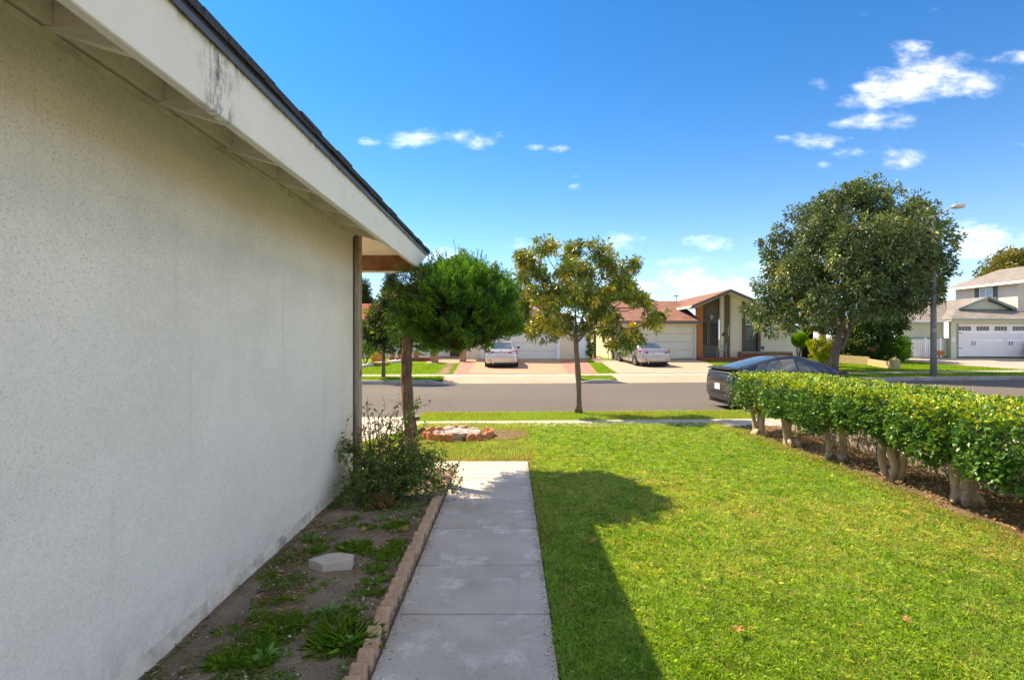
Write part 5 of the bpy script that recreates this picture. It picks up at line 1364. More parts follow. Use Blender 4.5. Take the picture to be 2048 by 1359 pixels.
gwall('wall', gx(1458.5), gx(1484), M['stucco_far'])
gwall('timber_post', gx(1484.2), gx(1489.6), M['post_brown'], D0 - .1, D0 + .18)
# wall right of it with the gated window
gwall('wall', gx(1490), gx(1515), M['stucco_far'], z0=gz(648.5))
wx0, wx1, wz0, wz1 = gx(1490.5), gx(1514.5), gz(702), gz(649)
MB().box(wx0, wx1, D0 + .22, D0 + .24, wz0, wz1).build('window', M['glass_pale'], hb)
gwall('wall', gx(1490), gx(1515), M['stucco_far'], zt_=gz(702.2))
gwall('timber_post', gx(1515.2), gx(1520.5), M['post_brown'], D0 - .06, D0 + .18, zt_=gz(649))
gwall('wall', gx(1515.2), gx(1521), M['stucco_far'], z0=gz(649) + .005)
gwall('wall', gx(1521), gx(1591), M['stucco_far'])
MB().box(gx(1591) - .2, gx(1591), D0 + .2, 45, zb, ztop(gx(1591)) - .1).build('side_wall', M['stucco_far'], hb)
gt = part('window_gate', hb, (wx0, D0 - .05, wz0))
for i in range(9):
    xx = wx0 + (wx1 - wx0) * i / 8
    MB().tube([(xx, D0 - .05, wz0), (xx, D0 - .05, wz1 + .12 + (.04 if i % 2 else 0))], .014, 6).build('bar', M['iron'], gt)
for zz in (wz0 + .06, wz0 + .62, wz1 - .04): MB().box(wx0, wx1, D0 - .06, D0 - .04, zz - .015, zz + .015).build('rail', M['iron'], gt)
# house number: four digits down the post
def text(s, x, y, z, size, mat, parent, rot=(math.pi / 2, 0, 0), ext=.004, name='lettering', align='CENTER'):
    c = bpy.data.curves.new(name, 'FONT'); c.body = s; c.size = size; c.extrude = ext; c.align_x = align; c.align_y = 'CENTER'
    t = bpy.data.objects.new(name, c); me = None
    col.objects.link(t); bpy.context.view_layer.update()
    me = bpy.data.meshes.new_from_object(t.evaluated_get(bpy.context.evaluated_depsgraph_get())); bpy.data.objects.remove(t)
    me.materials.clear(); me.materials.append(mat)
    o = bpy.data.objects.new(name, me); col.objects.link(o)
    if parent: o.parent = parent; o.location = Vector((x, y, z)) - wloc(parent)
    else: o.location = (x, y, z)
    o.rotation_euler = rot; return o
for i, ch in enumerate('7222'):
    text(ch, gx(1455), D0 - .155, gz(653.5 + i * 5.0), .20, M['paint_white'], hb, name='house_number')
# wall ornament and lantern
MB().tube([(gx(1446), D0 - .03, gz(664)), (gx(1447), D0 - .04, gz(667)), (gx(1444.5), D0 - .04, gz(669)), (gx(1447), D0 - .03, gz(672))], [.03, .07, .06, .02], 7).build('wall_ornament', M['iron'], hb)
ln = MB().lathe([(.02, .30), (.10, .22), (.11, .20), (.075, 0), (.02, -.04)], (gx(1424.5), D0 + .12, gz(637)), 6).build('lantern', M['lamp_grey'], hb)
MB().box(gx(1424.5) - .02, gx(1424.5) + .02, D0 + .12, D0 + .32, gz(637) + .26, gz(637) + .30).build('lantern_arm', M['lamp_grey'], ln)
# brick porch + planter
pz = zb + .13
MB().box(gx(1391), gx(1484), 34.7, D0 - .16, zb - .3, pz).build('porch_slab', M['brick_red'], hb)
pl = MB().box(gx(1472), gx(1572), 35.15, 35.75, zb - .2, gz(703.2, 35.2)).build('planter_wall', M['mortar'], hb)
x = gx(1472, 35.15)
for r in range(6):
    z0 = zb + .02 + r * .095; xx = gx(1472) - (.0 if r % 2 else .12)
    if z0 + .09 > gz(703.2, 35.2): break
    while xx < gx(1572):
        a = max(xx, gx(1472)); b = min(xx + .235, gx(1572))
        if b - a > .04: MB().box(a + .006, b - .006, 35.13 - random.uniform(0, .01), 35.16, z0 + .006, z0 + .085).build('brick', M['brick_red'], pl)
        xx += .245
# tv antenna on ridge
an = thing('tv_antenna', 'thin television antenna standing on the brown shingle ridge', 'antenna', (XP(1353, 40.4), 40.4, zr))
x = XP(1353, 40.4)
MB().tube([(x, 40.4, zr - .05), (x, 40.4, zr + .43)], .018, 6).build('mast', M['iron'], an)
for (w, dz, dy) in ((.62, .36, -.1), (.5, .38, .1), (.25, .40, .25)):
    MB().tube([(x - w, 40.4 + dy, zr + dz + .03), (x, 40.4 + dy, zr + dz), (x + w * 1.0, 40.4 + dy, zr + dz + .02)], .008, 5).build('element', M['iron'], an)
MB().box(x - .08, x + .08, 40.2, 40.7, zr + .35, zr + .40).build('boom', M['iron'], an)

# ---- house A: beige with terracotta roof
ha = thing('tile_roof_house', 'beige house with terracotta tile roof and wide off white garage door', 'house', (-.5, 38, zb))
a0, a1 = gx(966), gx(1113); zta = gz(655)
MB().box(gx(932), a0 - .14, D0, D0 + .2, zb - .2, 2.95).build('wall', M['stucco_beige'], ha)
MB().box(a0 - .14, a1 + .2, D0, D0 + .2, zta + .08, 2.95).build('wall', M['stucco_beige'], ha)
MB().box(a1 + .2, gx(1147), D0, D0 + .2, zb - .2, 2.95).build('wall', M['stucco_beige'], ha)
MB().box(a0 - .139, a0 - .001, D0 - .06, D0 + .1, zb, zta + .1).build('door_trim', M['paint_white'], ha)
MB().box(a1 + .001, a1 + .199, D0 - .06, D0 + .1, zb, zta + .1).build('door_trim', M['paint_white'], ha)
MB().box(a0 - .139, a1 + .199, D0 - .06, D0 - .001, zta + .101, zta + .22).build('door_trim', M['paint_white'], ha)
gd = part('garage_door', ha)
panel_grid(gd, M['garage_a'], a0, a1, zb + .01, zta + .09, D0 + .06, 4, 4, raised=False)
# gable over the garage
agx, agz = gx(1012, 35.4), gz(585, 35.4); alx, arx = gx(900, 35.4), gx(1124, 35.4); aez = gz(634, 35.4)
MB().prism([(gx(932), 2.951), (gx(1120), 2.951), (agx, agz - .25)], 'y', D0 + .01, D0 + .2).build('gable_wall', M['stucco_beige'], ha)
for (p, q) in (((alx, aez), (agx - .001, agz)), ((agx + .001, agz), (arx, aez))):
    mb = MB(); quad_roof(mb, [(p[0], 35.4, p[1]), (q[0], 35.4, q[1]), (q[0], 44, q[1]), (p[0], 44, p[1])], .12); mb.build('roof', M['roof_tile'], ha)
    MB().hexa([(p[0], 35.34, p[1] - .26), (q[0], 35.34, q[1] - .26), (q[0], 35.398, q[1] - .26), (p[0], 35.398, p[1] - .26)], [(p[0], 35.34, p[1] - .10), (q[0], 35.34, q[1] - .10), (q[0], 35.398, q[1] - .10), (p[0], 35.398, p[1] - .10)]).build('rake_board', M['paint_white'], ha)
    for k in range(12):
        t = (k + .5) / 12; x = p[0] + (q[0] - p[0]) * t; z = p[1] + (q[1] - p[1]) * t
        MB().tube([(x - (q[0] - p[0]) / 25, 35.36, z - (q[1] - p[1]) / 25 + .04), (x + (q[0] - p[0]) / 25, 35.36, z + (q[1] - p[1]) / 25 + .06)], .07, 8).build('rake_tile', M['roof_tile'], ha)
# main roof behind, slope towards the street, right gable end near x=3.3
mxr = XP(1110, 41); ry_, rz_ = 43.5, ZP(581, 43.5)
mb = MB(); quad_roof(mb, [(-9.2, 37.2, 3.0), (mxr, 37.2, 3.0), (mxr, ry_, rz_), (-9.2, ry_, rz_)], .14); mb.build('main_roof', M['roof_tile'], ha)
mb = MB(); quad_roof(mb, [(-9.2, ry_ + .01, rz_), (mxr, ry_ + .01, rz_), (mxr, 50, 3.0), (-9.2, 50, 3.0)], .14); mb.build('main_roof', M['roof_tile'], ha)
MB().hexa([(mxr + .002, 37.2, 2.75), (mxr + .06, 37.2, 2.75), (mxr + .06, ry_, rz_ - .25), (mxr + .002, ry_, rz_ - .25)], [(mxr + .002, 37.2, 3.0), (mxr + .06, 37.2, 3.0), (mxr + .06, ry_, rz_), (mxr + .002, ry_, rz_)]).build('rake_board', M['red_lamp'] if False else M['brick_red'], ha)
MB().prism([(37.9, zb), (49.6, zb), (49.6, 3.0), (ry_, rz_ - .3), (37.9, 3.1)], 'x', mxr - .3, mxr - .1).build('side_wall', M['stucco_beige'], ha)
# entry part
zporch = gz(707, 37)
MB().box(-9.0, gx(899.5, 37.5), 37.5, 37.7, zb - .2, 3.1).build('wall', M['stucco_far'], ha)
MB().box(gx(918.5, 37.5), gx(932, 37.5) + .3, 37.5, 37.7, zb - .2, 3.1).build('wall', M['stucco_far'], ha)
MB().box(gx(899.5, 37.5), gx(918.5, 37.5), 37.5, 37.7, 2.55, 3.1).build('wall', M['stucco_far'], ha)
MB().box(gx(899.8, 37.5), gx(918.2, 37.5), 37.62, 37.66, zb + .1, 2.545).build('front_door', M['dark_brown'], ha)
MB().box(gx(860, 36.9), gx(931, 36.9), 36.6, 37.45, zb - .2, zb + .14).build('porch_step', M['conc_b'], ha)
MB().box(gx(800, 37.45), gx(820, 37.45), 37.44, 37.48, 1.1, 2.3).build('window', M['glass'], ha)
MB().tube([(gx(934.5), 35.95, 2.85), (gx(934.5), 35.95, zb + .15), (gx(936), 35.8, zb + .08)], .04, 8).build('downspout', M['paint_white'], ha)
# two brick pilasters
def pilaster(px0, px1, ytop, ybot, D, label):
    x0, x1 = XP(px0, D), XP(px1, D); z0, z1 = ZP(ybot, D), ZP(ytop, D)
    t = thing('brick_pillar', label, 'pillar', ((x0 + x1) / 2, D + (x1 - x0) / 2, z0), 'brick pillars at the entry path')
    w = x1 - x0
    core = MB().box(x0 + .02, x1 - .02, D + .02, D + w - .02, z0 - .1, z1 - .06).build('core', M['mortar'], t)
    z = z0; r = 0
    while z < z1 - .1:
        h = .085; spl = .36 if r % 2 else .6
        for (a, b) in ((x0, x0 + w * spl), (x0 + w * spl, x1)):
            MB().box(a + .006, b - .006, D - random.uniform(0, .02), D + .1, z + .006, z + h).build('brick', M['brick_brown'], t)
        MB().box(x0 - .005, x0 + .05, D + .11, D + w - .01, z + .006, z + h).box(x1 - .05, x1 + .005, D + .11, D + w - .01, z + .006, z + h).build('brick', M['brick_brown'], t)
        z += .093; r += 1
    MB().box(x0 - .04, x1 + .04, D - .05, D + w + .03, z1 - .06, z1).build('cap', M['brick_red'], t, bev=.01)
    MB().lathe([(.10, 0), (.14, .02), (.15, .16), (.17, .18), (.15, .2)], ((x0 + x1) / 2, D + w / 2, z1 + .002), 10).build('urn', M['terracotta'], t)
pilaster(862, 875.5, 695.5, 722, 32.9, 'brown brick pillar left of the entry path, next to the lawn')
pilaster(918.5, 932, 695, 720.5, 33.6, 'brown brick pillar right of the entry path, against the garage wall')
# stepping stones
sp_ = thing('stepping_stone_path', 'crooked path of pale stepping stones across the left front lawn', 'path', (-3.4, 29, -.05))
for i in range(12):
    t = i / 11; Yp = 26.1 + 6.3 * t; px = 888 + 14 * t + random.uniform(-3, 3); xx = XP(px, Yp); z = zfar(xx, Yp)
    n = 7; poly = [(xx + random.uniform(.26, .38) * math.cos(6.28 * k / n), Yp + random.uniform(.20, .27) * math.sin(6.28 * k / n)) for k in range(n)]
    MB().prism(poly, 'z', z - .02, z + .03).build('stone', M['conc_salmon'], sp_)
# brick planter line + railing + pots on the left porch
pb = thing('brick_planter', 'low red brick planter wall in front of the left porch', 'planter', (gx(820, 34), 34.2, zb))
for r in range(3):
    xx = gx(778, 34) + (r % 2) * .12
    while xx < gx(862, 34):
        MB().box(xx + .006, min(xx + .235, gx(862, 34)) - .004, 34.0 - random.uniform(0, .01), 34.12, .13 + r * .095, .215 + r * .095).build('brick', M['brick_red'], pb); xx += .245
MB().box(gx(778, 34) + .01, gx(862, 34) - .01, 34.03, 34.5, 0, .40).build('core', M['mortar'], pb)
rl = thing('porch_railing', 'white metal porch railing beside the left brick pillar', 'railing', (gx(852, 34.8), 34.8, zb))
x0, x1 = gx(788, 34.8), gx(860, 34.8)
for i in range(13):
    x = x0 + (x1 - x0) * i / 12
    MB().box(x - .015, x + .015, 34.79, 34.82, .2, ZP(688, 34.8)).build('baluster', M['paint_white'], rl)
for z in (ZP(688, 34.8), .35): MB().box(x0, x1, 34.785, 34.825, z, z + .04).build('rail', M['paint_white'], rl)
for (px, py, r, lab) in [(832, 700, .20, 'large terracotta pot on the brick planter, nearest the railing end'), (800, 703, .15, 'small terracotta pot on the brick planter, middle of three'), (785, 702, .16, 'terracotta pot at the left end of the brick planter')]:
    t = thing('plant_pot', lab, 'pot', (XP(px, 34.25), 34.25, .405), 'terracotta pots on the brick planter')
    MB().lathe([(r * .6, 0), (r * .95, r * 1.2), (r * 1.08, r * 1.22), (r * 1.08, r * 1.45), (r * .9, r * 1.45)], (XP(px, 34.25), 34.25, .405), 14).build('pot', M['terracotta'], t, smooth=False)
    pp = np.array([[XP(px, 34.25), 34.25, .405 + r * 1.3]] * 90); leafset('foliage', pp + rng.normal(0, .04, (90, 3)), rng.normal(0, 1, (90, 3)) + [0, 0, 1.0], .22, .05, pick([(.06, .14, .03), (.10, .18, .03)], 90), M['leaf'], t)
# big amber jar & boulder
t = thing('clay_jar', 'round amber clay jar lying by the white rocks at the left', 'jar', (XP(757, 32.6), 32.6, .05))
MB().lathe([(.18, 0), (.38, .16), (.46, .42), (.36, .66), (.20, .76), (.22, .82), (.16, .82)], (XP(757, 32.6), 32.6, .05), 18).build('jar', M['amber'], t, smooth=True)
t = thing('clay_saucer', 'low amber stone bowl in front of the round clay jar', 'bowl', (XP(760, 31.4), 31.4, 0))
MB().lathe([(.3, -.05), (.5, .12), (.52, .24), (.44, .24), (.3, .1)], (XP(760, 31.4), 31.4, .0), 14).build('bowl', M['amber'], t, smooth=True)
# white rocks along the lawn edge
def rock(name, x, y, z, s, mat, parent=None, sq=(1, 1, .7), seed=0, sub=2):
    bm = bmesh.new(); bmesh.ops.create_icosphere(bm, subdivisions=sub, radius=1)
    r = np.random.default_rng(seed); k = r.normal(0, 1.6, (5, 3)); ph = r.uniform(0, 6, 5)
    for v_ in bm.verts:
        c = np.array(v_.co); q = 1 + .12 * sum(np.sin(k[i] @ c * 1.5 + ph[i]) for i in range(5)); c = np.clip(c * q, -.8, .85)
        v_.co = Vector((c[0] * s * sq[0], c[1] * s * sq[1], c[2] * s * sq[2]))
    me = bpy.data.meshes.new(name); bm.to_mesh(me); bm.free(); me.materials.append(mat)
    o = bpy.data.objects.new(name, me); col.objects.link(o); p = Vector((x, y, z))
    if parent is not None: o.parent = parent; p = p - wloc(parent)
    o.location = p; return o
rb = thing('rock_border', 'curved border of white rocks at the left end of the far lawn', 'rock border', (-8.5, 32, 0))
for i in range(26):
    t = i / 25; px = 718 + 84 * t + random.uniform(-1, 1); py = 724 - 20 * t ** .8
    D = 29.5 + 4 * t ** .8; x = XP(px, D)
    rock('rock', x, D, zfar(x, D) + .05, random.uniform(.13, .26), M['white_rock'] if random.random() < .7 else M['rock'], rb, seed=i, sub=1)
# white side gate between A and B
wg = thing('white_gate', 'tall white vertical board gate between the two garages', 'gate', (gx(1163, 36.4), 36.4, zb))
x0, x1 = gx(1147.5, 36.4), gx(1178, 36.4)
n = 7
for i in range(n):
    a = x0 + (x1 - x0) * i / n; MB().box(a + .004, a + (x1 - x0) / n - .004, 36.4, 36.43, zb + .03, ZP(663 + (1 if i % 2 else 0), 36.4)).build('board', M['paint_bluewhite'], wg)
MB().box(x0, x1, 36.435, 36.47, zb + .3, zb + .4).build('rail', M['paint_bluewhite'], wg)
MB().box(x0, x1, 36.435, 36.47, 1.5, 1.6).build('rail', M['paint_bluewhite'], wg)
tp_ = thing('trellis_post', 'brown wooden trellis post with vines beside the white gate', 'post', (gx(1190, 36.5), 36.5, zb))
MB().box(gx(1187.5, 36.5), gx(1192.5, 36.5), 36.5, 36.62, zb, ZP(660, 36.5)).build('post', M['post_brown'], tp_)
MB().box(gx(1178.5, 36.5), gx(1187.4, 36.5), 36.53, 36.56, ZP(664, 36.5), ZP(661, 36.5)).build('rail', M['post_brown'], tp_)
hr = thing('garden_handrail', 'thin dark metal handrail at the corner of the brown roofed house', 'railing', (gx(1219, 35.2), 35.2, .2))
MB().tube([(gx(1216.5, 35.2), 35.2, .2), (gx(1216.5, 35.2), 35.2, ZP(698, 35.2)), (gx(1222, 35.2), 35.2, ZP(698, 35.2)), (gx(1222, 35.2), 35.2, .2)], .022, 6).build('rail', M['iron'], hr)

# ---- house D: roof sliver at the far left
hd = thing('left_house', 'neighbouring house with terracotta tile roof glimpsed at the far left beyond the street', 'house', (-14, 40, zb))
MB().box(-22, -9.6, 38.6, 47, zb - .2, 2.7).build('wall', M['stucco_beige'], hd)
yq, zq = 43, ZP(607, 43)
mb = MB(); quad_roof(mb, [(-22.5, 38, 2.7), (-9.3, 38, 2.7), (-9.3, yq, zq), (-22.5, yq, zq)], .14); mb.build('roof', M['roof_tile'], hd)
mb = MB(); quad_roof(mb, [(-22.5, yq + .01, zq), (-9.3, yq + .01, zq), (-9.3, 48, 2.7), (-22.5, 48, 2.7)], .14); mb.build('roof', M['roof_tile'], hd)
MB().box(-14, -12.6, 41, 42, 3.6, ZP(596, 41)).build('chimney', M['stucco_tan'], hd)

# ---- archway piece right of house B
zr2 = .3
ar = thing('arched_passage', 'dark arched side passage right of the cream house wall', 'archway', (XP(1622, 36.6), 36.6, zr2))
x0, x1 = gx(1591) + .0, XP(1650, 36.6); axx0, axx1 = XP(1603, 36.6), XP(1640, 36.6)
zc = ZP(672, 36.6); rad = (axx1 - axx0) / 2
poly = [(x0 + .01, zr2 - .3), (axx0, zr2 - .3)] + [((axx0 + axx1) / 2 - rad * math.cos(a), zc + rad * math.sin(a)) for a in np.linspace(0, math.pi, 13)] + [(axx1, zr2 - .3), (x1, zr2 - .3), (x1, ZP(652, 36.6)), (x0 + .01, ZP(652, 36.6))]
MB().prism(poly, 'y', 36.6, 36.85).build('arch_wall', M['stucco_tan'], ar)
MB().box(x0 + .02, x1, 38.0, 38.2, zr2 - .3, ZP(655, 38)).build('dark_recess', M['dark'], ar)
# ---- picket fences
def pickets(label, px0, px1, ytop, D, mat, dpx=6.0, w=.075, zb_=None, grp='white picket fence sections'):
    x0, x1 = XP(px0, D), XP(px1, D); zb_ = zfar(x0, D) if zb_ is None else zb_; zt_ = ZP(ytop, D)
    t = thing('picket_fence', label, 'fence', ((x0 + x1) / 2, D, zb_), grp)
    x = x0
    while x < x1:
        MB().prism([(x, zb_ + .05), (x + w, zb_ + .05), (x + w, zt_ - .05), (x + w / 2, zt_), (x, zt_ - .05)], 'y', D, D + .02).build('picket', mat, t); x += w + .055
    for z in (zb_ + .25, zt_ - .22): MB().box(x0, x1, D + .021, D + .06, z, z + .08).build('rail', mat, t)
    return t
pickets('long white picket fence behind the low yellow block wall', 1676, 1765, 693, 36.2, M['paint_white'])
pg_ = pickets('white picket gate left of the lamp pole, by the sage green wall', 1823, 1881.5, 677, 37.0, M['paint_white'])
for px in (1850, 1880): MB().box(XP(px, 37) - .06, XP(px, 37) + .06, 36.95, 36.995, .35, ZP(675, 37)).build('gate_post', M['paint_white'], pg_)
# ---- low yellow block wall running from the house to the pavement
bw = thing('low_block_wall', 'low stepped wall of yellow concrete blocks between the two right lawns', 'wall', (22, 31, .1))
def blockrun(p0, p1, rows, zb_, parent, mat, L=.40, H=.20, T=.15):
    a = Vector(p0); b = Vector(p1); d = (b - a); n = max(1, int(d.length / L)); u = d / n; ang = math.atan2(d.y, d.x)
    for r in range(rows):
        for i in range(n):
            c = a + u * (i + .5); zz = zb_(c.x, c.y) + r * H
            o = MB().box(-u.length / 2 + .004, u.length / 2 - .004, -T / 2, T / 2, .004, H - .004).build('block', mat, parent, local=True)
            o.location = Vector((c.x, c.y, zz)) - wloc(parent); o.rotation_euler = (0, 0, ang)
pA, pB, pC = (XP(1676, 34.2), 34.2, 0), (XP(1738, 32.4), 32.4, 0), (XP(1782, 29.6), 29.6, 0)
blockrun(pA, pB, 3, lambda x, y: zfar(x, y) - .12, bw, M['cmu_y']); blockrun(pB, pC, 2, lambda x, y: zfar(x, y) - .02, bw, M['cmu_y'])
xe = XP(1790, 29.5); MB().box(xe - .20, xe + .20, 29.35, 29.75, -.2, ZP(719.5, 29.5)).build('end_pier', M['cmu_y'], bw, bev=.02)

# ---- house C
Dc = 37.0; zc0 = .36
hc = thing('sage_house', 'sage green house with grey shingle roof and wide white carriage style garage door', 'house', (32, 40, zc0))
cg0, cg1 = XP(1916.5, Dc), XP(1916.5, Dc) + 4.88; zct = ZP(649, Dc)
MB().box(XP(1902, Dc), cg0 - .10, Dc, Dc + .2, zc0 - .3, 2.86).build('wall', M['stucco_green'], hc)
MB().box(cg0 - .099, cg0 - .001, Dc - .03, Dc + .1, zc0, zct + .06).build('door_trim', M['green_trim'], hc)
MB().box(cg0 - .10, cg1 + .1, Dc, Dc + .2, zct + .061, 2.86).build('wall', M['stucco_green'], hc)
MB().box(cg1 + .101, cg1 + 1.4, Dc, Dc + .2, zc0 - .3, 2.86).build('wall', M['stucco_green'], hc)
gd = part('garage_door', hc)
hh = (zct - zc0 + .04) / 4
for j in range(4):
    MB().box(cg0, cg1, Dc + .06, Dc + .10, zc0 + .01 + j * hh, zc0 + (j + 1) * hh).build('door_section', M['paint_white'], gd)
for k in range(4):
    c = XP(1930.5 + k * 36.2, Dc)
    for i in range(4):
        xx = c - .40 + i * .215
        fr = MB().box(xx - .015, xx + .175, Dc + .045, Dc + .0595, ZP(660.5, Dc) - .02, ZP(652.5, Dc) + .02).build('pane_frame', M['stucco_tan'], gd)
        MB().box(xx, xx + .16, Dc + .035, Dc + .0445, ZP(660.5, Dc), ZP(652.5, Dc)).build('pane', M['glass'], gd)
for px in (1948, 2022): 
    for dx in (-.07, .07):
        x = XP(px, Dc) + dx; s = 1 if dx > 0 else -1
        MB().tube([(x, Dc + .05, ZP(682.5, Dc)), (x + .02 * s, Dc + .0, ZP(684, Dc)), (x + .02 * s, Dc + .0, ZP(688, Dc)), (x, Dc + .05, ZP(690, Dc))], .018, 6).build('handle', M['iron'], gd)
for py in (665.5, 696): MB().box(cg0 + .01, cg0 + .33, Dc + .045, Dc + .0595, ZP(py, Dc) - .02, ZP(py, Dc) + .02).build('hinge', M['iron'], gd)
for py in (665.5, 696): MB().box(cg1 - .33, cg1 - .01, Dc + .045, Dc + .0595, ZP(py, Dc) - .02, ZP(py, Dc) + .02).build('hinge', M['iron'], gd)
# garage roof: hip skirt with a gablet
e_y, e_z = 36.35, ZP(637, 36.35); e_x0, e_x1 = XP(1902.5, 36.35), XP(1902.5, 36.35) + 7.2
h_y, h_z = 38.4, ZP(618.5, 38.4); h_x0 = XP(1911, 38.4); h_x1 = XP(2023, 38.4)
gxm = XP(1967, 38.4); gzm = ZP(594, 38.4)
mb = MB(); quad_roof(mb, [(e_x0, e_y, e_z), (e_x1, e_y, e_z), (h_x1 + .2, h_y, h_z), (h_x0, h_y, h_z)], .1); mb.build('roof', M['roof_grey'], hc)
mb = MB(); quad_roof(mb, [(e_x0 - .001, 47, e_z), (e_x0 - .001, e_y, e_z), (h_x0 - .001, h_y, h_z), (h_x0 - .001, 47, h_z)], .1)
quad_roof(mb, [(h_x0, 47, h_z), (h_x0, h_y - .3, h_z), (gxm, h_y - .3, gzm), (gxm, 47, gzm)], .1)
quad_roof(mb, [(gxm + .001, 47, gzm), (gxm + .001, h_y - .3, gzm), (h_x1 + .2, h_y - .3, h_z), (h_x1 + .2, 47, h_z)], .1); mb.build('roof', M['roof_grey'], hc)
MB().prism([(h_x0 + .3, h_z + .02), (h_x1 - .1, h_z + .02), (gxm, gzm - .13)], 'y', h_y + .05, h_y + .15).build('gablet_wall', M['stucco_green'], hc)
for (p, q) in (((h_x0 - .1, h_z + .0), (gxm - .001, gzm)), ((gxm + .001, gzm), (h_x1 + .3, h_z + .0))):
    MB().hexa([(p[0], h_y - .36, p[1] - .02), (q[0], h_y - .36, q[1] - .24), (q[0], h_y - .305, q[1] - .24), (p[0], h_y - .305, p[1] - .02)], [(p[0], h_y - .36, p[1] + .06), (q[0], h_y - .36, q[1] + .02), (q[0], h_y - .305, q[1] + .02), (p[0], h_y - .305, p[1] + .06)]).build('rake_board', M['green_trim'], hc)
MB().box(e_x0, e_x1, e_y - .06, e_y - .002, e_z - .12, e_z + .0).build('gutter', M['green_trim'], hc)
MB().box(e_x0, e_x1, e_y, Dc - .01, e_z - .16, e_z - .12).build('soffit', M['stucco_green'], hc)
# left wing
wx_ = XP(1794, 37.6)
MB().box(wx_, XP(1902, Dc) - .01, 37.6, 37.8, zc0 - .3, 2.8).build('wall', M['stucco_green'], hc)
MB().box(wx_, XP(1902, Dc) - .01, 37.53, 37.595, 1.58, 1.64).build('wall_band', M['green_trim'], hc)
MB().box(XP(1882, 37.5), XP(1900, 37.5), 37.50, 37.595, zc0, ZP(676, 37.5)).build('low_panel', M['stucco_far'], hc)
ry2, rz2 = 41.6, ZP(599, 41.6)
mb = MB(); quad_roof(mb, [(wx_ - .6, 36.95, 2.80), (XP(1901, 36.95), 36.95, 2.80), (XP(1901, 36.95) + 3.2, ry2, rz2), (wx_ - .6, ry2, rz2)], .1); mb.build('roof', M['roof_grey'], hc)
MB().box(wx_ - .6, XP(1899, 36.9), 36.85, 36.945, 2.68, 2.79).build('gutter', M['paint_white'], hc)
MB().box(XP(1904.5, 36.9), XP(1912.5, 36.9), Dc - .03, Dc - .005, ZP(683.5, Dc), ZP(674, Dc)).build('wall_plaque', M['paint_white'], hc)
# upper storey, side wall faces left
ux = 35.0
MB().box(ux, 42, 37.9, 43.2, 2.4, 5.62).build('upper_wall', M['stucco_tan'], hc)
mb = MB(); quad_roof(mb, [(ux - .5, 43.8, 5.50), (ux - .5, 36.6, 5.50), (39, 36.6, 7.05), (39, 43.8, 7.05)], .12); mb.build('upper_roof', M['roof_grey'], hc)
mb = MB(); quad_roof(mb, [(39.001, 43.8, 7.05), (39.001, 36.6, 7.05), (43.2, 36.6, 5.5), (43.2, 43.8, 5.5)], .12); mb.build('upper_roof', M['roof_grey'], hc)
MB().box(ux - .56, ux - .501, 36.6, 43.8, 5.34, 5.5).build('upper_fascia', M['paint_white'], hc)
wy0, wy1 = 35 * FPX / (1986 - CX), 35 * FPX / (1959 - CX)
wzb, wzt = 4.15, 5.28
wd = MB().box(ux - .03, ux - .001, wy0, wy1, wzb, wzt).build('window', M['paint_white'], hc)
for (a, b) in ((wy0 + .07, (wy0 + wy1) / 2 - .03), ((wy0 + wy1) / 2 + .03, wy1 - .07)):
    MB().box(ux - .034, ux - .0305, a, b, wzb + .07, wzt - .07).build('pane', M['glass_pale'], wd)
for (a, b) in ((wy0 - .38, wy0 - .03), (wy1 + .03, wy1 + .38)): MB().box(ux - .05, ux - .001, a, b, wzb - .03, wzt + .03).build('shutter', M['shutter'], hc)
# orange planter by the green wall
t = thing('wooden_planter', 'small orange planter on legs against the green wall by the picket gate', 'planter', (XP(1879.5, 36.2), 36.2, zc0))
x = XP(1879.5, 36.2)
MB().hexa([(x - .16, 36.1, .5), (x + .16, 36.1, .5), (x + .16, 36.4, .5), (x - .16, 36.4, .5)], [(x - .20, 36.05, .78), (x + .20, 36.05, .78), (x + .20, 36.45, .78), (x - .20, 36.45, .78)]).build('box', M['orange'], t)
for dx in (-.14, .14):
    for dy in (36.12, 36.36): MB().box(x + dx - .02, x + dx + .02, dy, dy + .04, .3, .5).build('leg', M['orange'], t)
# mailbox post? left out. blue yard sign
t = thing('yard_sign', 'small round blue yard sign on a thin stake in front of the gated window', 'sign', (gx(1525, 34.9), 34.9, .2))
MB().lathe([(.0, 0), (.12, .0), (.12, .02), (.0, .02)], (0, 0, 0), 8)
o = MB().prism([(gx(1525, 34.9) + .125 * math.cos(a), ZP(695.5, 34.9) + .125 * math.sin(a)) for a in np.linspace(0, 6.283, 9)[:-1]], 'y', 34.88, 34.9).build('sign_plate', M['blue'], t)
MB().tube([(gx(1525, 34.9), 34.91, .1), (gx(1525, 34.9), 34.91, ZP(695, 34.9))], .01, 5).build('stake', M['iron'], t)
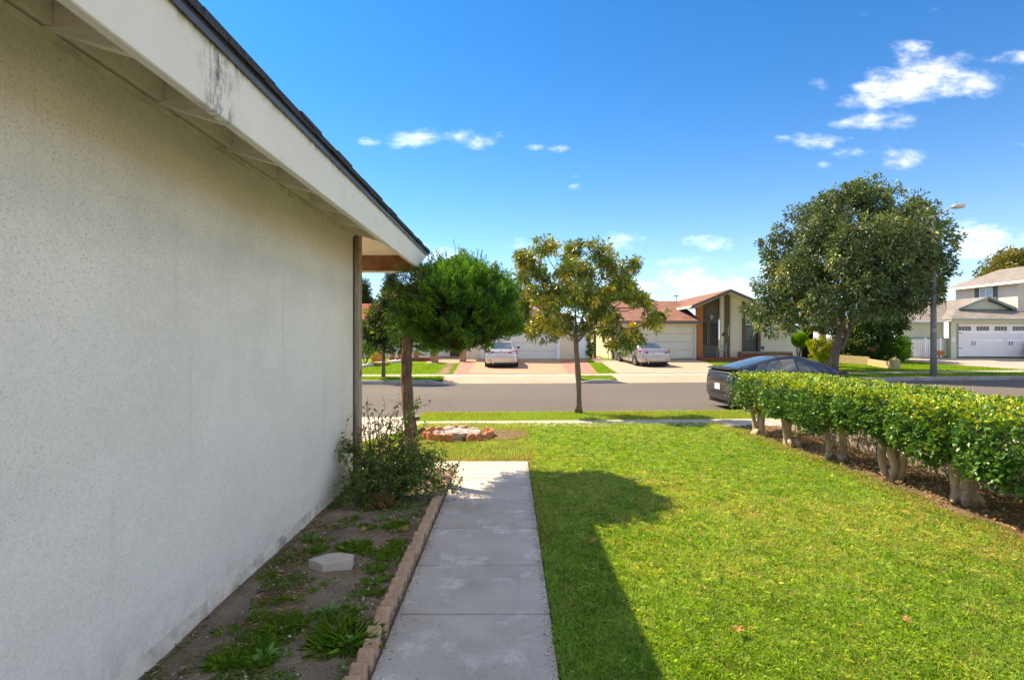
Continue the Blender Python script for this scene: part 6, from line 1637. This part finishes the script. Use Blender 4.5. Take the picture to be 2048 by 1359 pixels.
# plastic chair on the porch
ch = thing('plastic_chair', 'grey plastic garden chair on the brick porch beside the dark entry doors', 'chair', (gx(1443, 35.3), 35.3, pz))
cx, cy = gx(1443, 35.3), 35.3; s = .24
MB().box(cx - s, cx + s, cy - s, cy + s, pz + .38, pz + .42).build('seat', M['plastic_grey'], ch)
for (dx, dy) in ((-s, -s), (s - .05, -s), (-s, s - .05), (s - .05, s - .05)):
    MB().box(cx + dx, cx + dx + .05, cy + dy, cy + dy + .05, pz, pz + .378).build('leg', M['plastic_grey'], ch)
for i in range(5):
    MB().box(cx + s - .02 + .0, cx + s + .02, cy - s + i * .105, cy - s + i * .105 + .07, pz + .425, pz + .84).build('back_slat', M['plastic_grey'], ch)
MB().box(cx + s - .025, cx + s + .03, cy - s, cy + s, pz + .842, pz + .90).build('back_rail', M['plastic_grey'], ch)
for dy in (-s - .03, s): 
    MB().box(cx - s, cx + s, cy + dy, cy + dy + .03, pz + .60, pz + .63).build('armrest', M['plastic_grey'], ch)
    MB().box(cx - s, cx - s + .04, cy + dy, cy + dy + .03, pz + .40, pz + .598).build('arm_support', M['plastic_grey'], ch)

# ---- street lamp
LD = 25.1; lx0 = XP(1867, LD)
sl = thing('street_lamp', 'tall concrete street lamp pole with curved arm rising through the big tree', 'street lamp', (lx0, LD, -.13))
MB().tube([(lx0, LD, -.2), (lx0, LD, 1.5), (lx0 + .01, LD, 5.0), (lx0 + .02, LD, ZP(430, LD))], [.135, .125, .095, .075], 14).build('pole', M['pole'], sl, smooth=True)
def lp(px, py): return (XP(px, LD), LD - .0, ZP(py, LD))
MB().tube([(lx0 + .02, LD, ZP(436, LD)), lp(1880, 430), lp(1890, 421), lp(1899, 416), lp(1908, 413.5)], [.035] * 5, 8).build('arm', M['lamp_grey'], sl, smooth=True)
lh = MB().tube([lp(1904, 415), lp(1909, 413), lp(1917, 411.8), lp(1926, 411.5), lp(1930, 412)], [.05, .11, .13, .11, .05], 12).build('lamp_head', M['lamp_grey'], sl, smooth=True)
MB().tube([lp(1913, 409.5), lp(1913, 406.5)], .045, 8).build('photocell', M['black_plastic'], lh)
for py in (659, 663): MB().lathe([(.125, 0), (.125, .03)], (lx0 + .005, LD, ZP(py, LD)), 14).build('band', M['lamp_grey'], sl)
# ---- low block wall behind the hedge
cw = thing('garden_block_wall', 'low tan concrete block wall running behind the clipped hedge', 'wall', (5.2, 6, 0))
blockrun((5.2, 1.0, 0), (5.2, 10.2, 0), 2, lambda x, y: -.05 - .05 * (y > 7), cw, M['cmu'], .40, .20, .15)
# ---- scallop ring with a stump mound
rg = thing('scallop_ring', 'small ring of orange scalloped edging stones on the lawn around a grey rock mound', 'garden edging', (-.85, 9.15, -.02))
cx, cy = -.86, 9.15
n = 22
rng = np.random.default_rng(61); random.seed(61)
for i in range(n):
    a = 6.283 * i / n
    if i in (3, 4, 17): continue
    x = cx + .56 * math.cos(a) + random.uniform(-.03, .03); y = cy + .46 * math.sin(a) + random.uniform(-.03, .03); w = .075
    o = MB().prism([(-w, -.06), (w, -.06), (w, .045)] + [(w * math.cos(b), .045 + .05 * math.sin(b)) for b in np.linspace(.3, 2.84, 7)] + [(-w, .045)], 'y', -.025, .025).build('scallop', M['terracotta'], rg, local=True)
    o.location = Vector((x, y, -.01)) - wloc(rg); o.rotation_euler = (random.uniform(-.2, .2), random.uniform(-.12, .12), a + math.pi / 2 + random.uniform(-.15, .15))
rock('mound', cx + .0, cy, -.03, .42, M['rock'], rg, (1.05, .8, .34), 4, 4)
for i in range(16):
    a = random.uniform(0, 6.28); r = random.uniform(.1, .42)
    rock('rock', cx + r * math.cos(a) * 1.1, cy + r * .8 * math.sin(a), .03 + .08 * (1 - r * 2), random.uniform(.04, .09), M['rock'], rg, (1, 1, .7), i, 1)
tag(mk('bare_soil_patch', [(-.2 + .50 * math.cos(a) * (1 + .1 * math.sin(3 * a)) - .3 * (math.cos(a) < 0), 9.25 + .45 * math.sin(a), -.018) for a in np.linspace(0, 6.283, 25)[:-1]], [tuple(range(24))], M['hedge_dirt']), kind='structure')
# border stones where the bed ends at the cross path
bs_ = thing('border_stones', 'row of pale pinkish border stones between the shrub and the cross path', 'stones', (-1.2, 6.55, 0))
for i in range(13):
    rock('stone', -1.72 + i * .085 + random.uniform(-.02, .02), 6.55 + random.uniform(-.03, .03), .02, random.uniform(.04, .065), M['terracotta'] if i % 3 == 1 else M['conc_salmon'], bs_, (1, 1, .8), i, 1)
# paver block in the bed
pv = MB(); px_, py_ = XP(663, 3.78), 3.78
poly = [(-.155, -.01), (-.03, -.095), (.145, -.02), (.135, .075), (.03, .115), (-.06, .09)]
pv.prism([(px_ + a, py_ + b) for a, b in poly], 'z', .0, .088)
o = pv.build('concrete_paver', M['paver'], bev=.005, seg=2); tag(o, 'angular grey concrete paver lying loose in the planting bed', 'paver')
# fallen leaves
def fallen(px, py, s, rot, lab, z=.042, grp='fallen dry leaves'):
    x, y = px_ground(px, py)
    s *= 1.35; r = random.Random(int(px * 7 + py)); n = 11
    bm = bmesh.new(); c = bm.verts.new((0, 0, .01 * s / .05)); vs = []
    for i in range(n):
        a = 6.283 * i / n; q = s * (1.0 if i % 2 else .62) * r.uniform(.8, 1.15)
        vs.append(bm.verts.new((q * math.cos(a), q * .8 * math.sin(a), .35 * s * (r.random() - .2))))
    for i in range(n): bm.faces.new((c, vs[i], vs[(i + 1) % n]))
    bmesh.ops.solidify(bm, geom=bm.faces[:], thickness=.001)
    me = bpy.data.meshes.new('fallen_leaf'); bm.to_mesh(me); bm.free(); me.materials.append(M['dryleaf'])
    o = bpy.data.objects.new('fallen_leaf', me); col.objects.link(o); o.location = (x, y, z); o.rotation_euler = (r.uniform(-.5, .5), r.uniform(-.5, .5), rot)
    tag(o, lab, 'leaf', grp)
for a in [(1186, 1091, .032, 1.0, 'curled brown dry leaf in the shaded grass near the walkway edge'), (1478, 1272, .032, .3, 'flat orange tan dry leaf in the foreground lawn at bottom centre'), (1812, 1252, .026, 2, 'dark brown dry leaf in the foreground lawn at the lower right'),
          (1501, 1022, .028, .7, 'brown dry leaf in the middle of the sunny lawn'), (1457, 911, .034, .2, 'pale tan dry leaf on the far part of the lawn'), (1241, 1080, .016, .2, 'tiny pale yellow leaf just outside the roof shadow'),
          (1406, 957, .022, 1.2, 'small tan leaf on the lawn left of the hedge'), (1380, 1090, .018, 2.2, 'small brown curled leaf in the sunny lawn above centre'), (1620, 1050, .018, .2, 'small dark leaf in the lawn near the hedge soil')]: fallen(*a)
for a in [(682, 1106, .028, .3, 'orange curled dry leaf beside grass tufts beyond the paver'), (726, 1067, .030, .9, 'orange dry leaf at the foot of the sprawling shrub'), (810, 1066, .03, 2.0, 'tan dry leaf near the brick edging in the bed')]: fallen(*a)

# ------------------------------------------------------------------ cars
def carbuild(name, label, prof, W, stations, mats, kind):
    """local car: x forward, y left. returns root"""
    root = thing(name, label, 'car')
    body_m = mats
    v = []; n = 0
    for (x, w, zb_, zt_) in stations:
        hgt = zt_ - zb_
        half = [(0, zb_), (w * .75, zb_), (w * .965, zb_ + .07), (w, zb_ + .36 * hgt), (w * .995, zb_ + .62 * hgt), (w * .955, zt_ - .10 * hgt - .01), (w * .86, zt_ - .01), (w * .45, zt_ + .018), (0, zt_ + .025)]
        ring = half + [(-a, b) for a, b in half[-2:0:-1]]
        n = len(ring); v += [(x, a, b) for a, b in ring]
    f = []
    for i in range(len(stations) - 1):
        for k in range(n): f.append((i * n + k, i * n + (k + 1) % n, (i + 1) * n + (k + 1) % n, (i + 1) * n + k))
    def cap(b0, x, flip):
        ring = v[b0:b0 + n]; zc_ = sum(p[2] for p in ring) / n; b = b0
        for sc, dx in ((.86, .006), (.45, .010)):
            nb = len(v); v.extend([(x + (dx if flip else -dx), p[1] * sc, zc_ + (p[2] - zc_) * sc) for p in ring])
            for k in range(n):
                q = (b + k, b + (k + 1) % n, nb + (k + 1) % n, nb + k); f.append(q if flip else q[::-1])
            b = nb
        q = tuple(b + k for k in range(n)); f.append(q if flip else q[::-1])
    cap(0, stations[0][0], False); cap((len(stations) - 1) * n, stations[-1][0], True)
    body = mk('body', v, f, body_m, root, smooth=True, local=True)
    ss = body.modifiers.new('s', 'SUBSURF'); ss.levels = ss.render_levels = 2
    # cabin surface
    P = np.array(prof)   # x, roof z, roof halfwidth, belt z, belt halfwidth
    def S(x, t):
        zr_, wt, zbt, wb = (np.interp(x, P[:, 0], P[:, k]) for k in (1, 2, 3, 4))
        s = abs(t); sg = 1 if t >= 0 else -1
        if s <= .5: q = s / .5; y = wt * q; z = zr_ - .03 * q ** 3
        else: q = (s - .5) / .5; y = wt + (wb - wt) * (q ** .9); z = (zr_ - .03) + (zbt - (zr_ - .03)) * q
        return Vector((x, sg * y, z))
    x0, x1 = P[0, 0], P[-1, 0]; nx, nt = 34, 24
    v = [S(x0 + (x1 - x0) * i / nx, -1 + 2 * j / nt) for i in range(nx + 1) for j in range(nt + 1)]
    f = [(i * (nt + 1) + j, i * (nt + 1) + j + 1, (i + 1) * (nt + 1) + j + 1, (i + 1) * (nt + 1) + j) for i in range(nx) for j in range(nt)]
    cab = mk('cabin', v, f, body_m, root, smooth=True, local=True)
    def patch(nm, xa, xb, ta, tb, mat, off=.008, na=12, nb=8, sh=None):
        vv = []
        for i in range(na + 1):
            for j in range(nb + 1):
                x = xa + (xb - xa) * i / na; t = ta + (tb - ta) * j / nb
                if sh: x, t = sh(x, t, i / na, j / nb)
                p = S(x, t); e = .01
                du = S(x + e, t) - S(x - e, t); dv = S(x, min(1, t + e)) - S(x, max(-1, t - e)); nn = du.cross(dv)
                nn = nn.normalized() if nn.length > 1e-9 else Vector((0, 0, 1))
                if nn.dot(p - Vector((0, 0, .8))) < 0: nn = -nn
                vv.append(p + nn * off)
        ff = [(i * (nb + 1) + j, i * (nb + 1) + j + 1, (i + 1) * (nb + 1) + j + 1, (i + 1) * (nb + 1) + j) for i in range(na) for j in range(nb)]
        return mk(nm, vv, ff, mat, root, smooth=True, local=True)
    return root, body, S, patch
def wheel(root, x, y, r=.33, w=.22):
    s = 1 if y > 0 else -1
    hub = MB().tube([(x, y - s * .02, r), (x, y + s * .01, r)], r * .30, 14).build('wheel', M['rim'], root, local=True)
    t = bpy.data.objects.new('tyre', None)
    mb = MB(); prof = [(r * .70, -w / 2), (r * .93, -w / 2), (r, -w / 2 + .03), (r, w / 2 - .03), (r * .93, w / 2), (r * .70, w / 2), (r * .68, 0)]
    n = 28; b = 0; v = []; f = []
    for (q, d) in prof:
        for k in range(n): a = 6.2832 * k / n; v.append((x + q * math.cos(a), y - s * w / 2 + d, r + q * math.sin(a)))
    m_ = len(prof)
    for i in range(m_):
        for k in range(n): f.append((i * n + k, i * n + (k + 1) % n, ((i + 1) % m_) * n + (k + 1) % n, ((i + 1) % m_) * n + k))
    mk('tyre', v, f, M['rubber'], hub, smooth=True, local=True)
    mb = MB()
    for k in range(10):
        a = 6.2832 * k / 10; a2 = a + .13
        p = lambda q, an: (x + q * math.cos(an), r + q * math.sin(an))
        q1, q2, q3, q4 = p(r * .2, a - .2), p(r * .72, a - .09), p(r * .72, a + .09), p(r * .2, a + .2)
        mb.prism([q1, q2, q3, q4], 'y', y - s * .02, y + s * .004)
    ringp = [(x + r * .72 * math.cos(6.2832 * k / 28), r + r * .72 * math.sin(6.2832 * k / 28)) for k in range(28)]
    mb.build('rim', M['rim'], hub, local=True)
    MB().prism(ringp, 'y', y - s * .10, y - s * .08).build('brake_disc', M['black_plastic'], hub, local=True)
def arch(root, x, y, r=.40):
    s = 1 if y > 0 else -1
    MB().prism([(x + r * math.cos(a), .33 + r * math.sin(a)) for a in np.linspace(-.35, math.pi + .35, 18)], 'y', y - s * .25, y).build('wheel_arch', M['black_plastic'], root, local=True)
def plate(root, x, z, txt, tilt=0):
    p = MB().box(-.006, 0, -.155, .155, -.08, .08).build('number_plate', M['plate'], root, local=True); p.location = (x, 0, z); p.rotation_euler = (0, tilt, 0)
    MB().box(-.004, .001, -.165, .165, -.09, .09).build('plate_frame', M['black_plastic'], p, local=True); return p

def sedan(name, label, mat, txt, lampstyle, W=.91, wide=False):
    st_ = [(-2.42, W * .80, .40, .74), (-2.40, W * .88, .30, .92), (-2.30, W * .945, .24, 1.035), (-2.0, W * .985, .21, 1.06), (-1.5, W, .2, 1.04), (-.6, W, .19, 1.00), (.4, W, .19, .98), (1.2, W * .99, .2, .95), (1.75, W * .97, .22, .87), (2.2, W * .88, .25, .76), (2.40, W * .72, .33, .62), (2.43, W * .6, .38, .52)]
    prof = [(-1.80, 1.02, .70, 1.0, .80), (-1.5, 1.16, .66, 1.0, .82), (-1.1, 1.345, .60, .99, .83), (-.85, 1.415, .58, .98, .83), (-.3, 1.46, .57, .97, .83), (.15, 1.445, .57, .96, .83), (.5, 1.37, .59, .96, .83), (.9, 1.19, .64, .95, .81), (1.3, .97, .68, .94, .78)]
    root, body, S, patch = carbuild(name, label, prof, W, st_, mat, 0)
    patch('rear_window', -1.70, -.95, -.43, .43, M['car_glass'], .012)
    patch('windscreen', .52, 1.2, -.43, .43, M['car_glass'], .012)
    for s in (1, -1):
        patch('side_window', -1.25, -.42, s * .56, s * .93, M['car_glass'], .012, sh=lambda x, t, u, q: (x + (.28 * (1 - u)) * (1 - q) ** 1.0 * .8, t))
        patch('side_window', -.36, .62, s * .56, s * .93, M['car_glass'], .012, sh=lambda x, t, u, q: (x - (.42 * u) * (1 - q), t))
        for x in (-1.42, 1.42): arch(root, x, s * (W + .004), .39); wheel(root, x, s * (W + .006))
        # door mirror
        MB().hexa([(.72, s * .90, .98), (.86, s * .90, .98), (.86, s * 1.06, 1.0), (.72, s * 1.06, 1.0)], [(.72, s * .90, 1.10), (.86, s * .90, 1.08), (.86, s * 1.05, 1.09), (.72, s * 1.06, 1.11)]).build('door_mirror', M['black_plastic'] if lampstyle == 0 else mat, root, local=True, bev=.02, seg=2)
        for x in (-.95, .1): MB().box(x, x + .16, s * (W + .002) - .02, s * (W + .002) + .015, .80, .83).build('door_handle', mat, root, local=True)
        MB().box(-.395, -.387, s * (W - .01), s * (W + .0025), .30, .93).box(.75, .758, s * (W - .01), s * (W + .0025), .30, .90).build('door_gap', M['black_plastic'], root, local=True)
        # rear lamps follow the rear corner
        if lampstyle == 0: pts = [(-2.40, .36, .90), (-2.395, .36, .945), (-2.34, .74, .99), (-2.22, .885, 1.0), (-2.12, .905, .93), (-2.24, .875, .84), (-2.36, .72, .80), (-2.40, .52, .84)]
        else: pts = [(-2.40, .46, .79), (-2.39, .50, .90), (-2.36, .62, .985), (-2.27, .79, 1.0), (-2.1, .895, .97), (-2.06, .91, .90), (-2.24, .87, .79), (-2.385, .70, .77)]
        vv = [(a - .022, s * b * W / .91, c) for a, b, c in pts] + [(a + .09, s * b * .93, c) for a, b, c in pts]; k = len(pts)
        mk('tail_lamp', vv, [tuple(range(k)), tuple(range(k, 2 * k))[::-1]] + [(i, (i + 1) % k, k + (i + 1) % k, k + i) for i in range(k)], M['red_lamp'], root, local=True)
        MB().box(2.22, 2.36, s * .52, s * .78, .60, .70).build('headlamp', M['chrome'], root, local=True)
    plate(root, -2.425, .80, txt)
    MB().box(-2.44, -2.41, -.30, .30, .90, .925).build('boot_trim', M['chrome'], root, local=True)
    MB().tube([(-2.432, 0, .965), (-2.412, 0, .965)], .045, 12).build('badge', M['chrome'], root, local=True)
    MB().box(-2.40, -2.30, -.62, .62, .27, .36).build('lower_bumper', M['black_plastic'], root, local=True, bev=.02)
    MB().box(-2.435, -2.40, -.80, .80, .655, .663).build('bumper_gap', M['black_plastic'], root, local=True)
    for s in (1, -1): MB().box(-2.435, -2.40, s * .60 - .09, s * .60 + .09, .46, .49).build('reflector', M['red_lamp'] if lampstyle == 0 else M['black_plastic'], root, local=True)
    MB().tube([(-2.42, .45, .30), (-2.32, .45, .30)], .035, 10).build('exhaust_pipe', M['chrome'], root, local=True)
    MB().box(-1.0, -.6, -.012, .012, 1.44, 1.50) .build('roof_antenna', mat, root, local=True, bev=.01)
    MB().box(-2.3, 2.3, -.8, .8, .16, .22).build('underbody', M['black_plastic'], root, local=True)
    return root
def place(root, x, y, z, heading): root.location = (x, y, z); root.rotation_euler = (0, 0, heading)
c1 = sedan('parked_car', 'champagne silver sedan parked on the salmon driveway, seen from behind', M['car_silver'], '7RXK519', 0)
Yc = 29.6; place(c1, XP(1002.5, Yc), Yc + 2.42, zfar(0, 30.5) - .03, math.radians(90)); c1.rotation_euler = (0, math.radians(-1.2), math.radians(90))
c2 = sedan('parked_car', 'silver grey sedan parked at an angle on the tan driveway of the brown roofed house', M['car_grey'], '5HOW472', 1)
Yc = 30.6; place(c2, XP(1284, Yc + 2), Yc + 2.3, zfar(7, 31.5) - .03, math.radians(90 + 7)); c2.rotation_euler = (0, math.radians(-1.5), math.radians(97))
c3 = sedan('parked_car', 'white car backed onto the driveway at the right edge, only a corner showing', M['car_white'], '6KDL308', 1)
place(c3, 35.25, 34.5, .33, math.radians(-90))
# dark fastback on the street
def fastback():
    W = .93
    st_ = [(-2.36, W * .78, .36, .78), (-2.34, W * .86, .28, .95), (-2.24, W * .93, .24, 1.10), (-2.0, W * .97, .22, 1.13), (-1.4, W, .2, 1.04), (-.5, W, .19, 1.00), (.4, W, .19, .94), (1.2, W * .99, .2, .86), (1.75, W * .96, .22, .78), (2.15, W * .85, .25, .72), (2.33, W * .66, .33, .58), (2.36, W * .5, .40, .50)]
    prof = [(-2.22, 1.10, .66, 1.06, .78), (-1.8, 1.19, .63, 1.03, .82), (-1.3, 1.305, .60, 1.01, .85), (-.85, 1.40, .58, .99, .86), (-.42, 1.435, .57, .98, .86), (0, 1.415, .57, .97, .86), (.4, 1.32, .59, .96, .85), (.8, 1.16, .63, .95, .83), (1.25, .95, .66, .93, .78)]
    prof = [(-2.22 + (a + 2.22) * .86, b, c, d, e) for a, b, c, d, e in prof]
    root, body, S, patch = carbuild('parked_car', 'charcoal fastback car parked at the near kerb behind the hedge', prof, W, st_, M['car_dark'], 0)
    patch('rear_glass', -2.12, -.2, -.44, .44, M['car_glass'], .010, na=24)
    patch('windscreen', -.1, .72, -.44, .44, M['car_glass'], .010)
    for s in (1, -1):
        patch('side_window', -1.78, -.66, s * .56, s * .92, M['car_glass'], .010, sh=lambda x, t, u, q: (x + .35 * (1 - u) * (1 - q) * .6, t if u > .25 else t + (.92 * (1 if t > 0 else -1) - t) * (1 - u / .25) * .0))
        patch('side_window', -.60, .26, s * .56, s * .92, M['car_glass'], .010, sh=lambda x, t, u, q: (x - .42 * u * (1 - q), t))
        for x in (-1.44, 1.44): arch(root, x, s * (W + .004), .40); wheel(root, x, s * (W + .006), .34)
        MB().hexa([(.35, s * .92, .96), (.50, s * .92, .96), (.50, s * 1.08, .98), (.35, s * 1.08, .98)], [(.35, s * .92, 1.08), (.5, s * .92, 1.06), (.5, s * 1.07, 1.07), (.35, s * 1.08, 1.09)]).build('door_mirror', M['black_plastic'], root, local=True, bev=.02, seg=2)
        for x in (-1.0, .15): MB().box(x, x + .18, s * (W + .002) - .02, s * (W + .002) + .008, .80, .825).build('door_handle', M['black_plastic'], root, local=True)
        MB().box(-.395, -.387, s * (W - .01), s * (W + .0025), .30, .93).box(.85, .858, s * (W - .01), s * (W + .0025), .30, .90).build('door_gap', M['black_plastic'], root, local=True)
    # full width lamp bar under the spoiler
    pts = [(-.86, 0), (-.70, 0), (-.35, 0), (0, 0), (.35, 0), (.70, 0), (.86, 0)]
    vv = []; xs_ = [-2.20, -2.325, -2.355, -2.362, -2.355, -2.325, -2.20]
    for (y, _), x in zip(pts, xs_): vv += [(x - .012, y, .985), (x + .02, y, 1.03), (x + .2, y * .9, 1.03), (x + .2, y * .9, .985)]
    ff = []
    for i in range(6):
        for j in range(4): ff.append((i * 4 + j, i * 4 + (j + 1) % 4, i * 4 + 4 + (j + 1) % 4, i * 4 + 4 + j))
    ff += [(0, 1, 2, 3), (27, 26, 25, 24)]
    mk('tail_lamp_bar', vv, ff, M['black_plastic'], root, local=True)
    vv = []
    for (y, _), x in zip(pts, xs_): vv += [(x - .02, y * .98, 1.075), (x - .02, y * .98, 1.10), (x + .14, y * .93, 1.135), (x + .14, y * .93, 1.10)]
    mk('spoiler', vv, ff, M['black_plastic'], root, local=True)
    plate(root, -2.372, .62, '9FCN264')
    vv = []; xs2 = [-2.16, -2.30, -2.345, -2.355, -2.345, -2.30, -2.16]
    for (y, _), x in zip(pts, xs2): vv += [(x - .03, y * 1.02, .44), (x - .035, y * 1.02, .50), (x + .15, y * .95, .50), (x + .15, y * .95, .44)]
    mk('bumper_trim', vv, ff, M['chrome'] if False else M['black_plastic'], root, local=True)
    MB().box(-2.30, -2.2, -.72, .72, .24, .40).build('rear_diffuser', M['black_plastic'], root, local=True, bev=.03)
    MB().box(-2.25, 2.2, -.8, .8, .16, .22).build('underbody', M['black_plastic'], root, local=True)
    return root
c4 = fastback()
place(c4, 5.55 + 2.36, 14.85, ROADZ + .02, math.radians(3.5))
